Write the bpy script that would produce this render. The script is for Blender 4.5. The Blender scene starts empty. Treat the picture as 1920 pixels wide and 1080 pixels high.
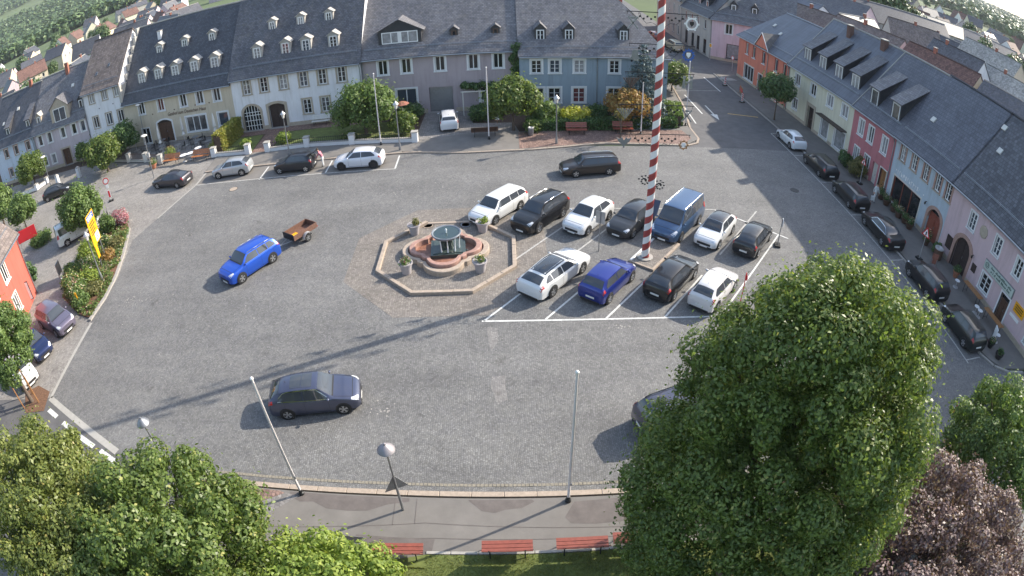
import bpy, bmesh, math, random
import numpy as np
from mathutils import Vector, Matrix
random.seed(7)
SC = bpy.context.scene
COL = SC.collection
R = math.radians
# ------------------------------------------------------------------ camera (wide webcam lens on the church tower)
CAM_H = 19.3
cam_d = bpy.data.cameras.new('webcam')
cam = bpy.data.objects.new('webcam', cam_d)
COL.objects.link(cam)
SC.camera = cam
cam_d.type = 'PANO'
cam_d.panorama_type = 'FISHEYE_LENS_POLYNOMIAL'
cam_d.fisheye_fov = R(140)
cam_d.fisheye_polynomial_k0 = 0.0
cam_d.fisheye_polynomial_k1 = -4.6229268579e-02
cam_d.fisheye_polynomial_k2 = -6.9079946515e-05
cam_d.fisheye_polynomial_k3 = 4.5418932255e-07
cam_d.fisheye_polynomial_k4 = -3.8824694892e-07
cam_d.sensor_fit = 'HORIZONTAL'
cam_d.sensor_width = 36.0
cam_d.sensor_height = 20.25
cam_d.clip_start = 0.1
cam_d.clip_end = 12000
PITCH, ROLL = 0.6085306, -0.0314493
fwd = Vector((0, math.cos(PITCH), -math.sin(PITCH)))
upv = Vector((0, math.sin(PITCH), math.cos(PITCH)))
rgt = Vector((1, 0, 0))
c_, s_ = math.cos(ROLL), math.sin(ROLL)
ir = rgt * c_ + upv * s_
iu = rgt * -s_ + upv * c_
cam.matrix_world = Matrix(((ir.x, iu.x, -fwd.x, 0), (ir.y, iu.y, -fwd.y, 0), (ir.z, iu.z, -fwd.z, CAM_H), (0, 0, 0, 1)))
SC.render.resolution_x, SC.render.resolution_y = 1024, 576
# ------------------------------------------------------------------ sky, sun, exposure
SUN_AZ, SUN_EL = R(25.5), R(31)          # azimuth counted from +X towards +Y
world = bpy.data.worlds.new('World')
SC.world = world
world.use_nodes = True
nt = world.node_tree
bg = nt.nodes['Background']
sky = nt.nodes.new('ShaderNodeTexSky')
sky.sky_type = 'NISHITA'
sky.sun_disc = False
sky.sun_elevation = SUN_EL
sky.sun_rotation = R(90) - SUN_AZ
sky.air_density = 1.2
sky.dust_density = 1.5
tc = nt.nodes.new('ShaderNodeTexCoord')
mp = nt.nodes.new('ShaderNodeMapping')
mp.inputs['Scale'].default_value = (1, 1, 3.2)
nz = nt.nodes.new('ShaderNodeTexNoise')
nz.inputs['Scale'].default_value = 5
nz.inputs['Detail'].default_value = 8
nz.inputs['Roughness'].default_value = .62
cr = nt.nodes.new('ShaderNodeValToRGB')
cr.color_ramp.elements[0].position = .52
cr.color_ramp.elements[1].position = .68
mx = nt.nodes.new('ShaderNodeMixRGB')
mx.inputs[2].default_value = (3.2, 3.35, 3.6, 1)
nt.links.new(tc.outputs['Generated'], mp.inputs[0])
nt.links.new(mp.outputs[0], nz.inputs['Vector'])
nt.links.new(nz.outputs[0], cr.inputs[0])
nt.links.new(cr.outputs[0], mx.inputs[0])
nt.links.new(sky.outputs[0], mx.inputs[1])
nt.links.new(mx.outputs[0], bg.inputs[0])
bg.inputs[1].default_value = 0.148
sun_d = bpy.data.lights.new('sun', 'SUN')
sun_d.energy = 4.1
sun_d.angle = R(.53)
sun_d.color = (1.0, .91, .77)
sun = bpy.data.objects.new('sun', sun_d)
COL.objects.link(sun)
sdir = Vector((math.cos(SUN_EL) * math.cos(SUN_AZ), math.cos(SUN_EL) * math.sin(SUN_AZ), math.sin(SUN_EL)))
sun.rotation_euler = sdir.to_track_quat('Z', 'Y').to_euler()
sun.location = sdir * 100
vs = SC.view_settings
vs.view_transform = 'Standard'
vs.look = 'None'
vs.exposure = 1.08
vs.gamma = 1
SC.cycles.use_denoising = True
SC.cycles.max_bounces = 6
SC.cycles.diffuse_bounces = 4
SC.cycles.glossy_bounces = 2
SC.cycles.transmission_bounces = 3
SC.cycles.transparent_max_bounces = 4
SC.cycles.caustics_reflective = False
SC.cycles.caustics_refractive = False
SC.cycles.sample_clamp_indirect = 4
# ------------------------------------------------------------------ materials
M = {}
def new_mat(name):
    m = bpy.data.materials.new(name)
    m.use_nodes = True
    M[name] = m
    n = m.node_tree.nodes
    return m, m.node_tree, n['Principled BSDF']
def hexc(r, g, b):
    f = lambda c: (c / 255 / 12.92) if c / 255 <= .04045 else ((c / 255 + .055) / 1.055) ** 2.4
    return (f(r), f(g), f(b))
def node(t, typ, **kw):
    n = t.nodes.new(typ)
    for k, v in kw.items():
        if k in n.inputs: n.inputs[k].default_value = v
        else: setattr(n, k, v)
    return n
def ramp(t, stops, fac):
    r = t.nodes.new('ShaderNodeValToRGB')
    e = r.color_ramp.elements
    e[0].position, e[0].color = stops[0][0], (*stops[0][1], 1)
    e[1].position, e[1].color = stops[-1][0], (*stops[-1][1], 1)
    for p, c in stops[1:-1]:
        q = e.new(p)
        q.color = (*c, 1)
    t.links.new(fac, r.inputs[0])
    return r.outputs[0]
def mul(c, k): return tuple(max(0, min(1, x * k)) for x in c)
def pos(t): return t.nodes.new('ShaderNodeNewGeometry').outputs['Position']
def mixc(t, fac, a, b, typ='MIX'):
    m = t.nodes.new('ShaderNodeMixRGB')
    m.blend_type = typ
    for i, v in ((0, fac), (1, a), (2, b)):
        if isinstance(v, (int, float)): m.inputs[i].default_value = v
        elif isinstance(v, tuple): m.inputs[i].default_value = (*v, 1)
        else: t.links.new(v, m.inputs[i])
    return m.outputs[0]
def bumpit(t, b, h, strength=.4, dist=.02):
    n = node(t, 'ShaderNodeBump', Strength=strength, Distance=dist)
    t.links.new(h, n.inputs['Height'])
    t.links.new(n.outputs[0], b.inputs['Normal'])
def plain(name, col, rough=.6, metal=0.0, coat=0.0, var=0.0, vscale=3.0, bump=0.0, bscale=40.0, spec=.5):
    """solid colour with mottling (two noise scales) and fine relief"""
    m, t, b = new_mat(name)
    b.inputs['Roughness'].default_value = rough
    b.inputs['Metallic'].default_value = metal
    b.inputs['Specular IOR Level'].default_value = spec
    if coat:
        b.inputs['Coat Weight'].default_value = coat
        b.inputs['Coat Roughness'].default_value = .06
    b.inputs['Base Color'].default_value = (*col, 1)
    if var:
        n1 = node(t, 'ShaderNodeTexNoise', Scale=vscale, Detail=6.0, Roughness=.65)
        t.links.new(pos(t), n1.inputs['Vector'])
        c = ramp(t, [(.3, mul(col, 1 - var)), (.55, col), (.75, mul(col, 1 + var))], n1.outputs[0])
        t.links.new(c, b.inputs['Base Color'])
    if bump:
        n2 = node(t, 'ShaderNodeTexNoise', Scale=bscale, Detail=3.0)
        t.links.new(pos(t), n2.inputs['Vector'])
        bumpit(t, b, n2.outputs[0], bump, .01)
    return m
def setts(name, c1, c2, joint, scale=8.5, patch=.25, big=.35, bump=.6, arcs=.32):
    """small granite setts: cells with their own tone, sunk joints, broad worn patches"""
    m, t, b = new_mat(name)
    p = pos(t)
    wob = node(t, 'ShaderNodeTexNoise', Scale=.5, Detail=2.0)
    t.links.new(p, wob.inputs['Vector'])
    add = t.nodes.new('ShaderNodeVectorMath'); add.operation = 'MULTIPLY_ADD'
    t.links.new(wob.outputs['Color'], add.inputs[0]); add.inputs[1].default_value = (.5, .5, 0)
    t.links.new(p, add.inputs[2])
    sx = t.nodes.new('ShaderNodeSeparateXYZ'); t.links.new(add.outputs[0], sx.inputs[0])
    def mth(op, a, b):
        m_ = t.nodes.new('ShaderNodeMath'); m_.operation = op
        for i, x_ in enumerate((a, b)):
            if x_ is None: continue
            if isinstance(x_, (int, float)): m_.inputs[i].default_value = x_
            else: t.links.new(x_, m_.inputs[i])
        return m_.outputs[0]
    arc = mth('MULTIPLY', mth('ABSOLUTE', mth('SINE', mth('MULTIPLY', sx.outputs[0], 2.1), None), None), arcs)
    cx = t.nodes.new('ShaderNodeCombineXYZ'); t.links.new(sx.outputs[0], cx.inputs[0]); t.links.new(mth('SUBTRACT', sx.outputs[1], arc), cx.inputs[1])
    v = node(t, 'ShaderNodeTexVoronoi', Scale=scale, Randomness=.35); v.feature = 'F1'
    e = node(t, 'ShaderNodeTexVoronoi', Scale=scale, Randomness=.35); e.feature = 'DISTANCE_TO_EDGE'
    for q in (v, e): t.links.new(cx.outputs[0], q.inputs['Vector'])
    sep = t.nodes.new('ShaderNodeSeparateColor')
    t.links.new(v.outputs['Color'], sep.inputs[0])
    cell = ramp(t, [(.0, mul(c1, .8)), (.25, c1), (.75, c2), (1, mul(c2, 1.22))], sep.outputs[0])
    ed = ramp(t, [(.02, (0, 0, 0)), (.13, (1, 1, 1))], e.outputs['Distance'])
    c = mixc(t, ed, joint, cell)
    n1 = node(t, 'ShaderNodeTexNoise', Scale=.22, Detail=7.0, Roughness=.6)
    t.links.new(p, n1.inputs['Vector'])
    c = mixc(t, 1.0, c, ramp(t, [(.3, (1 - big,) * 3), (.7, (1.0, 1.0, 1.0))], n1.outputs[0]), 'MULTIPLY')
    n3 = node(t, 'ShaderNodeTexNoise', Scale=1.7, Detail=8.0, Roughness=.7)
    t.links.new(p, n3.inputs['Vector'])
    c = mixc(t, 1.0, c, ramp(t, [(.32, (1 - patch, 1 - patch, 1 - patch * .8)), (.62, (1, 1, 1))], n3.outputs[0]), 'MULTIPLY')
    mt = t.nodes.new('ShaderNodeMapping'); mt.inputs['Scale'].default_value = (.07, .42, 1); mt.inputs['Rotation'].default_value = (0, 0, .25)
    t.links.new(p, mt.inputs[0])
    n6 = node(t, 'ShaderNodeTexNoise', Scale=1.0, Detail=5.0, Roughness=.6); t.links.new(mt.outputs[0], n6.inputs['Vector'])
    c = mixc(t, 1.0, c, ramp(t, [(.35, (.86, .86, .87)), (.6, (1, 1, 1))], n6.outputs[0]), 'MULTIPLY')
    n7 = node(t, 'ShaderNodeTexNoise', Scale=.9, Detail=4.0, Roughness=.5); t.links.new(p, n7.inputs['Vector'])
    c = mixc(t, 1.0, c, ramp(t, [(.24, (.68, .67, .66)), (.34, (1, 1, 1))], n7.outputs[0]), 'MULTIPLY')
    t.links.new(c, b.inputs['Base Color'])
    b.inputs['Roughness'].default_value = .75
    bumpit(t, b, ed, bump, .012)
    return m
def slate(name, col, tw=.32, th=.22, var=.25, rough=.55, bump=.5, moss=None, mossamt=.6):
    """roof covering laid in rows along the slope (UV in metres)"""
    m, t, b = new_mat(name)
    uv = t.nodes.new('ShaderNodeUVMap').outputs[0]
    br = node(t, 'ShaderNodeTexBrick', Scale=1.0)
    br.inputs['Mortar Size'].default_value = .018
    br.inputs['Mortar Smooth'].default_value = .3
    br.inputs['Brick Width'].default_value = tw
    br.inputs['Row Height'].default_value = th
    br.inputs['Color1'].default_value = (*mul(col, 1 + var), 1)
    br.inputs['Color2'].default_value = (*mul(col, 1 - var), 1)
    br.inputs['Mortar'].default_value = (*mul(col, .45), 1)
    t.links.new(uv, br.inputs['Vector'])
    n1 = node(t, 'ShaderNodeTexNoise', Scale=.38, Detail=9.0, Roughness=.7)
    t.links.new(pos(t), n1.inputs['Vector'])
    c = mixc(t, 1.0, br.outputs[0], ramp(t, [(.3, (.62, .63, .66)), (.68, (1, 1, 1))], n1.outputs[0]), 'MULTIPLY')
    ms = t.nodes.new('ShaderNodeMapping'); ms.inputs['Scale'].default_value = (3.2, .3, 1)
    t.links.new(uv, ms.inputs[0])
    n4 = node(t, 'ShaderNodeTexNoise', Scale=1.0, Detail=7.0, Roughness=.7)
    t.links.new(ms.outputs[0], n4.inputs['Vector'])
    c = mixc(t, 1.0, c, ramp(t, [(.3, (.78, .78, .78)), (.55, (1, 1, 1)), (.75, (1.0, .97, .92))], n4.outputs[0]), 'MULTIPLY')
    n5 = node(t, 'ShaderNodeTexWave', Scale=1.0); n5.wave_type = 'BANDS'; n5.bands_direction = 'Y'; n5.inputs['Distortion'].default_value = .6; n5.inputs['Detail'].default_value = 2
    mw = t.nodes.new('ShaderNodeMapping'); mw.inputs['Scale'].default_value = (.2, .5, 1)
    t.links.new(uv, mw.inputs[0]); t.links.new(mw.outputs[0], n5.inputs['Vector'])
    c = mixc(t, .35, c, ramp(t, [(0, (.82, .82, .82)), (.5, (1, 1, 1))], n5.outputs[0]), 'MULTIPLY')
    if moss:
        n2 = node(t, 'ShaderNodeTexNoise', Scale=1.4, Detail=9.0, Roughness=.75)
        t.links.new(pos(t), n2.inputs['Vector'])
        f = ramp(t, [(.5, (0, 0, 0)), (.72, (mossamt,) * 3)], n2.outputs[0])
        c = mixc(t, f, c, moss)
    t.links.new(c, b.inputs['Base Color'])
    b.inputs['Roughness'].default_value = rough
    bumpit(t, b, br.outputs['Fac'], -bump, .02)
    return m
def leafmat(name, stops, trans=.42, rough=.5):
    m, t, b = new_mat(name)
    g = t.nodes.new('ShaderNodeNewGeometry')
    c = ramp(t, stops, g.outputs['Random Per Island'])
    n1 = node(t, 'ShaderNodeTexNoise', Scale=.6, Detail=3.0)
    t.links.new(g.outputs['Position'], n1.inputs['Vector'])
    c = mixc(t, 1.0, c, ramp(t, [(.3, (.8, .85, .8)), (.7, (1.0, 1.0, 1.0))], n1.outputs[0]), 'MULTIPLY')
    t.links.new(c, b.inputs['Base Color'])
    b.inputs['Roughness'].default_value = rough
    b.inputs['Specular IOR Level'].default_value = .45
    tr = t.nodes.new('ShaderNodeBsdfTranslucent')
    t.links.new(mixc(t, 1.0, c, (1.0, 1.0, .55), 'MULTIPLY'), tr.inputs[0])
    ms = t.nodes.new('ShaderNodeMixShader'); ms.inputs[0].default_value = trans
    t.links.new(b.outputs[0], ms.inputs[1]); t.links.new(tr.outputs[0], ms.inputs[2])
    t.links.new(ms.outputs[0], t.nodes['Material Output'].inputs[0])
    return m
# paving
setts('setts', (.203, .2, .193), (.24, .237, .23), (.13, .128, .123), 11.0, .2, .28)
setts('setts_relaid', (.235, .225, .215), (.275, .262, .25), (.17, .165, .155), 10.5, .15, .1)
setts('setts_pale', (.295, .275, .25), (.33, .31, .285), (.22, .205, .19), 7.0, .18, .22)
setts('setts_warm', (.235, .21, .182), (.28, .25, .22), (.165, .148, .13), 8.0, .2, .22)
setts('pavers_red', (.25, .15, .12), (.34, .22, .18), (.15, .11, .09), 6.0, .2, .3, .3)
setts('pavers_grey', (.27, .255, .24), (.31, .29, .275), (.2, .185, .175), 5.0, .15, .25, .3)
plain('asphalt', (.115, .112, .115), .85, var=.22, vscale=1.1, bump=.3, bscale=70)
plain('asphalt_pale', (.178, .166, .155), .88, var=.16, vscale=.8, bump=.3, bscale=60)
plain('asphalt_patch', (.135, .118, .112), .88, var=.2, vscale=2, bump=.3, bscale=60)
plain('concrete', (.36, .345, .32), .85, var=.15, vscale=2.5, bump=.2)
plain('granite_kerb', (.38, .31, .25), .8, var=.2, vscale=7, bump=.3, bscale=60)
plain('gutter_stone', (.25, .225, .18), .8, var=.3, vscale=9, bump=.3, bscale=60)
plain('granite_grey', (.33, .31, .29), .75, var=.2, vscale=6, bump=.3, bscale=60)
plain('road_paint', (.62, .62, .6), .7, var=.3, vscale=5)
plain('road_paint_worn', (.42, .41, .39), .75, var=.4, vscale=6)
plain('yellow_paint', (.5, .34, .12), .75, var=.4, vscale=5)
plain('soil', (.09, .06, .045), .95, var=.3, vscale=4, bump=.5, bscale=25)
plain('bark_mulch', (.16, .085, .05), .95, var=.4, vscale=9, bump=.6, bscale=30)
plain('lawn', (.13, .16, .045), .95, var=.35, vscale=2.2, bump=.6, bscale=50)
plain('meadow', (.085, .12, .045), .95, var=.35, vscale=.012)
# walls
def plaster(name, col, var=.07):
    m, t, b = new_mat(name)
    b.inputs['Roughness'].default_value = .88
    b.inputs['Specular IOR Level'].default_value = .25
    p = pos(t)
    n1 = node(t, 'ShaderNodeTexNoise', Scale=.7, Detail=7.0, Roughness=.65)
    t.links.new(p, n1.inputs['Vector'])
    c = ramp(t, [(.3, mul(col, 1 - var)), (.55, col), (.75, mul(col, 1 + var * .7))], n1.outputs[0])
    mpn = t.nodes.new('ShaderNodeMapping'); mpn.inputs['Scale'].default_value = (2.6, 2.6, .22)
    t.links.new(p, mpn.inputs[0])
    n2 = node(t, 'ShaderNodeTexNoise', Scale=1.0, Detail=6.0, Roughness=.7)
    t.links.new(mpn.outputs[0], n2.inputs['Vector'])
    c = mixc(t, 1.0, c, ramp(t, [(.32, (.84, .83, .81)), (.52, (1, 1, 1))], n2.outputs[0]), 'MULTIPLY')
    t.links.new(c, b.inputs['Base Color'])
    n3 = node(t, 'ShaderNodeTexNoise', Scale=50, Detail=3.0)
    t.links.new(p, n3.inputs['Vector'])
    bumpit(t, b, n3.outputs[0], .12, .01)
    return m
plaster('plaster_cream', hexc(202, 190, 170)); plaster('plaster_white', hexc(224, 224, 228))
plaster('plaster_mauve', hexc(172, 160, 164)); plaster('plaster_blue', hexc(146, 160, 172))
plaster('plaster_lilac', hexc(190, 180, 186)); plaster('plaster_pale_blue', hexc(184, 196, 210))
plaster('plaster_orange', hexc(208, 128, 108)); plaster('plaster_yellow', hexc(212, 208, 188))
plaster('plaster_red', hexc(184, 120, 126)); plaster('plaster_sky', hexc(180, 192, 202))
plaster('plaster_pink', hexc(206, 182, 186)); plaster('plaster_salmon', hexc(186, 98, 86))
plaster('plaster_grey', hexc(182, 178, 172)); plaster('plaster_rose', hexc(214, 190, 196))
plain('sandstone', hexc(176, 164, 148), .85, var=.15, vscale=3, bump=.2)
plain('sandstone_rose', hexc(172, 140, 128), .85, var=.15, vscale=3, bump=.2)
plain('white_paint', (.78, .78, .78), .45, var=.05, vscale=3)
plain('off_white', (.62, .6, .56), .6, var=.1, vscale=3)
plain('trim_white', (.74, .74, .75), .7, var=.05, vscale=2)
plain('wood_brown', (.11, .06, .04), .6, var=.3, vscale=6)
plain('wood_dark', (.045, .03, .028), .55, var=.3, vscale=6)
plain('wood_tan', (.34, .17, .07), .5, var=.25, vscale=7)
plain('wood_red', (.26, .075, .05), .42, var=.2, vscale=6, coat=.2)
plain('wood_orange', (.42, .16, .06), .5, var=.25, vscale=6)
plain('metal_dark', (.035, .037, .04), .45, .6)
plain('metal_grey', (.3, .31, .33), .45, .7, var=.12, vscale=4)
plain('metal_pale', (.52, .52, .53), .5, .5, var=.1, vscale=3)
plain('zinc', (.33, .35, .38), .45, .8, var=.15, vscale=2)
plain('flag_white', (.68, .64, .64), .5, var=.08, vscale=2)
plain('rubber', (.02, .02, .021), .85)
plain('plastic_black', (.022, .022, .024), .5)
plain('chrome', (.75, .76, .78), .15, 1.0)
plain('alloy', (.55, .56, .58), .3, .9)
plain('alloy_dark', (.06, .06, .065), .35, .8)
plain('lamp_clear', (.7, .72, .75), .08, .3)
plain('lamp_red', (.42, .02, .015), .15, coat=.6)
plain('plate_white', (.72, .72, .7), .4)
plain('sign_yellow', (.82, .38, .008), .45)
plain('sign_blue', (.03, .1, .36), .5)
plain('sign_red', (.62, .03, .04), .45)
plain('sign_white', (.8, .8, .8), .45)
plain('ink', (.02, .02, .02), .6)
plain('ink_brown', (.09, .045, .03), .6)
plain('ink_green', (.06, .12, .1), .6)
plain('board_green', (.5, .57, .52), .6, var=.05)
plain('terracotta', (.42, .17, .1), .8, var=.15)
plain('brick_dark', (.15, .085, .07), .9, var=.25, vscale=6, bump=.3)
plain('brick_red', (.3, .12, .085), .9, var=.25, vscale=6, bump=.3)
plain('canvas', (.6, .6, .58), .8, var=.06, vscale=4)
plain('skin', (.55, .33, .24), .6)
plain('cloth_white', (.72, .72, .72), .85, var=.06)
plain('cloth_dark', (.04, .045, .06), .85, var=.1)
plain('cloth_pink', (.55, .2, .25), .85)
plain('cloth_jeans', (.09, .12, .2), .85, var=.1)
plain('hair', (.05, .03, .02), .6)
plain('bark', (.12, .09, .07), .92, var=.3, vscale=8, bump=.6, bscale=20)
plain('may_white', (.78, .77, .75), .5, var=.06, vscale=2)
plain('may_red', (.33, .055, .05), .5, var=.1, vscale=2)
plain('fount_red', (.38, .225, .185), .7, var=.3, vscale=3.5, bump=.2)
plain('fount_floor', (.3, .145, .1), .5, var=.4, vscale=3, bump=.2)
plain('fount_dark', (.055, .075, .07), .22, var=.2, vscale=4)
plain('fount_rim', (.2, .22, .25), .25, var=.15, vscale=4)
plain('planter_grey', (.4, .37, .38), .8, var=.12, vscale=5)
plain('white_water', (.8, .84, .86), .15)
plain('flower_red', (.55, .08, .06), .7, var=.4, vscale=9)
plain('glass_dark', (.018, .021, .025), .06, spec=.7)
plain('glass_blue', (.05, .065, .085), .05, spec=.8)
plain('glass_curtain', (.3, .3, .31), .12, var=.35, vscale=2.5, spec=.6)
plain('glass_half', (.12, .12, .125), .08, var=.7, vscale=1.3, spec=.7)
plain('glass_red', (.17, .055, .06), .12, var=.4, vscale=2, spec=.6)
plain('car_glass', (.05, .057, .068), .03, spec=.9)
plain('basin_water', (.03, .05, .05), .04, spec=.8)
# roofs
slate('slate_dark', (0.090, 0.095, 0.115), moss=(.12, .115, .11), mossamt=.35)
slate('slate_mid', (0.138, 0.139, 0.158), moss=(.2, .18, .15), mossamt=.5)
slate('slate_grey', (0.192, 0.188, 0.203), moss=(.23, .21, .18), mossamt=.5)
slate('tile_brown', (0.220, 0.179, 0.165), .3, .3, .3, .8, moss=(.2, .16, .12), mossamt=.55)
slate('tile_blue', (0.132, 0.139, 0.170), .3, .34, .18, .5, .8)
slate('tile_charcoal', (0.118, 0.121, 0.139), .3, .32, .3, .6, .9)
slate('sheet_blue', (0.124, 0.136, 0.170), .6, 8, .12, .4, .3)
slate('tile_red', (.2, .11, .09), .3, .34, .3, .8)
slate('tile_pale', (.42, .4, .36), .35, .35, .3, .5, .6)
slate('sheet_white', (.7, .71, .72), .5, 6, .1, .35, .3)
plain('dormer_pale', (.42, .4, .375), .7, var=.18, vscale=6, bump=.2)
plain('lamp_hat_grey', (.3, .28, .3), .5, .3, var=.1, vscale=6)
plain('trailer_wood', (.17, .09, .065), .6, var=.3, vscale=9)
# leaves
leafmat('leaf_lime', [(0, (0.085, 0.134, 0.037)), (.5, (0.165, 0.232, 0.061)), (.93, (0.244, 0.317, 0.091)), (1, (0.464, 0.439, 0.146))], .45, .42)
leafmat('leaf_lime_b', [(0, (0.116, 0.152, 0.040)), (.5, (0.213, 0.250, 0.071)), (.95, (0.305, 0.342, 0.104)), (1, (0.488, 0.403, 0.134))], .45, .42)
leafmat('leaf_deep', [(0, (0.050, 0.102, 0.038)), (.6, (0.089, 0.166, 0.056)), (1, (0.178, 0.267, 0.089))], .3)
leafmat('leaf_mid', [(0, (0.100, 0.156, 0.050)), (.6, (0.166, 0.255, 0.077)), (1, (0.290, 0.379, 0.122))])
leafmat('leaf_bright', [(0, (0.166, 0.245, 0.044)), (.6, (0.290, 0.379, 0.077)), (1, (0.489, 0.550, 0.133))])
leafmat('leaf_plum', [(0, (.085, .052, .062)), (.5, (.19, .12, .13)), (.85, (.3, .21, .205)), (1, (.45, .37, .33))], .3)
leafmat('leaf_spruce', [(0, (0.073, 0.110, 0.116)), (.6, (0.134, 0.189, 0.207)), (1, (0.244, 0.317, 0.342))], .1)
leafmat('leaf_rust', [(0, (0.267, 0.156, 0.056)), (.5, (0.489, 0.267, 0.089)), (1, (0.400, 0.334, 0.112))])
leafmat('leaf_yellow', [(0, (0.267, 0.290, 0.044)), (.6, (0.550, 0.550, 0.067)), (1, (0.550, 0.550, 0.112))])
leafmat('leaf_olive', [(0, (0.122, 0.138, 0.050)), (.6, (0.222, 0.211, 0.077)), (1, (0.356, 0.311, 0.133))])
leafmat('leaf_pink', [(0, (0.445, 0.133, 0.178)), (.6, (0.550, 0.267, 0.334)), (1, (0.550, 0.550, 0.550))])
leafmat('leaf_hedge', [(0, (0.267, 0.267, 0.067)), (.5, (0.445, 0.400, 0.112)), (1, (0.245, 0.311, 0.077))])
leafmat('leaf_far', [(0, (0.067, 0.112, 0.050)), (.6, (0.122, 0.189, 0.077)), (1, (0.199, 0.267, 0.122))], .15)
leafmat('petal_mix', [(0, (.6, .55, .5)), (.3, (.7, .3, .3)), (.6, (.75, .6, .2)), (1, (.75, .72, .7))], .2)
leafmat('grass_blade', [(0, (.13, .17, .04)), (.6, (.22, .25, .065)), (1, (.36, .32, .11))])
# ------------------------------------------------------------------ mesh helpers
class MB:
    def __init__(s): s.v, s.f, s.mi, s.uv = [], [], [], {}
    def add(s, vs, fs, mi=0, uvs=None):
        o = len(s.v)
        s.v += [tuple(x) for x in vs]
        for k, f in enumerate(fs):
            if uvs: s.uv[len(s.f)] = uvs[k]
            s.f.append(tuple(i + o for i in f)); s.mi.append(mi)
    def box(s, x0, x1, y0, y1, z0, z1, mi=0):
        s.add([(x0, y0, z0), (x1, y0, z0), (x1, y1, z0), (x0, y1, z0), (x0, y0, z1), (x1, y0, z1), (x1, y1, z1), (x0, y1, z1)],
              [(3, 2, 1, 0), (4, 5, 6, 7), (0, 1, 5, 4), (1, 2, 6, 5), (2, 3, 7, 6), (3, 0, 4, 7)], mi)
    def prism(s, poly, z0, z1, mi=0):
        """vertical extrusion of a plan polygon (counter-clockwise)"""
        n = len(poly)
        s.add([(x, y, z0) for x, y in poly] + [(x, y, z1) for x, y in poly],
              [tuple(range(n - 1, -1, -1)), tuple(range(n, 2 * n))] + [(i, (i + 1) % n, n + (i + 1) % n, n + i) for i in range(n)], mi)
    def vprism(s, poly, y0, y1, mi=0):
        """extrusion along y of an (x,z) polygon"""
        n = len(poly)
        s.add([(x, y0, z) for x, z in poly] + [(x, y1, z) for x, z in poly],
              [tuple(range(n)), tuple(range(2 * n - 1, n - 1, -1))] + [(i, n + i, n + (i + 1) % n, (i + 1) % n) for i in range(n)], mi)
    def tube(s, a, b, r0, r1=None, n=8, mi=0, caps=True):
        a, b = Vector(a), Vector(b)
        r1 = r0 if r1 is None else r1
        d = (b - a).normalized()
        q = d.orthogonal().normalized(); w = d.cross(q)
        vs = []
        for p, r in ((a, r0), (b, r1)):
            for i in range(n):
                t = 2 * math.pi * i / n
                vs.append(p + (q * math.cos(t) + w * math.sin(t)) * r)
        fs = [(i, (i + 1) % n, n + (i + 1) % n, n + i) for i in range(n)]
        if caps: fs += [tuple(range(n - 1, -1, -1)), tuple(range(n, 2 * n))]
        s.add(vs, fs, mi)
    def lathe(s, prof, n=24, mi=0, c=(0, 0), axis='z', a0=0, a1=None, jitter=0):
        """prof: list of (r, z)"""
        full = a1 is None
        a1 = 2 * math.pi if full else a1
        k = n if full else n + 1
        vs = []
        for r, z in prof:
            for i in range(k):
                t = a0 + (a1 - a0) * i / n
                x, y = r * math.cos(t), r * math.sin(t)
                vs.append((c[0] + x, c[1] + y, z) if axis == 'z' else (x, z, y))
        fs = []
        for j in range(len(prof) - 1):
            for i in range(n):
                i2 = (i + 1) % k
                q = (j * k + i, j * k + i2, (j + 1) * k + i2, (j + 1) * k + i)
                fs.append(q if axis == 'z' else q[::-1])
        s.add(vs, fs, mi)
    def data(s, name, mats, smooth=None):
        me = bpy.data.meshes.new(name)
        me.from_pydata(s.v, [], s.f)
        for m in (mats if isinstance(mats, (list, tuple)) else [mats]): me.materials.append(M[m] if isinstance(m, str) else m)
        me.polygons.foreach_set('material_index', s.mi)
        if s.uv:
            l = me.uv_layers.new(name='UVMap')
            for fi, uvs in s.uv.items():
                for k, li in enumerate(me.polygons[fi].loop_indices): l.data[li].uv = uvs[k]
        if smooth is not None:
            me.polygons.foreach_set('use_smooth', [True] * len(me.polygons))
            me.set_sharp_from_angle(angle=R(smooth))
        me.update()
        return me
    def build(s, name, mats, parent=None, loc=(0, 0, 0), rot=(0, 0, 0), smooth=None):
        return put(name, s.data(name, mats, smooth), parent, loc, rot)
def put(name, me, parent=None, loc=(0, 0, 0), rot=(0, 0, 0), scale=None):
    o = bpy.data.objects.new(name, me)
    COL.objects.link(o)
    o.parent = parent
    o.location = loc
    o.rotation_euler = rot if isinstance(rot, (tuple, list)) else (0, 0, rot)
    if scale: o.scale = scale
    return o
def tag(o, label=None, cat=None, group=None, kind=None):
    for k, v in (('label', label), ('category', cat), ('group', group), ('kind', kind)):
        if v: o[k] = v
    return o
def thing(name, label, cat, loc=(0, 0, 0), rz=0.0, group=None):
    return tag(put(name, None, None, loc, (0, 0, rz)), label, cat, group)
def copy_tree(o, parent=None):
    c = o.copy(); COL.objects.link(c); c.parent = parent
    for ch in [x for x in KIDS.get(o.name, [])] or list(o.children): copy_tree(ch, c)
    return c
KIDS = {}
def sheet(name, poly, z, mat, kind='structure', parent=None, label=None, cat=None, thick=0):
    mb = MB()
    if thick: mb.prism(poly, z - thick, z)
    else: mb.add([(x, y, z) for x, y in poly], [tuple(range(len(poly)))])
    o = mb.build(name, mat, parent)
    return tag(o, label, cat, None, kind if parent is None else None)
def offset_line(pts, d):
    out = []
    for i, p in enumerate(pts):
        a = Vector(pts[max(i - 1, 0)]); b = Vector(pts[min(i + 1, len(pts) - 1)])
        t = (b - a).normalized(); n = Vector((-t.y, t.x))
        out.append((p[0] + n.x * d, p[1] + n.y * d))
    return out
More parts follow.
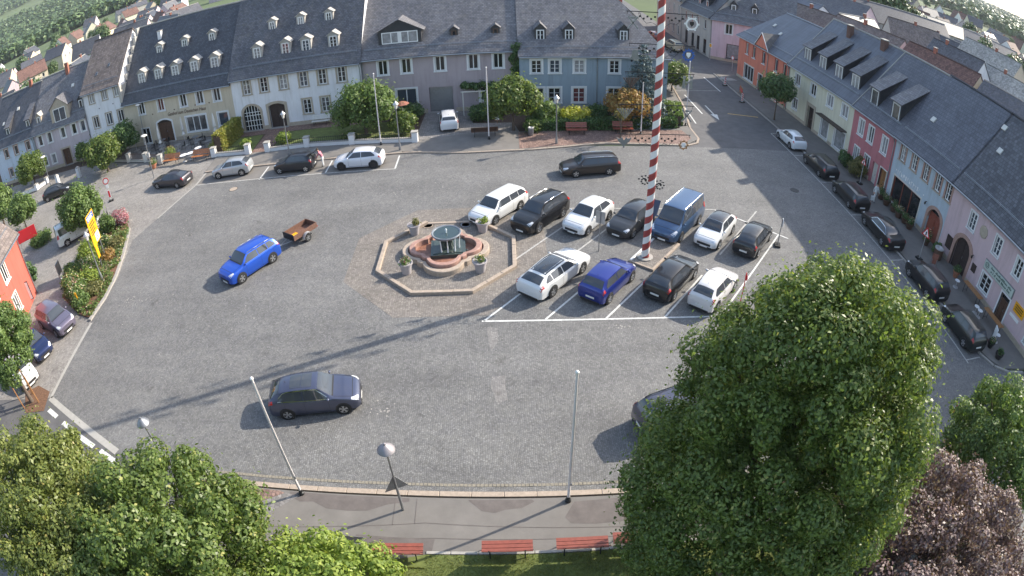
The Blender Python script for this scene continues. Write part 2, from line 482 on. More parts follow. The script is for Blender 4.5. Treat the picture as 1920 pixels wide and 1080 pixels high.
def resample(pts, step):
    out = [Vector(pts[0])]; acc = 0.0
    for a, b in zip(pts[:-1], pts[1:]):
        a, b = Vector(a), Vector(b); L = (b - a).length; s = step - acc
        while s <= L:
            out.append(a.lerp(b, s / L)); s += step
        acc = (L - (s - step))
    if (out[-1] - Vector(pts[-1])).length > step * .3: out.append(Vector(pts[-1]))
    return out
def stones(root, pts, w, h, step, mat, name='kerb_stone', z0=-.05, gap=.012, jig=.006):
    """a row of separate kerb stones along a polyline, each an object under root"""
    rnd = random.Random(len(pts) * 31 + int(step * 100))
    P = resample(pts, step)
    for a, b in zip(P[:-1], P[1:]):
        d = (b - a); L = d.length - gap; ang = math.atan2(d.y, d.x)
        mb = MB(); k = .02
        hh = h + rnd.uniform(-jig, jig)
        mb.add([(0, 0, z0), (L, 0, z0), (L, w, z0), (0, w, z0), (0, 0, hh - k), (L, 0, hh - k), (L, w, hh - k), (0, w, hh - k),
                (k, k, hh), (L - k, k, hh), (L - k, w - k, hh), (k, w - k, hh)],
               [(3, 2, 1, 0), (0, 1, 5, 4), (1, 2, 6, 5), (2, 3, 7, 6), (3, 0, 4, 7), (4, 5, 9, 8), (5, 6, 10, 9), (6, 7, 11, 10), (7, 4, 8, 11), (8, 9, 10, 11)])
        mb.build(name, mat, root, (a.x, a.y, 0), (0, 0, ang))
def np_mesh(name, verts, nper, mats, mi=None):
    """fast mesh of many separate n-gons (verts shaped (faces*nper,3))"""
    n = len(verts) // nper
    me = bpy.data.meshes.new(name)
    me.vertices.add(len(verts)); me.vertices.foreach_set('co', np.asarray(verts, np.float32).ravel())
    me.loops.add(n * nper); me.loops.foreach_set('vertex_index', np.arange(n * nper, dtype=np.int32))
    me.polygons.add(n); me.polygons.foreach_set('loop_start', np.arange(0, n * nper, nper, dtype=np.int32))
    me.polygons.foreach_set('loop_total', np.full(n, nper, np.int32))
    for m in mats: me.materials.append(M[m])
    if mi is not None: me.polygons.foreach_set('material_index', np.asarray(mi, np.int32))
    me.update(calc_edges=True)
    return me
def leaves(rng, centers, radii, n, size, squash=1.0, shell=.7, up=.35):
    """n leaf quads spread over lumps (centers, radii): mostly near each lump's skin"""
    centers = np.asarray(centers, float); radii = np.asarray(radii, float)
    w = radii ** 2; w = w / w.sum()
    k = rng.choice(len(centers), n, p=w)
    d = rng.normal(size=(n, 3)); d /= np.linalg.norm(d, axis=1, keepdims=True)
    rr = (shell + (1 - shell) * rng.random(n) ** .6) * radii[k]
    p = centers[k] + d * rr[:, None] * np.array([1, 1, squash])
    sp = rng.random(n) < .13
    p[sp] += d[sp] * (rng.random(sp.sum()) ** 1.5 * .95 * radii[k[sp]])[:, None]
    nrm = d * 1.25 + rng.normal(size=(n, 3)) * .5 + np.array([0, 0, up])
    nrm /= np.linalg.norm(nrm, axis=1, keepdims=True)
    t = np.cross(nrm, rng.normal(size=(n, 3))); t /= np.linalg.norm(t, axis=1, keepdims=True)
    b = np.cross(nrm, t)
    s = size * (.6 + .8 * rng.random(n))[:, None]
    bend = nrm * s * .18
    q = np.stack([p - t * s, p - b * s * .55 + bend, p + t * s, p + b * s * .55 + bend], 1)
    return q.reshape(-1, 3)
# ================================================================== setting: ground, hills, paving
def smooth(a, b, x):
    t = max(0.0, min(1.0, (x - a) / (b - a)))
    return t * t * (3 - 2 * t)
def terrain_h(x, y):
    r = math.hypot(x, y); az = math.degrees(math.atan2(x, y))       # 0 = straight ahead, + right
    amp = 75 + 150 * smooth(0, -50, az) - 35 * smooth(10, 60, az)
    h = amp * smooth(700, 2600, r) * (1 + .18 * math.sin(az * .09 + 1) + .1 * math.sin(az * .23))
    h += 10 * smooth(250, 700, r) * (1 + math.sin(x * .006) * math.cos(y * .005)) * .5
    return h - 60 * smooth(3200, 6000, r)
mb = MB()
rs = [0, 60, 120, 180, 250, 330, 420, 520, 640, 780, 950, 1150, 1400, 1700, 2050, 2400, 2800, 3400, 4200, 5200, 6500]
NA = 96
vs = [(0, 0, -.06)]
for r in rs[1:]:
    for i in range(NA):
        a = 2 * math.pi * i / NA
        x, y = r * math.sin(a), r * math.cos(a)
        vs.append((x, y, -.06 + terrain_h(x, y)))
fs = [(0, 1 + (i + 1) % NA, 1 + i) for i in range(NA)]
for j in range(len(rs) - 2):
    for i in range(NA):
        a, b = 1 + j * NA + i, 1 + j * NA + (i + 1) % NA
        fs.append((a, b, b + NA, a + NA))
mb.add(vs, fs)
mb.build('terrain', 'meadow', smooth=60)['kind'] = 'structure'
SQ = [(-27.0, 18), (-19.4, 14.8), (-12, 14.05), (-5, 14.0), (5, 13.75), (12, 13.5), (18, 12), (24, 5), (60, 5), (60, 17), (31, 17), (29, 17.4), (28.2, 18.5), (27.95, 19.6),
      (27.7, 30), (28.0, 48.6), (-9.1, 48.6), (-9.1, 45.2), (-28.3, 45.5), (-29.4, 39.5), (-30.2, 36), (-28.4, 30.6), (-27.8, 25.4)]
sheet('market_square', SQ, 0, 'setts')
sheet('west_paving', [(-90, -10), (-19, -10), (-19.4, 14.8), (-27, 18), (-27.8, 25.4), (-28.4, 30.6), (-30.2, 36), (-29.4, 39.5), (-28.3, 45.5), (-28.6, 53), (-46, 57.5), (-90, 54)], -.006, 'setts_pale')
sheet('south_street', [(-60, -20), (-13, 5), (-13, 14.2), (-19.4, 14.8), (-27.0, 18), (-40, 16), (-90, 10)], -.002, 'asphalt')
sheet('north_parking', [(-28.3, 45.5), (-9.1, 45.2), (-9.1, 48.2), (-28.6, 48.2)], .002, 'asphalt_pale')
sheet('north_road', [(14.5, 48.6), (28.0, 48.6), (27.7, 64), (27.6, 76), (60, 74), (60, 80.5), (31.5, 83), (30, 92), (29.5, 150), (20.5, 150), (21, 92), (20.4, 76), (18.6, 60), (17.3, 54)], .004, 'asphalt')
sheet('north_gardens', [(-95, 54), (-46, 56.5), (-28.6, 51.5), (-9, 51.2), (19, 52), (22, 76), (20, 110), (-95, 110)], -.012, 'soil')
sheet('east_yards', [(32, 17), (60, 17), (120, 60), (120, 120), (31, 120), (31, 60)], -.012, 'asphalt_pale')
# pavements with their kerbs (real steps)
pv = sheet('south_pavement', [(-13, 3), (40, 3), (24, 4.8), (18, 11.7), (12, 13.2), (5, 13.45), (-5, 13.7), (-12, 13.75), (-13, 13.8)], .10, 'asphalt_pale', thick=.2)
stones(pv, [(18, 11.8), (12, 13.3), (5, 13.55), (-5, 13.8), (-13, 13.85)], -.2, .115, 1.25, 'granite_kerb')
g = resample([(18, 12.3), (12, 13.8), (5, 14.05), (-5, 14.3), (-13, 14.35)], .16)
mb = MB()
for a, b in zip(g[:-1], g[1:]):
    for k in range(1):
        o = k * .15 + .12; d = (b - a).normalized(); n = Vector((-d.y, d.x))
        p0 = a - n * (o - .07) * 1.0; h = .012 + random.uniform(-.006, .008)
        q = [p0 + d * .01, p0 + d * .145, p0 + d * .145 - n * .135, p0 + d * .01 - n * .135]
        mb.prism([(v.x, v.y) for v in q][::-1], -.03, h)
tag(mb.build('gutter_setts', 'gutter_stone', pv), kind='stuff')
sheet('asphalt_repair', [(-9.2, 13.5), (-8.7, 13.2), (-8.1, 13.25), (-7.5, 12.95), (-6.6, 12.9), (-5.8, 12.95), (-5.0, 13.3), (-4.2, 13.45), (-4.2, 13.62), (-9.2, 13.68)], .104, 'asphalt_patch', parent=pv)
sheet('asphalt_repair', [(-1.9, 13.5), (-1.4, 13.0), (-.9, 12.9), (-.5, 13.05), (.1, 13.1), (.6, 13.4), (.5, 13.5), (-1.9, 13.55)], .104, 'asphalt_patch', parent=pv)
sheet('asphalt_repair', [(2.1, 13.3), (1.7, 12.6), (1.9, 12.3), (2.8, 12.2), (4.4, 12.25), (7, 12.3), (7, 13.25), (4, 13.36)], .104, 'asphalt_patch', parent=pv)
sheet('asphalt_repair', [(-6.2, 11.0), (-3.2, 11.0), (-3.1, 11.7), (-6.1, 11.8)], .104, 'asphalt_patch', parent=pv)
sheet('red_paving', [(-12.9, 13.7), (-12.6, 12.0), (-10.9, 12.75), (-9.4, 13.55), (-9.7, 13.68)], .105, 'pavers_red', parent=pv)
sheet('slab_strip', [(-12.6, 11.95), (-11.4, 11.2), (-10.6, 11.9), (-8.8, 13.45), (-9.4, 13.6), (-10.9, 12.75)], .107, 'pavers_grey', parent=pv)
mb = MB()
for a, b in [((-10.6, 11.75), (-3.5, 12.45)), ((-3.5, 12.45), (4.2, 11.95)), ((-9.6, 11.5), (-3.2, 11.75)), ((-3.2, 11.75), (4.2, 11.55)), ((-3.9, 13.6), (-3.9, 12.4)), ((-4.75, 13.6), (-4.75, 12.3))]:
    a, b = Vector(a), Vector(b); d = (b - a).normalized(); n = Vector((-d.y, d.x)) * .013
    mb.add([(a.x - n.x, a.y - n.y, .108), (b.x - n.x, b.y - n.y, .108), (b.x + n.x, b.y + n.y, .108), (a.x + n.x, a.y + n.y, .108)], [(0, 1, 2, 3)])
mb.build('paving_joints', 'asphalt_patch', pv)
lw = sheet('lawn', [(-13, 2), (16, 2), (13, 9), (9.5, 10.85), (4.5, 10.95), (-3.4, 11.0), (-6, 10.4), (-13, 9.5)], .125, 'lawn')
stones(lw, [(9.5, 10.9), (4.5, 11.0), (-3.4, 11.05)], -.08, .14, 1.0, 'concrete', 'edging_stone')
rng = np.random.default_rng(3)
n = 26000
p = np.stack([rng.uniform(-6, 12, n), rng.uniform(8.6, 11.0, n), np.full(n, .12)], 1)
p[:, 1] = np.where(p[:, 0] < -3.4, np.minimum(p[:, 1], 10.4), p[:, 1])
a = rng.uniform(0, 6.28, n); h = rng.uniform(.03, .085, n); lean = rng.normal(size=(n, 2)) * .03
d = np.stack([np.cos(a), np.sin(a), 0 * a], 1) * .013
tip = p + np.stack([lean[:, 0], lean[:, 1], h], 1)
tag(put('grass', np_mesh('grass', np.stack([p - d, p + d, tip], 1).reshape(-1, 3), 3, ['grass_blade'])), 'short sunlit grass of the lawn behind the red benches', 'grass', kind='stuff')
ep = sheet('east_pavement', [(28.1, 19.6), (28.4, 18.6), (29.1, 17.6), (31, 17.2), (33, 17.2), (33, 64), (31.6, 76), (27.9, 76), (27.85, 64), (28.15, 48.6), (27.85, 30)], .10, 'asphalt_pale', thick=.2)
stones(ep, [(31, 17.0), (29, 17.4), (28.2, 18.5), (27.95, 19.6), (27.7, 30), (28.0, 48.6), (27.7, 64), (27.75, 76)], .17, .112, 1.4, 'granite_grey')
np_ = sheet('north_pavement', [(-28.6, 48.35), (-9.1, 48.35), (-9.1, 48.65), (-4, 47.75), (1.7, 47.85), (5, 48.35), (8.2, 49.1), (15.7, 48.8), (17.4, 50.4), (17.4, 54), (18.6, 60), (20.4, 76), (19, 76), (17.2, 60), (16.4, 53.2), (1, 52.2), (-3.5, 52.2), (-8.2, 51.2), (-29, 52)], .10, 'asphalt_pale', thick=.2)
stones(np_, [(-28.6, 48.2), (-9.1, 48.2), (-8.9, 48.4), (-4, 47.5), (1.7, 47.65), (4.9, 48.2), (8.2, 49.0), (15.9, 48.65), (17.0, 49.2), (17.6, 50.4), (17.6, 53.6), (18.9, 60), (20.6, 76)], .2, .115, 1.4, 'granite_kerb')
sheet('red_paving', [(1.0, 47.95), (4.9, 48.5), (8.2, 49.25), (15.6, 48.95), (16.8, 50.6), (16.4, 52.6), (1, 52.0)], .105, 'pavers_red', parent=np_)
sheet('driveway', [(-8.3, 51.0), (-3.3, 51.0), (1.2, 52.0), (.6, 55.0), (-3.2, 55.2), (-3.6, 59.2), (-8.2, 59.2)], .03, 'pavers_grey')
sheet('front_path', [(-24.9, 51.6), (-23.1, 51.6), (-22.6, 59), (-25.4, 59)], .012, 'pavers_red')
sheet('terrace', [(-46, 56.9), (-29.4, 52.0), (-29.4, 59.0), (-46, 60.2)], .012, 'pavers_grey')
sheet('house_forecourt', [(-29, 57.4), (-14.4, 57.2), (-14.4, 59), (-29, 59)], .016, 'pavers_red')
for nm, poly in (('front_lawn', [(-22.9, 52.2), (-9, 51.8), (-9, 57.2), (-22.6, 57.2)]), ('front_lawn', [(-29, 52.3), (-25, 52.2), (-25.5, 57.2), (-29, 57.2)])):
    sheet(nm, poly, .02, 'lawn')
# relaid patches and scattered pale stones in the setts
for poly in ([(-1.05, 20.6), (-.4, 20.7), (-.45, 20.0), (-.35, 19.1), (-.8, 18.8), (-.95, 19.4), (-1.1, 19.9)], [(-1.3, 24.3), (-.8, 24.2), (-.75, 23.2), (-1.1, 22.4), (-1.25, 23.1)]):
    sheet('relaid_patch', poly, .004, 'setts_relaid')
mb = MB()
rnd = random.Random(5)
for cx, cy, n, sx, sy in [(-24.5, 39, 46, 1.3, 2.6), (-25, 27.6, 34, 1.5, .7), (-5.9, 18.6, 14, 1.0, .5), (5.5, 23.9, 10, .5, .2), (-16, 24, 22, 6, 4), (-8, 40, 26, 8, 3)]:
    for k in range(n):
        x, y, a = rnd.gauss(cx, sx * .6), rnd.gauss(cy, sy * .6), rnd.uniform(0, 3)
        s = rnd.uniform(.035, .06); c, q = math.cos(a) * s, math.sin(a) * s
        mb.prism([(x + c, y + q), (x - q, y + c), (x - c, y - q), (x + q, y - c)], -.02, .005)
tag(mb.build('relaid_setts', 'granite_grey'), 'scattered pale relaid setts in the grey square', 'paving stones', kind='stuff')
# ------------------------------------------------------------------ fountain surround and parking lot
FC = (-3.85, 31.4)
OUT = [(FC[0] + 6.5 * math.cos(R(22.5 + 45 * k)), FC[1] + 6.6 * math.sin(R(22.5 + 45 * k))) for k in range(8)]
sheet('fountain_apron', OUT, .006, 'setts_warm')
def strip(mb, a, b, w, z):
    a, b = Vector(a), Vector(b); d = (b - a).normalized(); n = Vector((-d.y, d.x)) * w / 2
    mb.add([(a.x - n.x, a.y - n.y, z), (b.x - n.x, b.y - n.y, z), (b.x + n.x, b.y + n.y, z), (a.x + n.x, a.y + n.y, z)], [(0, 1, 2, 3)])
def line(name, a, b, w=.12, z=.011, mat='road_paint', root=None):
    mb = MB(); strip(mb, a, b, w, z); return mb.build(name, mat, root)
mk = tag(put('parking_markings', None), kind='structure')
line('bay_line', (-1.6, 24.8), (11.2, 24.45), root=mk)
D50 = (math.cos(R(50.2)), math.sin(R(50.2)))
for k in range(-2, 4):
    bx = 1.61 + 3.14 * k; by = 24.72 - .1 * max(k, 0)
    P_ = lambda Y: (bx + (Y - by) / D50[1] * D50[0], Y)
    if k >= 0: line('bay_line', P_(by + .07), P_(28.4 if k < 3 else 33.0), .11, root=mk)
    if k == -1: line('bay_line', (-1.5, 24.8), (1.0, 27.8), .11, root=mk)
    if k in (-2, -1, 2): line('bay_line', P_(30.6), P_(36.4), .11, root=mk, mat='road_paint_worn')
line('bay_line', (3.6, 37.0), (14.5, 36.6), root=mk, mat='road_paint_worn')
line('bay_line', (14.5, 36.55), (18.75, 32.5), root=mk)
line('bay_line', (-28.2, 45.5), (-9.1, 45.05), .14, root=mk, mat='road_paint_worn')
for x in (-21.4, -15.2, -9.15): line('bay_line', (x, 45.15), (x - .05, 47.9), .13, root=mk)
line('bay_line', (26.3, 18.6), (26.25, 53.2), .1, root=mk, mat='road_paint_worn')
for y in (18.9, 24.1, 29.6, 36.1, 41.9, 47.6, 53.2): line('bay_line', (26.35, y), (27.75, y + .05), .1, root=mk, mat='road_paint_worn')
line('boundary_strip', (-28.3, 45.5), (-28.7, 53), .22, .009, 'concrete', mk)
line('boundary_strip', (-29.4, 39.5), (-28.3, 45.5), .16, .009, 'concrete', mk)
line('boundary_strip', (-27.7, 25.2), (-26.95, 18), .25, .009, 'concrete', mk)
line('boundary_strip', (-27.0, 18), (-19.4, 14.85), .4, .009, 'concrete', mk)
for a, b in [((-26.5, 17.05), (-25.4, 16.6)), ((-24.6, 16.25), (-23.5, 15.85)), ((-22.7, 15.5), (-21.2, 14.95)), ((-20.6, 14.75), (-19.2, 14.2))]: line('lane_dash', a, b, .32, .01, root=mk)
rm = tag(put('road_markings', None), kind='structure')
for a, b in [((25.5, 73.7), (25.55, 67.2)), ((20.3, 65), (20.3, 58.2)), ((23.6, 85), (23.9, 80)), ((18.6, 55), (18.9, 60))]: line('lane_line', a, b, .14, .012, root=rm)
line('stop_line', (19.6, 66.5), (25.3, 67.5), .12, .012, 'road_paint_worn', rm)
line('yellow_line', (23.4, 58.7), (26.8, 58.1), .22, .012, 'yellow_paint', rm)
mb = MB()
mb.add([(21.52, 61.2, .012), (21.68, 61.2, .012), (21.68, 58.2, .012), (22.0, 58.2, .012), (21.6, 56.4, .012), (21.2, 58.2, .012), (21.52, 58.2, .012)], [(0, 1, 2, 3, 4, 5, 6)])
mb.build('turn_arrow', 'road_paint', rm)
sheet('traffic_island', [(27.4, 73.2), (28.6, 72.5), (30.0, 72.9), (29.6, 73.8), (28.2, 74.3)], .11, 'concrete', thick=.15)
for nm, x, y, r, m_ in (('manhole_cover', -23.4, 43.7, .38, 'granite_kerb'), ('manhole_cover', 22.8, 40.1, .35, 'metal_dark'), ('manhole_cover', -5.4, 35.2, .36, 'granite_kerb'), ('manhole_cover', -2.9, 35.1, .34, 'metal_grey')):
    mb = MB(); mb.lathe([(r, -.02), (r, .017), (r * .82, .017), (r * .8, .012), (0.001, .012)], 20)
    o = mb.build(nm, m_, None, (x, y, 0)); mb = MB()
    mb.lathe([(r * 1.15, -.02), (r * 1.15, .012), (r * 1.01, .012), (r * 1.01, -.02)], 20); mb.build('ring', 'metal_dark', o)
    tag(o, {-23.4: 'round manhole cover with rusty plate near the silver hatchback', 22.8: 'dark manhole cover in the shaded east lane', -5.4: 'left of the two manhole covers behind the fountain', -2.9: 'right manhole cover behind the fountain, in car shade'}[x], 'manhole')
# ================================================================== houses
_win = {}
def win_meshes(w, h, kind, frame, surround, sw, glass):
    """meshes of one window type, origin at its lower middle, wall face at y=0, inside is +y"""
    k = (round(w, 2), round(h, 2), kind, frame, surround, sw, glass)
    if k in _win: return _win[k]
    fr = .1; y0, y1 = .07, .13
    mb = MB(); hw = w / 2
    mb.box(-hw, -hw + fr, y0, y1, 0, h); mb.box(hw - fr, hw, y0, y1, 0, h)
    mb.box(-hw + fr, hw - fr, y0, y1, 0, fr); mb.box(-hw + fr, hw - fr, y0, y1, h - fr, h)
    cols = {'twin': 4, 'w1': 1, 'w2': 2, 'w6': 2, 'w4': 2, 'shop2': 2, 'shop3': 3, 'shop1': 1}[kind]
    edges = [-hw + fr + (w - 2 * fr) * i / cols for i in range(cols + 1)]
    for i, e in enumerate(edges[1:-1]):
        hb = .2 if kind == 'twin' and i == 1 else .045
        mb.box(e - hb, e + hb, y0 - .01, y1, fr, h - fr)
    rows = {'twin': 1, 'w6': 3, 'w4': 2, 'w2': 1, 'w1': 1, 'shop2': 1, 'shop3': 1, 'shop1': 1}[kind]
    for r in range(1, rows):
        z = fr + (h - 2 * fr) * r / rows
        for a, b in zip(edges[:-1], edges[1:]): mb.box(a + .045, b - .045, y0 + .01, y1, z - .018, z + .018)
    fm = mb.data('window', frame)
    panes = []
    for a, b in zip(edges[:-1], edges[1:]):
        pm = MB(); pm.box(a + .02, b - .02, .105, .115, fr - .02, h - fr + .02); panes.append((pm.data('pane', glass), 0))
    sm = None
    if surround:
        s = MB(); e = .035
        s.box(-hw - sw, -hw, -e, .10, -.0, h + sw); s.box(hw, hw + sw, -e, .10, 0, h + sw); s.box(-hw, hw, -e, .10, h, h + sw)
        sm = s.data('surround', surround)
    si = MB(); si.box(-hw - sw * 1.2, hw + sw * 1.2, -.10, .10, -.09, 0)
    im = si.data('sill', 'sandstone' if surround in ('sandstone', 'sandstone_rose') else ('trim_white' if surround else 'zinc'))
    _win[k] = (fm, panes, sm, im)
    return _win[k]
def arc_pts(w, h, rise, n=10):
    """top outline of an arched opening from left spring to right spring (x,z)"""
    hw = w / 2; r = (hw * hw + rise * rise) / (2 * rise); cz = h - r
    a0 = math.asin(min(1, hw / r))
    return [(r * math.sin(-a0 + 2 * a0 * i / n), cz + r * math.cos(-a0 + 2 * a0 * i / n)) for i in range(n + 1)]
GL = ['glass_dark', 'glass_dark', 'glass_blue', 'glass_curtain', 'glass_half']
class House:
    """front wall in local y=0 facing -y; x runs along the front, y into the house"""
    def __init__(s, name, label, A, B, depth, eave, ridge, wall, roof, cat='house', hip=(0, 0), over=.35, verge=.12, ridge_at=.5, seed=1, base='sandstone', group=None, gutter=True, caps=False):
        s.caps = caps
        A, B = Vector(A), Vector(B); d = B - A
        s.L = d.length; s.D, s.ez, s.rz = depth, eave, ridge
        s.root = thing(name, label, cat, (A.x, A.y, 0), math.atan2(d.y, d.x), group)
        s.wall, s.roofm, s.over, s.verge, s.hip, s.yr = wall, roof, over, verge, hip, depth * ridge_at
        s.sl = (ridge - eave) / s.yr
        s.open, s.rnd, s.base, s.gut = [], random.Random(seed), base, gutter
    def win(s, u, zb, zt, w, kind='w2', frame='white_paint', surround='trim_white', sw=.13, glass=None):
        s.open.append((u, zb, zt, w))
        g = glass or s.rnd.choice(GL)
        fm, panes, sm, im = win_meshes(w, zt - zb, kind, frame, surround, sw, g)
        o = put('window', fm, s.root, (u, 0, zb))
        for p, _ in panes: put('pane', p, o)
        if sm: put('surround', sm, o)
        put('sill', im, o)
        return o
    def door(s, u, zt, w, mat='wood_brown', surround='sandstone', arch=0.0, sw=.22, zb=.02, leaves=2, name='door', fan=None, panels=True, setback=.2):
        s.open.append((u, zb, zt, w))
        h = zt - zb; hw = w / 2
        o = put(name, None, s.root, (u, 0, zb))
        mb = MB()
        for i in range(leaves):
            x0 = -hw + w * i / leaves + .015; x1 = -hw + w * (i + 1) / leaves - .015
            mb.box(x0, x1, setback, setback + .06, 0, h - (.45 if fan else 0))
            if panels:
                for z0, z1 in ((.15, h * .42), (h * .47, h * (.7 if fan else .85))):
                    mb.box(x0 + .1, x1 - .1, setback - .02, setback, z0, z1)
        mb.build('door_leaf', mat, o)
        if fan:
            mb = MB(); mb.box(-hw, hw, setback + .02, setback + .03, h - .4, h); mb.build('fanlight', fan, o)
            mb = MB(); mb.box(-hw, hw, setback - .02, setback + .05, h - .46, h - .4); mb.build('transom', mat, o)
        mb = MB(); mb.tube((.1, setback - .06, h * .42), (.1, setback - .06, h * .5), .02); mb.build('handle', 'metal_grey', o)
        if arch: s.spandrel(u, zb, h, w, arch)
        if surround:
            mb = MB(); e = .05
            if arch:
                inn = [(-hw, 0)] + arc_pts(w, h, arch) + [(hw, 0)]
                outp = [(-hw - sw, 0)] + [(x * (hw + sw) / hw, z + sw * .9) for x, z in arc_pts(w, h, arch)] + [(hw + sw, 0)]
                n = len(inn)
                mb.add([(x, -e, z) for x, z in inn] + [(x, -e, z) for x, z in outp] + [(x, .16, z) for x, z in inn] + [(x, .0, z) for x, z in outp],
                       [(i, n + i, n + i + 1, i + 1) for i in range(n - 1)] + [(2 * n + i, i, i + 1, 2 * n + i + 1) for i in range(n - 1)] + [(n + i, 3 * n + i, 3 * n + i + 1, n + i + 1) for i in range(n - 1)])
            else:
                mb.box(-hw - sw, -hw, -e, .16, 0, h + sw); mb.box(hw, hw + sw, -e, .16, 0, h + sw); mb.box(-hw, hw, -e, .16, h, h + sw)
            mb.build('surround', surround, o)
        mb = MB(); mb.box(-hw - .2, hw + .2, -.3, .15, -.02, .06); mb.build('step', 'granite_grey', o)
        return o
    def spandrel(s, u, zb, h, w, arch):
        a = arc_pts(w, h, arch); hw = w / 2
        s.sp = getattr(s, 'sp', [])
        zsp = a[0][1]; L = [p for p in a if p[0] <= 0]; Rr = [p for p in a if p[0] >= 0]
        s.sp.append([(u + x, zb + z) for x, z in [(-hw, h)] + [(-hw, zsp)] + L[1:] ])
        s.sp.append([(u + x, zb + z) for x, z in Rr[:-1] + [(hw, zsp), (hw, h)]])
    def plate(s, name, u, z, w, h, mat, t=.04, parent=None, y=0):
        mb = MB(); mb.box(-w / 2, w / 2, -t, 0, -h / 2, h / 2)
        return mb.build(name, mat, parent or s.root, (u, y - .003, z))
    def text(s, body, u, z, size, mat, width=None, y=-.02, parent=None, shear=0.0, name='lettering'):
        cu = bpy.data.curves.new(name, 'FONT'); cu.body = body; cu.size = size; cu.extrude = .012; cu.align_x = 'CENTER'; cu.align_y = 'CENTER'; cu.shear = shear; cu.resolution_u = 2
        tmp = bpy.data.objects.new('tmp', cu); COL.objects.link(tmp)
        dg = bpy.context.evaluated_depsgraph_get()
        me = bpy.data.meshes.new_from_object(tmp.evaluated_get(dg)); bpy.data.objects.remove(tmp)
        me.materials.clear(); me.materials.append(M[mat])
        o = put(name, me, parent or s.root, (u, y, z), (R(90), 0, 0))
        if width:
            xs = [v.co.x for v in me.vertices]; k = width / (max(xs) - min(xs)); o.scale = (k, 1, 1)
        return o
    def roof_z(s, y): return s.ez + s.sl * y
    def dormer(s, u, zb, zt, w, kind='gable', y=None, frame='white_paint', glass=None, wallm=None, roofm=None, rise=.45, kindw='w2', back=None, ov=.14, side=.16):
        y = (zb - s.ez) / s.sl if y is None else y
        hw = w / 2 + side; zt2 = zt + .12
        yb = (zt2 - s.ez) / s.sl + .05
        o = MB(); zl = s.roof_z(y) - .25
        fr = [(-hw, y, zl), (hw, y, zl), (hw, y, zt2), (-hw, y, zt2)]
        # front with opening, sides
        a, b = -w / 2, w / 2
        o.add([(-hw, y, zl), (hw, y, zl), (hw, y, zb), (-hw, y, zb), (a, y, zb), (b, y, zb), (b, y, zt), (a, y, zt), (hw, y, zt2), (-hw, y, zt2)],
              [(0, 1, 2, 3), (3, 4, 7, 9), (5, 2, 8, 6), (7, 6, 8, 9)])
        o.add([(a, y, zb), (b, y, zb), (b, y, zt), (a, y, zt), (a, y + .1, zb), (b, y + .1, zb), (b, y + .1, zt), (a, y + .1, zt)], [(0, 4, 5, 1), (1, 5, 6, 2), (2, 6, 7, 3), (3, 7, 4, 0)])
        for sg in (-1, 1):
            o.add([(sg * hw, y, zl), (sg * hw, yb, zt2 - .05), (sg * hw, y, zt2)], [(0, 1, 2) if sg > 0 else (2, 1, 0)])
        if kind == 'gable':
            o.add([(-hw, y, zt2), (hw, y, zt2), (0, y, zt2 + rise)], [(0, 1, 2)])
        root = o.build('dormer', wallm or s.roofm, s.root, (u, 0, 0))
        # window
        fm, panes, sm, im = win_meshes(w, zt - zb, kindw, frame, None, .04, glass or s.rnd.choice(GL))
        wo = put('window', fm, root, (0, y - .10, zb))
        for p, _ in panes: put('pane', p, root, (0, y - .10, zb))
        r = MB(); t = .07; x1 = hw + ov
        if kind == 'gable':
            zr = zt2 + rise; yr = (zr - s.ez) / s.sl + .1; k = rise / hw
            ze = zt2 - k * ov; ye = (ze - s.ez) / s.sl + .15
            for sg in (-1, 1):
                q = [(0, y - .15, zr), (0, yr, zr), (sg * x1, ye, ze), (sg * x1, y - .15, ze)]
                vs = q + [(x, yy, z + t) for x, yy, z in q]
                F = [(0, 1, 2, 3), (7, 6, 5, 4), (0, 3, 7, 4), (3, 2, 6, 7), (2, 1, 5, 6)]
                if sg < 0: F = [f[::-1] for f in F]
                lx = math.hypot(x1, zr - ze)
                uv = [(0, lx), (yr, lx), (ye, 0), (0, 0)]
                uvs = [[uv[i % 4] for i in f] for f in F]
                r.add(vs, F, 0, uvs)
        else:                                         # shed roof running back into the main roof
            back = back or 2.6; zr = s.roof_z(y + back); zf = zt2 + .02
            q = [(-x1, y - .25, zf - .04), (x1, y - .25, zf - .04), (x1, y + back, zr + .02), (-x1, y + back, zr + .02)]
            vs = q + [(x, yy, z + t) for x, yy, z in q]
            F = [(3, 2, 1, 0), (4, 5, 6, 7), (0, 1, 5, 4), (1, 2, 6, 5), (2, 3, 7, 6), (3, 0, 4, 7)]
            uv = [(-x1, 0), (x1, 0), (x1, back), (-x1, back)]
            r.add(vs, F, 0, [[uv[i % 4] for i in f] for f in F])
            for sg in (-1, 1):
                w2 = MB(); w2.add([(sg * (hw + .003), y, s.roof_z(y) - .3), (sg * (hw + .003), y + back, zr - .02), (sg * (hw + .003), y, zt2)], [(0, 1, 2) if sg > 0 else (2, 1, 0)])
                w2.build('cheek', wallm or s.roofm, root)
        r.build('dormer_roof', roofm or s.roofm, root)
        return root
    def chimney(s, u, y, w=.55, d=.45, h=1.0, mat='brick_red'):
        z0 = s.ez + s.sl * min(y, 2 * s.yr - y) - .3; top = s.rz + h if abs(y - s.yr) < 1.2 else z0 + h + .6
        mb = MB(); mb.box(-w / 2, w / 2, -d / 2, d / 2, z0, top); o = mb.build('chimney', mat, s.root, (u, y, 0))
        mb = MB(); mb.box(-w / 2 - .06, w / 2 + .06, -d / 2 - .06, d / 2 + .06, top, top + .09); mb.build('cap', 'concrete', o)
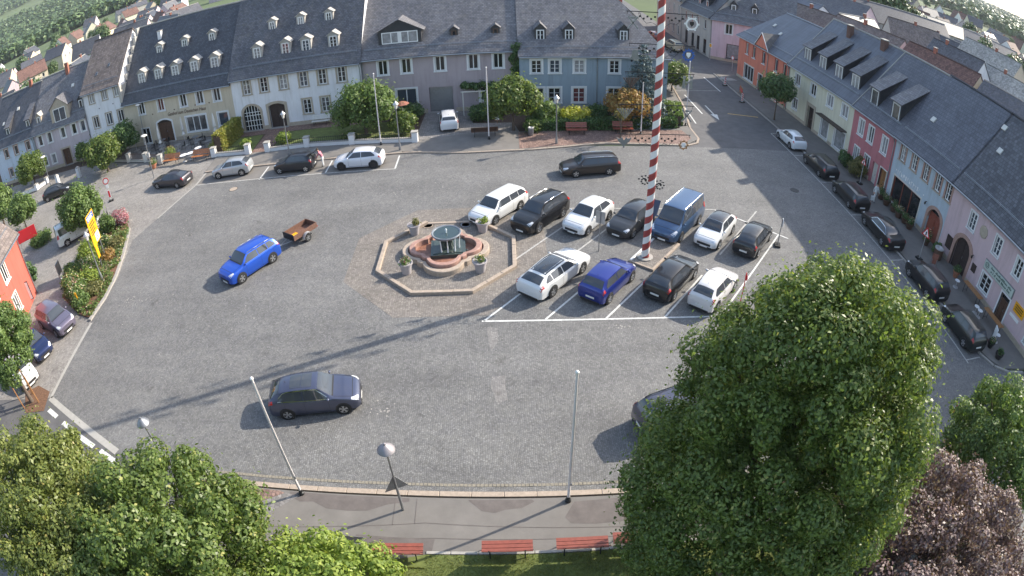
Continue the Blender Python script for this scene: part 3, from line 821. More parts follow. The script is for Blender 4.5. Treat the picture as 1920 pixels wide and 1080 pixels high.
    def skylight(s, u, y, w=.6, h=.8):
        nx = math.atan(s.sl); mb = MB()
        mb.box(-w / 2, w / 2, -h / 2, h / 2, 0, .07); o = mb.build('skylight', 'metal_grey', s.root, (u, y, s.roof_z(y) + .1), (nx, 0, 0))
        mb = MB(); mb.box(-w / 2 + .07, w / 2 - .07, -h / 2 + .07, h / 2 - .07, .07, .08); mb.build('pane', 'glass_blue', o)
    def hatch(s, u, y):
        mb = MB(); mb.box(-.25, .25, -.25, .25, 0, .16); mb.build('roof_vent', 'off_white', s.root, (u, y, s.roof_z(y) + .06), (math.atan(s.sl), 0, 0))
    def side_windows(s, side, zs, us, w=1.0, h=1.4, frame='white_paint'):
        """proud windows on an end wall: side 0 = left (x=0), 1 = right (x=L); us measured along y"""
        for y in us:
            for z in zs:
                fm, panes, sm, im = win_meshes(w, h, 'w2', frame, None, .1, 'glass_dark')
                o = put('window', fm, s.root, (-.02 + .10 if side == 0 else s.L - .08, y, z), (0, 0, R(-90 if side == 0 else 90)))
                o.location.x = (-.14 if side == 0 else s.L + .14)
                for p, _ in panes: put('pane', p, o)
                put('sill', im, o, (0, .13, 0))
    def finish(s):
        L, D, ez, rz = s.L, s.D, s.ez, s.rz
        mb = MB()
        us = sorted({0, L} | {round(v, 4) for o in s.open for v in (o[0] - o[3] / 2, o[0] + o[3] / 2)})
        zs = sorted({0, ez} | {round(v, 4) for o in s.open for v in (o[1], o[2])})
        us = [u for u in us if 0 <= u <= L]; zs = [z for z in zs if 0 <= z <= ez]
        inside = lambda u, z: any(abs(u - o[0]) < o[3] / 2 and o[1] < z < o[2] for o in s.open)
        for z0, z1 in zip(zs[:-1], zs[1:]):
            run = None
            for u0, u1 in list(zip(us[:-1], us[1:])) + [(None, None)]:
                solid = u0 is not None and not inside((u0 + u1) / 2, (z0 + z1) / 2)
                if solid: run = [u0, u1] if run is None else [run[0], u1]
                if not solid and run:
                    mb.add([(run[0], 0, z0), (run[1], 0, z0), (run[1], 0, z1), (run[0], 0, z1)], [(0, 1, 2, 3)]); run = None
        for u, zb, zt, w in s.open:
            a, b = u - w / 2, u + w / 2; dp = .35
            mb.add([(a, 0, zb), (b, 0, zb), (b, 0, zt), (a, 0, zt), (a, dp, zb), (b, dp, zb), (b, dp, zt), (a, dp, zt)], [(0, 4, 5, 1), (1, 5, 6, 2), (2, 6, 7, 3), (3, 7, 4, 0)])
        for poly in getattr(s, 'sp', []):
            n = len(poly); mb.add([(x, 0.0, z) for x, z in poly], [tuple(range(n))])
        yr = s.yr
        hl, hr = s.hip
        gl = [(0, 0, 0), (0, 0, ez), (0, yr, rz - .06), (0, D, ez), (0, D, 0)] if not hl else [(0, 0, 0), (0, 0, ez), (0, D, ez), (0, D, 0)]
        gr = [(L, 0, 0), (L, D, 0), (L, D, ez), (L, yr, rz - .06), (L, 0, ez)] if not hr else [(L, 0, 0), (L, D, 0), (L, D, ez), (L, 0, ez)]
        mb.add(gl, [tuple(range(len(gl)))]); mb.add(gr, [tuple(range(len(gr)))])
        mb.add([(0, D, 0), (0, D, ez), (L, D, ez), (L, D, 0)], [(0, 1, 2, 3)])
        mb.build('wall', s.wall, s.root)
        if s.base:
            mb = MB(); segs = []; x = 0
            cuts = sorted([(o[0] - o[3] / 2 - .25, o[0] + o[3] / 2 + .25) for o in s.open if o[1] < .4])
            for a, b in cuts + [(L, L)]:
                if a > x: segs.append((x, a))
                x = max(x, b)
            for a, b in segs: mb = MB(); mb.box(a, b, -.04, .02, 0, .45); mb.build('plinth', s.base, s.root)
        # roof: slopes as slabs
        ov, vg, t = s.over, s.verge, .14
        ze = ez - s.sl * ov; zb_ = ez - (rz - ez) / (D - yr) * ov
        xl, xr = -vg if not hl else -ov, L + vg if not hr else L + ov
        r0, r1 = (hl if hl else -vg), (L - hr if hr else L + vg)
        def slab(mb, q, uv):
            n = len(q); vs = q + [(x, y, z + t) for x, y, z in q]
            F = [tuple(range(n - 1, -1, -1)), tuple(range(n, 2 * n))] + [(i, (i + 1) % n, n + (i + 1) % n, n + i) for i in range(n)]
            mb.add(vs, F, 0, [[uv[i % n] for i in f] for f in F])
        sf = math.hypot(yr + ov, rz - ze); sb = math.hypot(D - yr + ov, rz - zb_)
        mb = MB()
        slab(mb, [(xl, -ov, ze), (xr, -ov, ze), (r1, yr, rz), (r0, yr, rz)], [(xl, 0), (xr, 0), (r1, sf), (r0, sf)])
        slab(mb, [(xr, D + ov, zb_), (xl, D + ov, zb_), (r0, yr, rz), (r1, yr, rz)], [(xr, 0), (xl, 0), (r0, sb), (r1, sb)])
        if hr: slab(mb, [(xr, -ov, ze), (xr, D + ov, zb_), (r1, yr, rz)], [(0, 0), (D, 0), (yr, sf)])
        if hl: slab(mb, [(xl, D + ov, zb_), (xl, -ov, ze), (r0, yr, rz)], [(0, 0), (D, 0), (D - yr, sf)])
        ro = mb.build('roof', s.roofm, s.root)
        mb = MB(); mb.tube((r0, yr, rz + t), (r1, yr, rz + t), .11, n=6); mb.build('ridge_cap', 'concrete' if s.caps or s.roofm.startswith('slate') else s.roofm if s.roofm.startswith('tile') else 'zinc', ro)
        if s.caps:
            mb = MB(); mb.tube((0, -ov, ze + t), (0, yr, rz + t), .075, n=6); mb.build('verge_cap', 'concrete', ro)
        if s.gut:
            nx_, yg = max(3, int(L / 2.2)), .45
            mb = MB(); mb.tube((.3, yg, s.roof_z(yg) + .34), (L - .3, yg, s.roof_z(yg) + .34), .025, n=5); mb.tube((.3, yg, s.roof_z(yg) + .24), (L - .3, yg, s.roof_z(yg) + .24), .02, n=5)
            for q in range(nx_ + 1): xq = .3 + (L - .6) * q / nx_; mb.tube((xq, yg, s.roof_z(yg) + .1), (xq, yg, s.roof_z(yg) + .36), .018, n=4)
            mb.build('snow_guard', 'zinc', ro)
            mb = MB(); mb.tube((xl + .1, -ov - .05, ze + .02), (xr - .1, -ov - .05, ze + .02), .075, n=8); mb.build('gutter', 'zinc', s.root)
        return s
    def downpipe(s, u):
        mb = MB(); ze = s.ez - s.sl * s.over
        mb.tube((u, -s.over, ze), (u, -.09, ze - .45), .045); mb.tube((u, -.09, ze - .45), (u, -.09, .02), .045); mb.build('downpipe', 'zinc', s.root)
    def wall_lamp(s, u, z):
        mb = MB(); mb.box(-.03, .03, -.2, 0, .1, .14); mb.lathe([(.001, .12), (.09, .06), (.06, -.12), (.001, -.14)], 8, c=(0, -.2)); mb.build('wall_lamp', 'metal_dark', s.root, (u, 0, z))
    def dots(s, name, pts, mat, r=.07):
        for u, z in pts:
            mb = MB(); mb.lathe([(.001, 0), (r, 0), (r, .05), (.001, .06)], 8); mb.build(name, mat, s.root, (u, 0, z), (R(90), 0, 0))
# ---- north row, west to east
h = House('town_house', 'pale blue house with dark roof at the far left of the row', (-71.5, 56.8), (-62.5, 58), 10.5, 6.0, 12.0, 'plaster_pale_blue', 'slate_dark', seed=2)
for u in (2.7, 5.0, 7.7): h.win(u, 3.9, 5.3, .85, 'w1', surround='sandstone_rose')
for u in (2.7, 5.0, 7.7): h.win(u, .9, 2.3, .85, 'w1', surround='sandstone_rose')
for u in (3.4, 8.0): h.dormer(u, 7.0, 7.95, .7, 'shed', back=2.4, kindw='w1', wallm='slate_mid', roofm='slate_mid')
h.hatch(4.8, 3.2); h.hatch(1.8, 2.2); h.chimney(6.8, 5.25, mat='brick_red'); h.finish(); h.downpipe(8.9)
h = House('town_house', 'grey lilac house with a broad gabled roof dormer', (-62.4, 58), (-52.6, 59.9), 11, 6.0, 12.2, 'plaster_lilac', 'slate_grey', seed=3)
for u in (1.2, 3.05, 5.6, 7.65, 9.25): h.win(u, 3.85, 5.35, .8, 'w1', sw=.16)
for u in (1.2, 2.9, 7.55, 9.15): h.win(u, .8, 2.2, .8, 'w1', sw=.16)
h.door(5.4, 2.35, 1.4, 'wood_brown', 'sandstone')
h.dormer(5.66, 6.25, 8.1, 2.2, 'gable', y=.15, wallm='sandstone', rise=1.35, kindw='shop2', side=.55, glass='glass_blue'); h.dormer(1.2, 6.9, 7.8, .6, 'gable', wallm='sandstone', roofm='dormer_pale', kindw='w1'); h.dormer(9.2, 6.9, 8.0, .6, 'gable', wallm='slate_mid', kindw='w1')
h.chimney(5.5, 5.0, mat='brick_red'); h.hatch(7, 3.4); h.finish(); h.downpipe(.15)
h = House('town_house', 'tall narrow white house with steep brown tiled roof', (-52.5, 59.9), (-46.0, 60.4), 11.5, 8.85, 14.5, 'plaster_white', 'tile_brown', seed=4)
for u in (1.6, 3.9, 6.0 - .1): h.win(u, 7.1, 8.5, .85, 'w2', surround='sandstone', glass='glass_curtain'); h.win(u, 3.7, 5.3, .95, 'w2', surround='sandstone')
h.win(1.6, .6, 2.3, 1.0, 'w2', surround='sandstone'); h.door(4.2, 2.4, 1.3, 'wood_dark', 'sandstone')
h.skylight(2.2, 1.6, .35, .5); h.skylight(4.1, 2.2, .35, .5); h.dots('wall_anchor', [(2.6, 6.2), (5.0, 6.3)], 'metal_dark'); h.finish(); h.downpipe(.12)
h = House('inn', 'cream inn with lettering and two rows of dormers in a dark roof', (-46, 60.4), (-29.4, 59.2), 12.5, 6.1, 14.2, 'plaster_cream', 'slate_dark', cat='inn', seed=5)
for u in (3.05, 6.25, 9.75, 12.2, 14.6): h.win(u, 4.0, 5.6, .95, 'w2', glass='glass_red' if u == 6.25 else 'glass_dark', sw=.16)
h.win(3.0, .15, 2.2, 1.3, 'w2', sw=.1, glass='glass_dark'); h.door(6.25, 2.85, 2.3, 'wood_brown', 'trim_white', arch=.35, sw=.2, fan='wood_dark')
h.win(11.1, .8, 2.7, 2.9, 'shop3', sw=.18); h.win(14.95, 1.0, 2.65, 1.4, 'shop1', sw=.16, glass='glass_blue')
for u in (3.06, 5.82, 8.53, 11.39, 14.3): h.dormer(u, 7.65, 8.95, .95, 'gable', wallm='dormer_pale', roofm='dormer_pale', rise=.4, kindw='w6', glass='glass_curtain')
for u in (4.96, 9.01, 13.05): h.dormer(u, 10.55, 11.5, .72, 'gable', wallm='dormer_pale', roofm='dormer_pale', rise=.3, kindw='w4')
h.text('Gasthof zum Deutschen Haus', 9.9, 3.42, .62, 'ink_brown', 5.7, shear=.25)
h.dots('wall_anchor', [(4.7, 3.8), (8.2, 3.9), (11.4, 4.0), (13.4, 4.0)], 'ink_brown', .08); h.chimney(4.4, 4.8, mat='plaster_white', h=.6); h.finish()
for sg, off in ((0, -.1),):                      # stepped fire wall between the white house and the inn
    mb = MB()
    for k in range(7):
        y0 = 1.0 + k * .75; z1 = 7.0 + (k + 1) * 1.02 + .25
        mb.box(-.3, .1, y0 if k else -.1, y0 + .75, z1 - 2.2, z1)
    mb.build('fire_wall', 'plaster_grey', h.root, (0, 0, 0))
mb = MB(); mb.add([(16.55, -.3, 6.0), (16.85, -.3, 6.0), (16.85, 6.25, 14.5), (16.55, 6.25, 14.5), (16.55, -.3, 6.35), (16.85, -.3, 6.35), (16.85, 6.25, 14.85), (16.55, 6.25, 14.85)], [(0, 1, 5, 4), (4, 5, 6, 7), (1, 2, 6, 5), (3, 0, 4, 7), (3, 2, 1, 0), (2, 3, 7, 6)])
mb.build('verge_wall', 'plaster_cream', h.root)
h = House('town_house', 'long white house with arched window and dark doorway', (-29.3, 59.0), (-14.45, 59.0), 12, 6.5, 14.3, 'plaster_white', 'slate_mid', seed=6)
for u in (1.9, 4.0, 6.3, 8.6, 10.7, 12.8): h.win(u, 4.25, 5.95, .92, 'w6', surround='sandstone', sw=.17)
for u in (8.65, 10.7): h.win(u, 1.2, 2.85, .95, 'w6', surround='sandstone', sw=.17)
o = h.door(2.05, 2.95, 2.1, 'glass_dark', 'sandstone', arch=.85, sw=.25, name='arched_window', panels=False, leaves=1, setback=.16)
mb = MB()
for x in (-.7, -.35, 0, .35, .7): mb.box(x - .03, x + .03, .12, .16, 0, 2.3 + .55 * math.sqrt(max(0, 1 - (x / 1.05) ** 2)))
for z in (.55, 1.15, 1.75, 2.1): mb.box(-1.05, 1.05, .125, .16, z - .03, z + .03)
mb.build('glazing_bars', 'white_paint', o)
h.door(5.1, 2.8, 1.9, 'wood_dark', 'sandstone', arch=.25, sw=.3, setback=.3)
for u in (3.3, 6.67, 8.98, 12.0): h.dormer(u, 7.9, 9.15, .82, 'gable', wallm='dormer_pale', roofm='dormer_pale', rise=.38, kindw='w6')
for u in (4.64, 8.0, 11.2): h.dormer(u, 10.55, 11.5, .62, 'gable', wallm='dormer_pale', roofm='dormer_pale', rise=.3, kindw='w4')
h.finish(); h.downpipe(14.75)
h = House('town_house', 'mauve grey house with wide roof dormer and grey garage door', (-14.4, 59.3), (1.4, 59.3), 13, 6.5, 12.4, 'plaster_mauve', 'slate_grey', seed=7)
for u in (2.2, 4.6, 8.0, 11.3, 13.75): h.win(u, 4.45, 6.05, 1.0, 'w2', sw=.16, glass='glass_dark')
h.win(4.4, .9, 2.8, 2.1, 'shop2', sw=.14, glass='glass_blue'); h.door(7.9, 2.75, 2.4, 'metal_grey', None, leaves=1, name='garage_door', panels=True, setback=.35); h.win(12.4, 1.0, 2.5, 1.2, 'w2', sw=.12)
h.dormer(3.99, 7.55, 8.8, 3.7, 'gable', y=.95, wallm='slate_dark', rise=1.15, kindw='twin', frame='white_paint', side=.35, glass='glass_curtain', ov=.35)
for u in (9.43, 13.56): h.dormer(u, 7.75, 8.4, .5, 'gable', wallm='slate_mid', rise=.3, kindw='w1', glass='glass_dark', frame='wood_brown')
h.finish(); h.downpipe(.1)
h = House('town_house', 'blue house with white framed windows and three dormers', (1.4, 58.5), (16.3, 58.5), 14, 6.0, 12.4, 'plaster_blue', 'slate_grey', hip=(0, 5.5), over=.3, seed=8)
for u in (1.65, 3.45, 5.87, 9.38): h.win(u, 4.0, 5.4, 1.05, 'w6', sw=.16)
for u in (1.75, 3.4, 5.85, 9.38): h.win(u, .85, 2.45, 1.25, 'w6', sw=.17, glass='glass_red' if u == 5.85 else None)
for u in (2.15, 4.98, 10.49): h.dormer(u, 7.2, 8.3, .78, 'gable', wallm='slate_mid', rise=.55, kindw='w4')
h.dots('wall_anchor', [(11.1, 5.4), (14.2, 4.5)], 'metal_dark', .1); h.side_windows(1, (1.0, 4.0), (2.5, 6, 9.5)); h.finish(); h.downpipe(7.65)
mb = MB(); mb.box(0, 14.9, -.03, 0, 5.55, 5.75); mb.build('cornice', 'trim_white', h.root)
# ---- east row, north to south (fronts face west)
h = House('town_house', 'orange house with shop window and small roof gable', (31.0, 75.8), (31.7, 61.3), 10.5, 6.05, 10.2, 'plaster_orange', 'sheet_blue', seed=9, hip=(3.5, 0))
for u in (2.73, 4.88, 7.73, 11.2, 13.4): h.win(u, 3.85, 5.4, .75, 'w1', surround='plaster_salmon', sw=.1, frame='off_white')
h.win(3.7, .5, 2.5, 2.9, 'shop3', surround='off_white', sw=.12); h.door(7.2, 2.3, 1.1, 'glass_blue', 'off_white', sw=.12); h.win(11.0, .6, 2.4, 1.6, 'shop2', surround='off_white')
h.hatch(4.5, 3.0); h.hatch(7.5, 2.3); h.finish(); h.downpipe(8.95); h.downpipe(14.3)
mb = MB(); yb = 1.75 / h.sl
mb.add([(5.7, -.36, 5.95), (9.4, -.36, 5.95), (7.55, -.36, 7.75), (7.55, yb, 7.8), (5.7, .1, 6.1), (9.4, .1, 6.1)], [(0, 1, 2), (1, 5, 3, 2), (4, 0, 2, 3)])
go = mb.build('roof_gable', 'plaster_orange', h.root); mb = MB()
for a in (5.55, 9.55): mb.add([(a, -.45, 5.87), (7.55, -.45, 7.86), (7.55, yb + .1, 7.86), (a, .1, 5.98)], [(0, 1, 2, 3) if a > 7 else (3, 2, 1, 0)])
mb.build('gable_roof', 'slate_grey', go); mb = MB()
for a in (5.55, 9.55): mb.tube((a, -.46, 5.88), (7.55, -.46, 7.88), .05, n=6)
mb.build('gable_trim', 'trim_white', go)
h = House('town_house', 'pale yellow house with four shed dormers and shop windows', (31.7, 61.2), (32.2, 47.2), 11, 6.0, 11.9, 'plaster_yellow', 'sheet_blue', seed=10, caps=True)
for u in (2.1, 5.75, 9.4, 12.35): h.win(u, 3.85, 5.2, 1.2, 'w2', sw=.12)
h.win(2.1, 1.0, 2.35, 1.15, 'w2', sw=.12); h.door(5.8, 2.55, 1.35, 'wood_dark', 'sandstone', sw=.35); h.win(9.0, .35, 2.45, 1.6, 'shop1', sw=.12, glass='glass_curtain'); h.win(12.1, .35, 2.4, 2.1, 'shop1', sw=.12, glass='glass_curtain')
mb = MB(); mb.box(8.0, 13.3, -.75, 0, 2.62, 2.72); mb.build('canopy', 'wood_dark', h.root)
for u in (2.26, 5.68, 9.04, 12.26): h.dormer(u, 6.95, 8.35, 1.35, 'shed', back=3.4, kindw='w2', wallm='slate_dark', roofm='slate_mid', glass='glass_curtain', side=.16, ov=.22)
h.chimney(5.0, 4.6, .7, .55, .35, 'brick_dark'); h.chimney(11.2, 4.9, .75, .55, .4, 'brick_dark'); h.finish(); h.downpipe(.1)
h = House('town_house', 'rose red house with two shed dormers and wooden door', (32.2, 47.2), (32.2, 39.6), 11, 5.95, 11.9, 'plaster_red', 'tile_blue', seed=11, caps=True)
for u in (1.65, 3.45, 5.9): h.win(u, 3.35, 4.95, .95, 'w2', sw=.1)
for u in (1.6, 3.6): h.win(u, .9, 2.15, .95, 'w2', sw=.1)
h.door(5.1, 2.1, .9, 'off_white', None); h.door(6.6, 2.15, 1.1, 'wood_tan', 'off_white', sw=.1)
for u in (2.2, 5.9): h.dormer(u, 6.65, 8.15, 1.2, 'shed', back=3.2, kindw='w1', wallm='slate_dark', roofm='slate_grey', side=.16, ov=.22)
h.finish(); h.downpipe(7.45)
h = House('shop_house', 'sky blue house with red shop front and arched doorway', (32.2, 39.6), (32.2, 30.9), 11, 6.0, 12.0, 'plaster_sky', 'tile_blue', cat='shop', seed=12, caps=False)
for u in (1.3, 3.1, 4.9, 6.7, 8.2): h.win(u, 4.05, 5.55, .72, 'w6', surround='sandstone_rose', sw=.2)
h.win(2.9, .25, 2.5, 4.3, 'shop3', frame='wood_red', surround='off_white', sw=.14, glass='glass_dark'); h.door(7.35, 2.7, 1.9, 'wood_red', 'sandstone_rose', arch=.95, sw=.28, fan='glass_dark')
h.dots('sign_bulb', [(.9, 3.05), (5.3, 2.95), (4.6, 3.0)], 'sign_white', .06); h.wall_lamp(5.9, 2.6)
mb = MB(); x = 1.1
rnd = random.Random(3)
for k in range(11):
    w = rnd.uniform(.12, .26); mb.box(x, x + w * .35, -.03, -.003, 2.8, 3.15); mb.box(x + w * .35, x + w, -.03, -.003, rnd.choice((2.8, 2.95, 3.09)), rnd.choice((3.0, 3.15)) + .01); x += w + .12
tag(mb.build('sign_strokes', 'trim_white', h.root), kind='stuff'); h.finish(); h.hatch(2.2, 2.1)
h = House('inn', 'pink inn with big arched gateway and long green sign board', (32.2, 30.9), (32.2, 16.2), 11, 6.0, 12.0, 'plaster_pink', 'tile_charcoal', cat='inn', seed=13)
for u in (3.05, 6.35, 9.0, 12.2): h.win(u, 3.65, 5.0, .78, 'w6', sw=.12)
h.door(2.9, 2.75, 2.0, 'wood_dark', 'sandstone_rose', arch=1.0, sw=.32); h.win(6.4, .75, 2.0, 1.2, 'w6', sw=.12); h.door(8.9, 2.1, 1.05, 'wood_brown', 'trim_white', sw=.14, fan='glass_dark'); h.win(12.6, .8, 2.0, 1.1, 'w6', sw=.12)
sb = h.plate('sign_board', 7.6, 2.62, 3.7, .62, 'board_green', .12); h.plate('sign_frame', 7.6, 2.62, 3.82, .74, 'metal_grey', .06)
mb = MB(); mb.lathe([(.19, 0), (.22, 0), (.22, .02), (.19, .02)], 16); mb.lathe([(.09, 0), (.12, 0), (.12, .02), (.09, .02)], 12); mb.build('round_emblem', 'ink_green', sb, (-1.5, -.125, .05), (R(90), 0, 0))
mb = MB()
for z, x, xe in ((.13, -1.0, 1.6), (-.12, -.95, 1.45)):
    while x < xe:
        w = rnd.uniform(.05, .12); mb.box(x, x + w, -.135, -.122, z - .06, z + rnd.choice((.05, .05, .11))); x += w + .035 + (.1 if rnd.random() < .12 else 0)
tag(mb.build('sign_lettering', 'ink_green', sb), kind='stuff')
op = MB(); op.lathe([(.001, 0), (.48, 0), (.48, .06), (.4, .08), (.001, .08)], 8); op.build('octagonal_plaque', 'sandstone', h.root, (4.55, 0, 4.35), (R(90), 0, 0))
h.plate('notice_case', 1.2, 1.5, .7, 1.0, 'wood_dark', .08); h.plate('notice_case', 4.75, 1.55, .5, .6, 'wood_dark', .08)
ys = h.plate('yellow_sign', 10.6, 2.15, 1.2, .7, 'sign_yellow', .06); mb = MB()
for z in (.18, .02, -.14): mb.box(-.45, .42, -.075, -.062, z - .03, z + .04)
tag(mb.build('sign_lines', 'ink', ys), kind='stuff'); h.plate('white_sign', 10.4, 1.45, 1.1, .22, 'sign_white', .05)
h.skylight(6.6, 2.4, .6, .7); h.hatch(1.5, 3.0); h.hatch(.3, 4.4); h.finish(); h.downpipe(14.2); h.wall_lamp(4.3, 2.2)
# ---- corner building and street to the north
h = House('corner_house', 'grey rose corner house with hipped slate roof and two dormers', (30.4, 85.6), (41.5, 79.8), 11, 6.6, 12.2, 'plaster_rose', 'slate_grey', hip=(5, 0), seed=14)
h.win(2.6, 4.3, 5.9, 1.1, 'w2', sw=.14); h.win(6.5, 4.3, 5.9, 1.1, 'w2', sw=.14); h.win(3.7, .5, 2.8, 2.6, 'shop1', frame='wood_dark', surround=None, glass='glass_curtain')
for u in (3.0, 6.2): h.dormer(u, 8.0, 8.9, .7, 'gable', rise=.6, kindw='w1', wallm='slate_dark')
h.finish()
h = House('street_house', 'grey house with row of narrow windows along the north street', (29.2, 97.5), (30.3, 85.9), 10, 6.6, 11.8, 'plaster_grey', 'slate_dark', seed=15, base=None)
for u in (1.6, 4.2, 6.8, 9.6): h.win(u, 4.2, 5.8, .7, 'w1', surround=None)
for u in (2.3, 5.0, 7.2, 9.8): h.win(u, .3, 2.6, 1.1, 'shop1', frame='wood_dark', surround=None, glass='glass_dark')
for u in (2.0, 5.0, 8.0): h.dormer(u, 7.6, 8.6, .7, 'shed', back=2.2, kindw='w1', wallm='slate_dark')
h.finish(); h.downpipe(.1)
h = House('street_house', 'stone grey house beyond the narrow one in the north street', (28.6, 112), (29.2, 97.6), 10, 7.4, 12.5, 'plaster_grey', 'slate_mid', seed=16, base=None)
for u in (2, 4.6, 7.4, 10.2, 12.8): h.win(u, 4.6, 6.2, .75, 'w1', surround=None); h.win(u, .9, 2.6, .8, 'w1', surround=None)
h.finish()
h = House('street_house', 'brick red house on the left of the north street', (20.3, 104), (20.0, 114), 9, 6.5, 11, 'plaster_salmon', 'slate_mid', seed=17, base=None)
for u in (2, 5, 8): h.win(u, 3.8, 5.4, .9, 'w1'); h.win(u, .8, 2.4, .9, 'w1')
h.finish()
h = House('street_house', 'cream house with pale roof ridge left of the north street', (19.8, 90), (20.3, 103.5), 9, 5.0, 9, 'plaster_cream', 'slate_grey', seed=18, base=None)
for u in (2, 5, 8, 11): h.win(u, 3.2, 4.6, .9, 'w1'); h.win(u, .8, 2.2, .9, 'w1')
h.finish()
# ---- red house at the west edge (its east gable end faces the square)
h = House('town_house', 'salmon red house with cream framed windows at the left edge', (-34.3, 21.6), (-37.4, 29.2), 9.5, 5.5, 10.0, 'plaster_salmon', 'tile_brown', seed=19, base=None)
for u in (1.2, 4.15): h.win(u, 3.55, 4.95, .95, 'w2', surround='off_white', sw=.14); h.win(u, .95, 2.35, .95, 'w2', surround='off_white', sw=.14)
h.finish(); h.downpipe(8.05)
# ================================================================== vehicles
def pch(xs, ys, x):
    """monotone-ish cubic through stations"""
    return np.interp(x, xs, ys) if len(xs) < 3 else hermite(np.array(xs, float), np.array(ys, float), np.asarray(x, float))
def hermite(X, Y, x):
    h = np.diff(X); dl = np.diff(Y) / h
    m = np.zeros(len(X)); m[0], m[-1] = dl[0], dl[-1]
    for i in range(1, len(X) - 1):
        m[i] = 0 if dl[i - 1] * dl[i] <= 0 else 2 * dl[i - 1] * dl[i] / (dl[i - 1] + dl[i])
    k = np.clip(np.searchsorted(X, x) - 1, 0, len(X) - 2)
    t = (x - X[k]) / h[k]
    return (Y[k] * (1 + 2 * t) * (1 - t) ** 2 + m[k] * h[k] * t * (1 - t) ** 2 + Y[k + 1] * t * t * (3 - 2 * t) + m[k + 1] * h[k] * t * t * (t - 1))
# station tables: fraction of length from the nose, then z of shoulder, z of rail, z of top centre (fractions of height), width factors shoulder / rail
SHAPES = {
 'hatch':  [(0, .40, .42, .43, .72, .50), (.02, .46, .49, .50, .86, .62), (.07, .50, .535, .545, .94, .72), (.17, .565, .60, .61, .97, .76), (.27, .625, .655, .665, .99, .78),
            (.43, .635, .925, .96, 1.0, .65), (.57, .645, .95, 1.0, 1.0, .66), (.79, .67, .91, .955, .98, .62), (.85, .675, .87, .91, .96, .61), (.965, .665, .695, .705, .94, .70), (.985, .60, .63, .64, .90, .66), (1, .42, .44, .45, .80, .55)],
 'wagon':  [(0, .40, .42, .43, .72, .50), (.02, .46, .49, .50, .86, .62), (.07, .51, .545, .555, .94, .72), (.15, .57, .605, .615, .97, .76), (.25, .63, .66, .67, .99, .78),
            (.385, .64, .94, .97, 1.0, .66), (.55, .65, .955, 1.0, 1.0, .67), (.88, .67, .935, .965, .98, .65), (.93, .67, .89, .915, .97, .63), (.975, .66, .70, .71, .94, .70), (.99, .58, .61, .62, .90, .66), (1, .42, .44, .45, .80, .55)],
 'suv':    [(0, .44, .46, .47, .76, .54), (.02, .50, .53, .54, .89, .66), (.07, .545, .575, .585, .95, .74), (.17, .595, .625, .635, .98, .77), (.255, .64, .665, .675, .99, .78),
            (.40, .65, .94, .97, 1.0, .68), (.56, .655, .955, 1.0, 1.0, .69), (.85, .67, .935, .97, .98, .67), (.905, .675, .90, .925, .97, .66), (.97, .665, .70, .71, .95, .74), (.987, .60, .63, .64, .92, .70), (1, .45, .47, .48, .84, .6)],
 'sedan':  [(0, .41, .43, .44, .72, .50), (.02, .48, .51, .52, .86, .62), (.07, .53, .56, .57, .94, .72), (.17, .585, .62, .63, .97, .76), (.28, .645, .675, .685, .99, .78),
            (.43, .655, .94, .97, 1.0, .64), (.55, .66, .955, 1.0, 1.0, .65), (.70, .675, .91, .955, .99, .62), (.86, .69, .725, .735, .97, .74), (.96, .68, .715, .725, .93, .74), (.985, .60, .63, .64, .90, .68), (1, .44, .46, .47, .80, .55)],
 'coupe':  [(0, .40, .42, .43, .72, .50), (.02, .47, .50, .51, .86, .62), (.07, .52, .55, .56, .94, .72), (.20, .585, .615, .625, .97, .76), (.31, .645, .67, .68, .99, .78),
            (.47, .655, .93, .965, 1.0, .63), (.58, .66, .95, 1.0, 1.0, .64), (.76, .69, .87, .92, .99, .60), (.93, .70, .735, .745, .95, .70), (.965, .69, .72, .73, .93, .70), (.985, .60, .63, .64, .90, .66), (1, .43, .45, .46, .80, .55)],
 'brake':  [(0, .40, .42, .43, .72, .50), (.02, .46, .49, .50, .86, .62), (.07, .52, .55, .56, .94, .72), (.19, .585, .615, .625, .97, .76), (.29, .64, .67, .68, .99, .78),
            (.44, .65, .93, .965, 1.0, .62), (.56, .655, .95, 1.0, 1.0, .63), (.80, .68, .90, .945, .98, .60), (.85, .69, .86, .90, .96, .60), (.968, .68, .70, .71, .93, .68), (.985, .59, .62, .63, .90, .66), (1, .42, .44, .45, .80, .55)],
 'van':    [(0, .33, .35, .36, .76, .54), (.02, .40, .43, .44, .90, .66), (.06, .45, .48, .49, .95, .74), (.13, .505, .535, .545, .98, .78), (.19, .545, .57, .58, .99, .80),
            (.33, .555, .95, .975, 1.0, .76), (.5, .56, .965, 1.0, 1.0, .78), (.93, .57, .965, .995, .99, .78), (.965, .57, .95, .975, .985, .77), (.985, .56, .62, .63, .97, .84), (.993, .45, .48, .49, .95, .82), (1, .32, .34, .35, .88, .7)],
 'micro':  [(0, .42, .44, .45, .74, .52), (.03, .48, .51, .52, .88, .64), (.1, .54, .57, .58, .95, .74), (.2, .61, .635, .645, .98, .77), (.28, .645, .67, .68, .99, .78),
            (.44, .655, .94, .97, 1.0, .70), (.6, .66, .96, 1.0, 1.0, .71), (.82, .665, .94, .975, .98, .68), (.875, .665, .905, .93, .97, .66), (.97, .655, .685, .695, .95, .74), (.988, .58, .61, .62, .92, .7), (1, .42, .44, .45, .84, .58)],
}
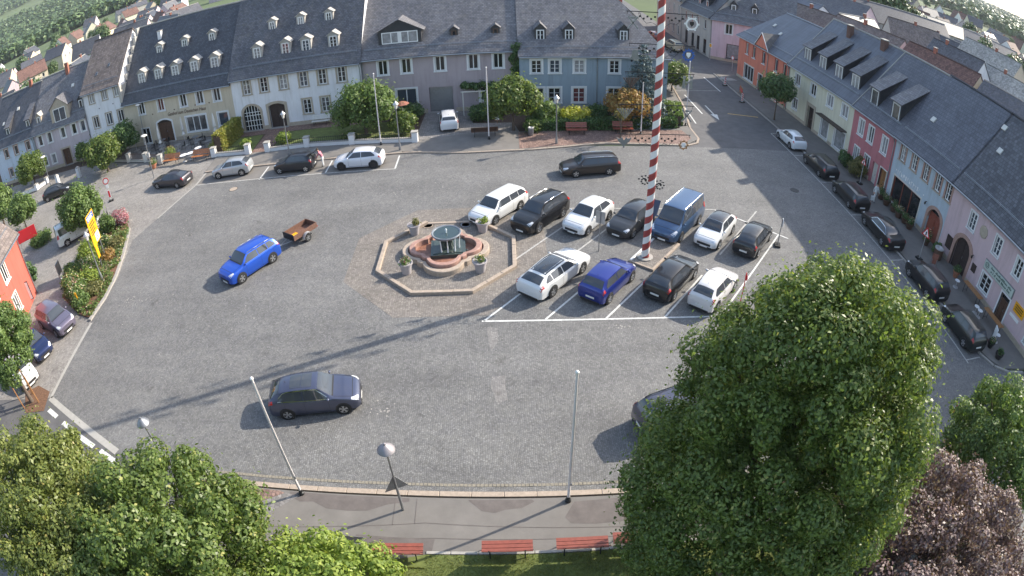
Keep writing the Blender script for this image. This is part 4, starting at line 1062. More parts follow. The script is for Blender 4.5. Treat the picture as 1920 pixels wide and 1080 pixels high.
class CarBody:
    def __init__(s, typ, L, W, H, clear=.17):
        T = np.array(SHAPES[typ]); s.L, s.W, s.H, s.cl = L, W, H, clear
        s.X = T[:, 0]; s.T = T; s.typ = typ
    def ring(s, f):
        T, X, H, W = s.T, s.X, s.H, s.W / 2
        g = lambda c: float(hermite(X, T[:, c], np.array([f]))[0])
        zs, zr, zt = g(1) * H, g(2) * H, g(3) * H
        ws, wr = g(4) * W, g(5) * W
        endk = min(1, min(f, 1 - f) / .05)
        zc = s.cl + (1 - endk) * .08
        zm = zc + (zs - zc) * .55
        return [(0, zc), (ws * .80, zc), (ws * .965, zc + .07), (ws * 1.0, zm), (ws * .985, zs - .05 * H), (ws * .93, zs), (wr, zr), (wr * .72, zr + (zt - zr) * .72), (0, zt)]
    def pt(s, f, v, side=1, off=0.0):
        """v: 0..8 along the ring, rounded between ring points"""
        r = s.ring(f); i = min(int(v), 7); t = v - i
        a, b = r[i], r[i + 1]
        y, z = a[0] + (b[0] - a[0]) * t, a[1] + (b[1] - a[1]) * t
        dx, dz = b[0] - a[0], b[1] - a[1]; l = math.hypot(dx, dz) or 1
        y += dz / l * off; z += -dx / l * off
        return (s.L * (.5 - f), side * y, z)
    def shell(s):
        fs = np.unique(np.concatenate([s.X, np.linspace(.02, .98, 33)]))
        mb = MB(); rings = []
        n = 9
        for f in fs:
            r = s.ring(float(f)); x = s.L * (.5 - f)
            full = [(x, y, z) for y, z in r] + [(x, -y, z) for y, z in r[-2:0:-1]]
            rings.append(full)
        k = len(rings[0]); vs = [p for r in rings for p in r]
        F = [(j * k + i, (j + 1) * k + i, (j + 1) * k + (i + 1) % k, j * k + (i + 1) % k) for j in range(len(rings) - 1) for i in range(k)]
        F.append(tuple(range(k))); F.append(tuple(range(len(vs) - 1, len(vs) - k - 1, -1)))
        mb.add(vs, F)
        return mb
    def patch(s, mb, f0, f1, v0, v1, side, off=.008, nf=6, nv=3, taper=None, mi=0):
        """a panel lying just proud of the shell; taper(f) -> (v0,v1)"""
        vs, F = [], []
        for i in range(nf + 1):
            f = f0 + (f1 - f0) * i / nf
            a, b = taper(f) if taper else (v0, v1)
            for j in range(nv + 1): vs.append(s.pt(f, a + (b - a) * j / nv, side, off))
        for i in range(nf):
            for j in range(nv):
                q = (i * (nv + 1) + j, i * (nv + 1) + j + 1, (i + 1) * (nv + 1) + j + 1, (i + 1) * (nv + 1) + j)
                F.append(q if side > 0 else q[::-1])
        mb.add(vs, F, mi)
_cm = {}
def carpaint(c, metal=.35, rough=.32):
    k = ('paint', c, metal)
    if k not in _cm:
        m, t, b = new_mat('car_paint_%d' % len(_cm))
        b.inputs['Base Color'].default_value = (*c, 1); b.inputs['Metallic'].default_value = metal
        b.inputs['Roughness'].default_value = rough
        b.inputs['Coat Weight'].default_value = .8; b.inputs['Coat Roughness'].default_value = .04
        _cm[k] = m
    return _cm[k]
_wm = {}
def wheel_meshes(r, rim):
    k = (round(r, 3), rim)
    if k not in _wm:
        w = .21
        mb = MB(); mb.lathe([(r * .66, -w / 2), (r * .93, -w / 2), (r, -w / 2 + .03), (r, w / 2 - .03), (r * .93, w / 2), (r * .66, w / 2)], 24, axis='y')
        ty = mb.data('tyre', 'rubber', 40)
        mb = MB(); o = w / 2
        mb.lathe([(r * .72, -w / 2 + .01), (r * .72, o - .012), (r * .66, o - .02), (r * .64, o - .075), (.001, o - .075)], 24, axis='y', mi=1)
        mb.lathe([(r * .73, o - .006), (r * .64, o - .004), (r * .63, o - .03)], 24, axis='y')
        mb.lathe([(r * .16, o - .075), (r * .16, o - .012), (.001, o - .006)], 12, axis='y')
        for q in range(5):
            a = q * 2 * math.pi / 5 + .3
            for da in (-.16, .16):
                c0, s0 = math.cos(a), math.sin(a); c1, s1 = math.cos(a + da), math.sin(a + da)
                n = Vector((-s1, 0, c1)) * r * .075
                A = Vector((c0, 0, s0)) * r * .1; B = Vector((c1, 0, s1)) * r * .68
                mb.add([A - n + Vector((0, o - .02, 0)), A + n + Vector((0, o - .02, 0)), B + n + Vector((0, o - .01, 0)), B - n + Vector((0, o - .01, 0)),
                        A - n + Vector((0, o - .06, 0)), A + n + Vector((0, o - .06, 0)), B + n + Vector((0, o - .06, 0)), B - n + Vector((0, o - .06, 0))],
                       [(0, 1, 2, 3), (0, 4, 5, 1), (1, 5, 6, 2), (3, 2, 6, 7), (0, 3, 7, 4)])
        ri = mb.data('rim', [rim, 'plastic_black'], 35)
        _wm[k] = (ty, ri)
    return _wm[k]
CARSEQ = {}
def car(label, typ, x, y, head, col, L=4.3, W=1.78, H=1.5, wb=2.62, wr=.32, rim='alloy', metal=.35, roof=None, rails=None, clad=False, sunroof=False, cat='car', name='parked_car', group=None, glassroof=False, trim=None, plate_back=True, clear=.17, boot_open=False):
    root = thing(name, label, cat, (x, y, 0.002), R(head), group)
    B = CarBody(typ, L, W, H, clear)
    T = B.T; X = T[:, 0]
    paint = carpaint(col, metal)
    B.shell().build('body', [paint], root, smooth=32)
    cowl, rf, rr, tail = X[4], X[5], X[7], X[9]
    if typ in ('van',): tail = X[9]
    G = ['car_glass']
    # windscreen / rear window wrap over the centre line (both halves)
    def screen(nm, f0, f1, e0, e1):
        mb = MB()
        for sd in (1, -1): B.patch(mb, f0, f1, 6.12, 8, sd, .010, 6, 4)
        return mb.build(nm, G, root, smooth=40)
    screen('windscreen', cowl + .012, rf - .012, 0, 0)
    if typ in ('sedan', 'coupe', 'brake'): screen('rear_window', rr + .015 if typ != 'brake' else X[8] + .004, X[8] - .004 if typ != 'brake' else tail - .012, 0, 0)
    else: screen('rear_window', X[8] - .004, tail - .012, 0, 0)
    # side windows: between shoulder (v=5) and rail (v=6)
    end = {'hatch': X[8] + .01, 'wagon': X[8] + .005, 'suv': X[8] + .005, 'van': .92, 'sedan': X[8] - .03, 'coupe': X[8] - .06, 'brake': X[8] + .02, 'micro': X[8]}[typ]
    mid = (cowl + end) / 2 + .02
    segs = [(cowl + .035, mid - .006), (mid + .006, end)] if typ not in ('wagon', 'van', 'suv', 'brake') else [(cowl + .035, mid - .03), (mid - .018, mid + .155), (mid + .165, end)]
    def tap(f):
        a, b = 5.08, 5.9
        k = (f - cowl) / (rf - cowl)
        if k < 1: b = min(b, 5.02 + .9 * max(.04, k))
        if typ not in ('van',):
            k2 = (end + .03 - f) / .10
            if k2 < 1: b = min(b, 5.12 + .8 * max(.1, k2))
        return a, b
    for sd in (1, -1):
        for a, b in segs:
            if b - a < .02: continue
            mb = MB(); B.patch(mb, a, b, 0, 0, sd, .009, 7, 2, tap); mb.build('side_window', G, root, smooth=40)
        if trim:
            mb = MB()
            for a, b in ((cowl + .03, end + .01),): B.patch(mb, a, b, 4.93, 5.06, sd, .012, 10, 1); B.patch(mb, cowl + .06, end, 0, 0, sd, .011, 10, 1, lambda f: (tap(f)[1], tap(f)[1] + .09))
            mb.build('window_trim', 'chrome', root)
        # door seams and handles
        mb = MB()
        for f in (segs[0][0] + .02, mid, end - .06 if typ not in ('coupe', 'micro') else mid):
            B.patch(mb, f - .0012, f + .0012, 2.2, 5.0, sd, .006, 1, 5)
        B.patch(mb, segs[0][0] + .02, end - .06, 2.16, 2.22, sd, .006, 6, 1)
        mb.build('door_seam', 'plastic_black', root)
        for f in (mid - .035, end - .11 if typ not in ('coupe', 'micro') else mid - .035):
            mb = MB(); B.patch(mb, f, f + .028, 4.25, 4.5, sd, .022, 2, 1); mb.build('door_handle', [paint], root)
            if typ in ('coupe', 'micro'): break
        if clad or True:
            mb = MB(); B.patch(mb, .05, .95, 1.05, 2.35 if clad else 1.9, sd, .007, 14, 2); mb.build('sill', 'plastic_black', root)
        # mirror
        p = B.pt(cowl + .05, 5.0, sd)
        mb = MB(); yo = sd
        mb.lathe([(.001, -.055), (.045, -.05), (.07, -.02), (.075, .02), (.05, .055), (.001, .06)], 10)
        o = mb.build('mirror', [paint], root, (p[0], p[1] + sd * .09, p[2] + .055), smooth=50); o.scale = (.8, 1.3, .95)
        # lamps
        mb = MB(); B.patch(mb, .012, .085, 0, 0, sd, .010, 5, 2, lambda f: (5.0 - .65 * (1 - (f - .012) / .075), 6.25 - .5 * (f - .012) / .075)); mb.build('headlight', 'lamp_clear', root, smooth=50)
        hi = typ in ('van', 'micro', 'wagon', 'suv', 'hatch')
        mb = MB(); B.patch(mb, .93, .988, 0, 0, sd, .010, 4, 2, lambda f: (4.0, 5.35)); mb.build('taillight', 'lamp_red', root, smooth=50)
        # wheels
        for nm, wx in (('wheel', wb / 2), ('wheel', -wb / 2)):
            xoff = wx + L * (.5 - .5) + L * .005
            f = .5 - xoff / L
            yy = B.ring(f)[3][0]
            mb = MB(); mb.lathe([(wr + .05, -.25), (wr + .05, .008), (wr + .02, .010), (.02, .006)], 24, axis='y')
            mb.v = [v for v in mb.v]
            ar = mb.build('wheel_arch', 'plastic_black', root, (xoff, sd * (yy - .0), wr + .01), (0, 0, 0 if sd > 0 else math.pi), smooth=40)
            ty, ri = wheel_meshes(wr, rim)
            w = put(nm, ty, root, (xoff, sd * (yy - .075), wr), (0, 0, 0 if sd > 0 else math.pi)); put('rim', ri, w)
    # grille, plates, bumper inserts
    def face(nm, f, y0, y1, z0, z1, mat, back=False, t=.03, dx=0.0):
        x = L * (.5 - f); mb = MB()
        if back: mb.box(x - t + dx, x + .05, y0, y1, z0, z1)
        else: mb.box(x - .05, x + t + dx, y0, y1, z0, z1)
        mb.build(nm, mat, root)
    zb = T[1][1] * H
    face('grille', .0, -W * .27, W * .27, clear + .17, clear + .33, 'plastic_black', t=.006)
    face('air_intake', .0, -W * .32, W * .32, clear + .02, clear + .12, 'plastic_black', t=.004)
    mb = MB()
    for sd in (1, -1): B.patch(mb, .075, cowl - .01, 5.95, 6.02, sd, .006, 6, 1)
    for sd in (1, -1): B.patch(mb, .068, .074, 6.0, 8, sd, .006, 1, 4)
    mb.build('bonnet_seam', 'plastic_black', root)
    mb = MB()
    for sd in (1, -1): B.patch(mb, cowl - .004, cowl + .012, 6.1, 8, sd, .008, 1, 4)
    mb.build('wiper_cowl', 'plastic_black', root)
    face('number_plate', .0, -.26, .26, clear + .05, clear + .16, 'plate_white', t=.014)
    if plate_back: face('number_plate', 1., -.26, .26, clear + .27, clear + .38, 'plate_white', True, t=.012)
    face('rear_bumper_insert', 1., -W * .34, W * .34, clear + .02, clear + .15, 'plastic_black', True, t=.006)
    # roof extras
    if rails:
        for sd in (1, -1):
            mb = MB(); pts = [B.pt(f, 6.25, sd, .05) for f in np.linspace(rf + .02, X[8] - .01, 8)]
            for a, b in zip(pts[:-1], pts[1:]): mb.tube(a, b, .022, n=6)
            for f in (rf + .02, X[8] - .01): mb.tube(B.pt(f, 6.25, sd, -.02), B.pt(f, 6.25, sd, .05), .025, n=6)
            mb.build('roof_rail', rails, root, smooth=60)
    if glassroof or roof:
        mb = MB()
        for sd in (1, -1): B.patch(mb, rf + (.015 if glassroof else -.004), X[8] - (.03 if glassroof else .012), 6.1 if not glassroof else 6.35, 8, sd, .006, 10, 4)
        mb.build('glass_roof' if glassroof else 'roof_panel', G if glassroof else [carpaint(roof, .3)], root, smooth=40)
    if sunroof:
        for a, b in ((rf + .05, rf + .16), (rf + .165, rf + .29)):
            mb = MB()
            for sd in (1, -1): B.patch(mb, a, b, 6.75, 8, sd, .006, 4, 3)
            mb.build('sunroof', G, root, smooth=40)
    mb = MB(); p = B.pt(X[7] - .02, 8, 1)
    mb.tube((p[0], 0, p[2] - .01), (p[0] - .07, 0, p[2] + .09), .012, .006, 6); mb.build('antenna', 'plastic_black', root)
    if boot_open:
        p = B.pt(X[8], 8, 1)
        mb = MB(); w = W * .36
        mb.add([(p[0], -w, p[2]), (p[0], w, p[2]), (p[0] - .75, w * .95, p[2] + .28), (p[0] - .75, -w * .95, p[2] + .28), (p[0], -w, p[2] - .05), (p[0], w, p[2] - .05), (p[0] - .78, w * .95, p[2] + .21), (p[0] - .78, -w * .95, p[2] + .21)],
               [(0, 1, 2, 3), (7, 6, 5, 4), (0, 4, 5, 1), (1, 5, 6, 2), (2, 6, 7, 3), (3, 7, 4, 0)])
        mb.build('tailgate', [paint], root)
    return root
def car_at(label, typ, fx, fy, rx, ry, side, col, head=None, **kw):
    """placed from the visible pair of wheels: side +1 = the car's left wheels are given, -1 = right wheels"""
    W = kw.get('W', 1.78)
    h = math.atan2(fy - ry, fx - rx) if head is None else R(head)
    mx, my = (fx + rx) / 2, (fy + ry) / 2
    nx, ny = -math.sin(h), math.cos(h)             # left of travel
    o = W / 2 - .12
    return car(label, typ, mx - side * nx * o, my - side * ny * o, math.degrees(h), col, **kw)
WHITE, BLACK, CHAR = (.72, .73, .74), (.012, .012, .014), (.03, .031, .034)
GR = 'cars parked on the square'
# upper row of the lot, noses towards the viewer
car_at('white estate car beside the fountain, nose towards it', 'wagon', -.91, 35.13, .62, 37.03, 1, WHITE, head=-129.5, L=4.6, W=1.78, H=1.48, wb=2.6, metal=.1, group=GR)
car_at('black SUV with silver roof rails between two white cars', 'suv', 1.77, 33.76, 3.5, 35.86, 1, BLACK, head=-129.5, L=4.49, W=1.84, H=1.67, wb=2.68, wr=.35, rails='chrome', clad=True, group=GR)
o = car_at('small white electric hatchback with black lower grille, third in the upper row', 'hatch', 4.86, 33.33, 6.52, 35.33, 1, WHITE, head=-129.5, L=4.08, W=1.75, H=1.56, wb=2.59, metal=.1, group=GR)
car_at('charcoal hatchback half hidden behind the maypole', 'hatch', 7.7, 32.88, 9.35, 34.9, 1, CHAR, head=-129.5, L=4.26, W=1.79, H=1.46, wb=2.63, group=GR)
car_at('tall blue passenger van with roof bars right of the maypole', 'van', 10.7, 32.29, 12.59, 34.6, 1, (.045, .095, .19), head=-129.5, L=4.97, W=1.96, H=1.97, wb=2.95, wr=.34, rails='chrome', cat='van', name='parked_van', group=GR, metal=.5, clear=.2)
car_at('white hatchback with black roof, sixth in the upper row', 'hatch', 12.98, 31.34, 14.69, 33.27, 1, WHITE, head=-130, L=4.0, W=1.73, H=1.46, wb=2.47, metal=.1, roof=(.03, .03, .035), group=GR)
car_at('dark hatchback at the right end of the upper row, tail towards the viewer', 'hatch', 17.13, 32.34, 15.36, 30.22, -1, (.018, .02, .024), head=50, L=4.15, W=1.76, H=1.44, wb=2.6, group=GR)
# lower row, tails towards the viewer
car_at('white low sporty estate with black glass roof, nearest the fountain', 'brake', 4.02, 29.05, 2.08, 26.78, -1, WHITE, head=49.8, L=4.95, W=1.88, H=1.43, wb=2.87, wr=.34, metal=.1, glassroof=True, group=GR)
car_at('small bright blue hatchback in the lower row', 'micro', 6.67, 28.09, 5.09, 25.98, -1, (.018, .035, .24), head=51.5, L=3.94, W=1.72, H=1.5, wb=2.56, metal=.5, group=GR)
car_at('black hatchback with red tail lamps below the maypole', 'hatch', 10.46, 28.15, 8.73, 26.1, -1, BLACK, head=49.7, L=4.33, W=1.78, H=1.43, wb=2.69, group=GR)
car_at('small white hatchback at the right end of the lower row', 'hatch', 12.52, 26.75, 10.93, 25.01, -1, (.66, .64, .64), head=48.5, L=3.97, W=1.68, H=1.46, wb=2.47, metal=.1, group=GR)
# moving on the square
car_at('bright blue SUV with silver rails towing a small trailer', 'suv', -16.72, 29.26, -15.29, 31.48, 1, (.012, .085, .52), L=4.36, W=1.84, H=1.61, wb=2.64, wr=.35, rails='chrome', metal=.4, name='driving_car', clad=False)
car_at('dark grey compact people carrier with twin sunroof in the foreground', 'hatch', -7.72, 18.35, -10.23, 17.93, -1, (.085, .095, .15), L=4.35, W=1.8, H=1.56, wb=2.67, sunroof=True, trim=True, metal=.6, name='driving_car')
car_at('brown estate car driving past the north kerb', 'wagon', 5.11, 42.08, 7.72, 42.51, 1, (.05, .04, .036), L=4.65, W=1.8, H=1.48, wb=2.66, metal=.6, rails='chrome', name='driving_car')
car('silver grey SUV half hidden by the big lime tree', 'suv', 7.2, 17.35, 17, (.1, .1, .135), L=4.4, W=1.82, H=1.6, wb=2.62, metal=.6, rails='plastic_black', name='driving_car')
# north bays
car_at('low charcoal coupe left of the bays near the lamp', 'coupe', -33.0, 45.88, -30.26, 45.41, 1, (.06, .058, .07), L=4.5, W=1.85, H=1.4, wb=2.72, metal=.6, group='cars along the north side')
car_at('silver hatchback in the first north bay', 'hatch', -26.04, 46.39, -23.62, 46.51, 1, (.48, .5, .52), L=3.95, W=1.68, H=1.55, wb=2.45, metal=.5, group='cars along the north side')
car_at('small black car with open boot in the second north bay', 'micro', -19.59, 45.96, -17.08, 45.88, 1, (.02, .022, .03), L=3.75, W=1.66, H=1.55, wb=2.5, wr=.31, boot_open=True, group='cars along the north side')
car_at('pearl white electric hatchback with black roof edge in the third north bay', 'hatch', -13.81, 45.58, -10.94, 45.52, 1, (.68, .69, .74), L=4.26, W=1.81, H=1.56, wb=2.77, wr=.36, rim='alloy_dark', metal=.1, group='cars along the north side')
car('white compact car standing in the house driveway', 'suv', -5.5, 55.0, 97, (.70, .70, .72), L=4.1, W=1.76, H=1.55, wb=2.6, metal=.1, group='cars along the north side')
# east kerb
EG = 'cars along the east kerb'
car_at('white hatchback farthest up the east kerb', 'hatch', 26.57, 51.96, 26.62, 49.22, 1, (.68, .71, .74), head=91, L=4.2, W=1.76, H=1.46, wb=2.65, metal=.1, group=EG)
car_at('black estate with chrome window line, second on the east kerb', 'wagon', 26.78, 45.88, 26.73, 42.94, 1, (.014, .014, .015), head=90, L=4.7, W=1.82, H=1.46, wb=2.8, rails='plastic_black', group=EG)
car_at('dark estate car, third on the east kerb', 'wagon', 26.85, 39.98, 26.72, 37.27, 1, (.018, .019, .02), head=88.5, L=4.5, W=1.8, H=1.48, wb=2.65, group=EG)
car_at('black saloon with chrome window frame in front of the flower shop', 'sedan', 26.75, 34.5, 26.65, 31.6, 1, (.012, .012, .014), head=87.5, L=4.9, W=1.86, H=1.46, wb=2.95, wr=.34, trim=True, group=EG)
car_at('dark crossover before the arched gateway', 'suv', 26.79, 27.58, 26.86, 25.19, 1, (.016, .017, .02), head=91, L=4.1, W=1.78, H=1.55, wb=2.45, group=EG)
car_at('dark green crossover nearest the viewer on the east kerb', 'suv', 26.79, 22.49, 26.82, 20.08, 1, (.014, .02, .02), head=90.6, L=4.05, W=1.76, H=1.52, wb=2.45, group=EG)
# west side
car('mauve grey SUV parked by the red house', 'suv', -31.2, 24.9, -20, (.17, .15, .21), L=4.4, W=1.84, H=1.62, wb=2.65, wr=.35, metal=.5, group='cars at the west edge')
car('dark blue car next to the mauve SUV', 'hatch', -31.6, 22.2, -22, (.02, .035, .11), L=4.1, W=1.76, H=1.5, metal=.5, group='cars at the west edge')
car('white hatchback half hidden by the west tree', 'hatch', -31.2, 19.6, -24, (.66, .66, .68), L=4.1, W=1.76, H=1.5, metal=.1, group='cars at the west edge')
car('dark hatchback turning behind the round tree', 'hatch', -50.6, 48.6, 25, (.03, .032, .035), L=4.0, W=1.72, H=1.5, group='cars at the west edge')
car('white delivery van with its rear door open', 'van', -38.4, 38.0, 50, (.66, .69, .68), L=4.9, W=1.92, H=1.95, wb=3.0, metal=.05, cat='van', name='delivery_van', group='cars at the west edge', clear=.2)
# street to the north
car('cream estate car driving up the north street', 'wagon', 26.0, 90.6, 97, (.52, .47, .33), L=4.7, W=1.84, H=1.65, metal=.1, name='driving_car')
car('red car ahead of the cream estate in the north street', 'hatch', 24.6, 98.0, 97, (.28, .06, .03), name='driving_car')
car('dark car beyond the hedge by the traffic cone', 'hatch', 24.6, 13.2, 52, (.03, .045, .04), L=4.1, W=1.75, H=1.45, group='cars at the lower right')
# ================================================================== fountain
def lobes(k, n=96):
    out = []
    for i in range(n):
        a = 2 * math.pi * i / n; c, q = math.cos(a), math.sin(a)
        r = 1.62 / max(abs(c), abs(q))                       # square body
        r = min(r, 2.12)
        for cx, cy in ((1.45, 0), (-1.45, 0), (0, 1.45), (0, -1.45)):
            b = c * cx + q * cy; disc = b * b - (1.45 ** 2 - 1.22 ** 2)
            if disc > 0 and b > 0: r = max(r, b + math.sqrt(disc))
        out.append((r * k * c, r * k * q))
    return out
def ring_wall(mb, ko, ki, z0, z1, bev=.03, mi=0):
    o, i = lobes(ko), lobes(ki); n = len(o)
    ob, ib = lobes(ko - bev / 2), lobes(ki + bev / 2)
    vs = [(x, y, z0) for x, y in o] + [(x, y, z1 - bev) for x, y in o] + [(x, y, z1) for x, y in ob] + [(x, y, z1) for x, y in ib] + [(x, y, z1 - bev) for x, y in i] + [(x, y, z0) for x, y in i]
    mb.add(vs, [(k * n + j, k * n + (j + 1) % n, (k + 1) * n + (j + 1) % n, (k + 1) * n + j) for k in range(5) for j in range(n)], mi)
ft = thing('fountain', 'round bowl fountain in a red lobed basin inside an octagonal stone kerb', 'fountain', (FC[0], FC[1], 0))
def octo(r): return [(r * math.cos(R(22.5 + 45 * k)), r * math.sin(R(22.5 + 45 * k))) for k in range(8)]
sheet('octagon_paving', octo(4.35), .012, 'setts_warm', parent=ft)
oc = octo(4.5)
for k in range(8):
    if k == 0: a, b = oc[0], oc[1]
    a, b = Vector(oc[k]), Vector(oc[(k + 1) % 8])
    if k == 1: continue                                     # opened side towards the cars is low
    stones(ft, [tuple(a), tuple(b)], .24, .20, 1.17, 'granite_kerb')
stones(ft, [oc[1], oc[2]], .22, .06, 1.17, 'granite_kerb')
BF = Vector((-.1, .28, 0))
mb = MB(); ring_wall(mb, 1.0, .86, 0, .34); mb.build('outer_ring', 'granite_kerb', ft, BF, smooth=30)
mb = MB(); mb.add([(x, y, .10) for x, y in lobes(.88)], [tuple(range(96))]); mb.build('walk_ring', 'setts_warm', ft, BF)
mb = MB(); ring_wall(mb, .83, .70, .08, .52); mb.build('basin_wall', 'fount_red', ft, BF, smooth=30)
mb = MB(); mb.add([(x, y, .14) for x, y in lobes(.72)], [tuple(range(96))]); mb.build('basin_floor', 'fount_floor', ft, BF)
mb = MB(); mb.box(-1.0, 1.1, -.95, .9, .13, .36); mb.box(-.85, .95, -.8, .75, .36, .4); mb.build('plinth', 'fount_dark', ft, BF + Vector((.12, .1, 0)), (0, 0, R(4)))
mb = MB()
for a in range(4):
    x, y = .33 * math.cos(R(45 + 90 * a)), .33 * math.sin(R(45 + 90 * a)); mb.lathe([(.15, .38), (.12, .5), (.1, .7), (.13, .92), (.2, 1.04)], 12, c=(x, y))
mb.lathe([(.22, .38), (.16, .6), (.14, .8), (.22, 1.02)], 14); po = mb.build('pedestal', 'fount_dark', ft, BF + Vector((.12, .1, 0)), smooth=40); tag(po, kind=None)
mb = MB(); mb.lathe([(.25, .98), (.55, 1.05), (.8, 1.18), (.89, 1.29), (.91, 1.35), (.88, 1.39), (.81, 1.38), (.77, 1.33), (.72, 1.28), (.001, 1.23)], 36); mb.build('bowl', 'fount_rim', ft, BF + Vector((.12, .1, 0)), smooth=50)
mb = MB(); mb.lathe([(.78, 1.345), (.001, 1.345)], 32); mb.build('bowl_water', 'basin_water', ft, BF + Vector((.12, .1, 0)))
mb = MB(); mb.lathe([(.05, 1.34), (.045, 1.47), (.07, 1.53), (.02, 1.62), (.001, 1.65)], 8); mb.build('water_jet', 'white_water', ft, BF + Vector((.12, .1, 0)), smooth=60)
for x, y in ((-.28, -.66), (.1, -.74), (.5, -.58), (.72, -.2)):
    mb = MB(); mb.tube((x * 1.15, y * 1.15, 1.3), (x * 1.06, y * 1.06, .8), .02, .035, 6); mb.tube((x * 1.06, y * 1.06, .8), (x * 1.03, y * 1.03, .4), .035, .045, 6); mb.build('falling_water', 'white_water', ft, BF + Vector((.12, .1, 0)), smooth=60)
mb = MB(); mb.lathe([(.001, .14), (.14, .15), (.16, .2), (.08, .24), (.001, .25)], 8); mb.build('drain', 'metal_dark', ft, BF + Vector((1.25, -.1, 0)))
rngp = np.random.default_rng(11)
def flower_pot(label, x, y, rt=.42, h=.75, leaf='leaf_mid', flowers='petal_mix', group=None, mat='planter_grey', name='flower_pot', nl=260, plant=.34, z=0.0):
    t = thing(name, label, 'planter', (x, y, z), group=group)
    mb = MB(); mb.lathe([(rt * .62, 0), (rt * .66, .05), (rt * .85, h - .14), (rt, h - .12), (rt * 1.04, h), (rt * .9, h), (rt * .86, h - .08), (.001, h - .07)], 18); mb.build('pot', mat, t, smooth=40)
    cs = [(random.uniform(-.5, .5) * rt, random.uniform(-.5, .5) * rt, h + plant * random.uniform(.2, .6)) for _ in range(7)]
    tag(put('plant', np_mesh('plant', leaves(rngp, cs, [plant * .55] * 7, nl, .06), 4, [leaf]), t), kind='stuff')
    if flowers: put('blossoms', np_mesh('blossoms', leaves(rngp, [(c[0] * 1.1, c[1] * 1.1, c[2] + plant * .3) for c in cs], [plant * .4] * 7, nl // 5, .05), 4, [flowers]), t)['kind'] = 'stuff'
    return t
PG = 'flower pots at the corners of the fountain'
flower_pot('flower pot at the rear left corner of the fountain', -6.15, 34.1, group=PG, flowers=None, leaf='leaf_olive')
flower_pot('flower pot at the rear right corner of the fountain', -1.75, 34.1, group=PG, flowers=None, leaf='leaf_bright')
flower_pot('flower pot with red and orange blossoms at the front left of the fountain', -6.1, 29.55, group=PG, flowers='leaf_pink')
flower_pot('flower pot with pale pink blossoms at the front right of the fountain', -1.78, 29.45, group=PG)
# ================================================================== maypole
mp_ = thing('maypole', 'tall red and white striped maypole with iron guild signs', 'maypole', (8.0, 30.35, .1))
PH = 26.0
def pole_r(z): return .235 - .075 * z / PH
for mi, off in (('may_white', 0.0), ('may_red', .45)):
    mb = MB(); N = 20; turns = int(PH / .9) + 1; vs = []; fs = []
    for i in range(N * turns + 1):
        a = 2 * math.pi * i / N; z = off - .9 + .9 * i / N
        for zz in (z, z + .45):
            z2 = max(0, min(PH, zz)); r = pole_r(z2); vs.append((-r * math.cos(a), -r * math.sin(a), z2))
    for i in range(N * turns): fs.append((2 * i, 2 * i + 1, 2 * i + 3, 2 * i + 2)[::-1])
    mb.add(vs, fs); mb.build('white_band' if off == 0 else 'red_band', mi, mp_, smooth=60)
mb = MB(); mb.lathe([(.16, PH), (.001, PH + .2)], 16); mb.build('pole_tip', 'may_white', mp_)
def gear(mb, r, n=10):
    mb.lathe([(r * .62, 0), (r * .82, 0), (r * .82, .03), (r * .62, .03), (r * .62, 0)], 20)
    for k in range(n):
        a = 2 * math.pi * k / n; c, q = math.cos(a), math.sin(a); t = r * .13
        mb.add([(c * r * .8 - q * t, q * r * .8 + c * t, 0), (c * r - q * t * .7, q * r + c * t * .7, 0), (c * r + q * t * .7, q * r - c * t * .7, 0), (c * r * .8 + q * t, q * r * .8 - c * t, 0),
                (c * r * .8 - q * t, q * r * .8 + c * t, .03), (c * r - q * t * .7, q * r + c * t * .7, .03), (c * r + q * t * .7, q * r - c * t * .7, .03), (c * r * .8 + q * t, q * r * .8 - c * t, .03)],
               [(0, 1, 2, 3), (7, 6, 5, 4), (0, 4, 5, 1), (1, 5, 6, 2), (2, 6, 7, 3)])
def crest(mb, r):
    mb.vprism([(-r * .7, r * .8), (-r * .7, -.1 * r), (0, -r), (r * .7, -.1 * r), (r * .7, r * .8)], 0, .03)
def flat(mb, polys):
    for p in polys: mb.vprism(p, -.015, .015)
SIG = [(7.35, -1.75, 'horns', 'metal_grey'), (7.25, 1.65, 'wreath', 'wood_tan'), (9.0, -1.75, 'rays', 'metal_grey'), (9.0, 1.7, 'tools', 'metal_grey'), (10.75, -1.5, 'rays', 'wood_brown'), (10.9, 1.6, 'people', 'metal_grey'), (12.35, -1.35, 'bell', 'metal_grey'), (12.45, 1.55, 'gear', 'sign_blue'), (14.1, -1.5, 'tools', 'metal_grey'), (14.2, 1.65, 'flower', 'sign_white'), (15.9, -1.3, 'horns', 'metal_grey'), (16.0, 1.4, 'rays', 'metal_grey'), (17.7, -1.2, 'bell', 'metal_grey'), (17.7, 1.2, 'gear', 'wood_tan')]
for k in range(0, len(SIG), 2):
    z = (SIG[k][0] + SIG[k + 1][0]) / 2 + .55
    mb = MB(); mb.tube((SIG[k][1] - .35, 0, z), (SIG[k + 1][1] + .35, 0, z), .025, n=6)
    for x in (SIG[k][1] - .3, SIG[k][1] + .3, SIG[k + 1][1] - .3, SIG[k + 1][1] + .3): mb.tube((x, 0, z), (x, 0, z - .16), .014, n=5)
    for sg in (-1, 1):
        pts = [(sg * .2, 0, z - .75), (sg * .5, 0, z - .55), (sg * .8, 0, z - .62), (sg * 1.05, 0, z - .35), (sg * 1.15, 0, z - .05)]
        for a, b in zip(pts[:-1], pts[1:]): mb.tube(a, b, .012, n=5)
        for q in range(5): x = sg * (.35 + .2 * q); mb.box(x - .05, x + .05, -.015, .015, z - .3 - .12 * (q % 2), z - .2 - .12 * (q % 2))
    mb.build('cross_bar', 'metal_dark', mp_)
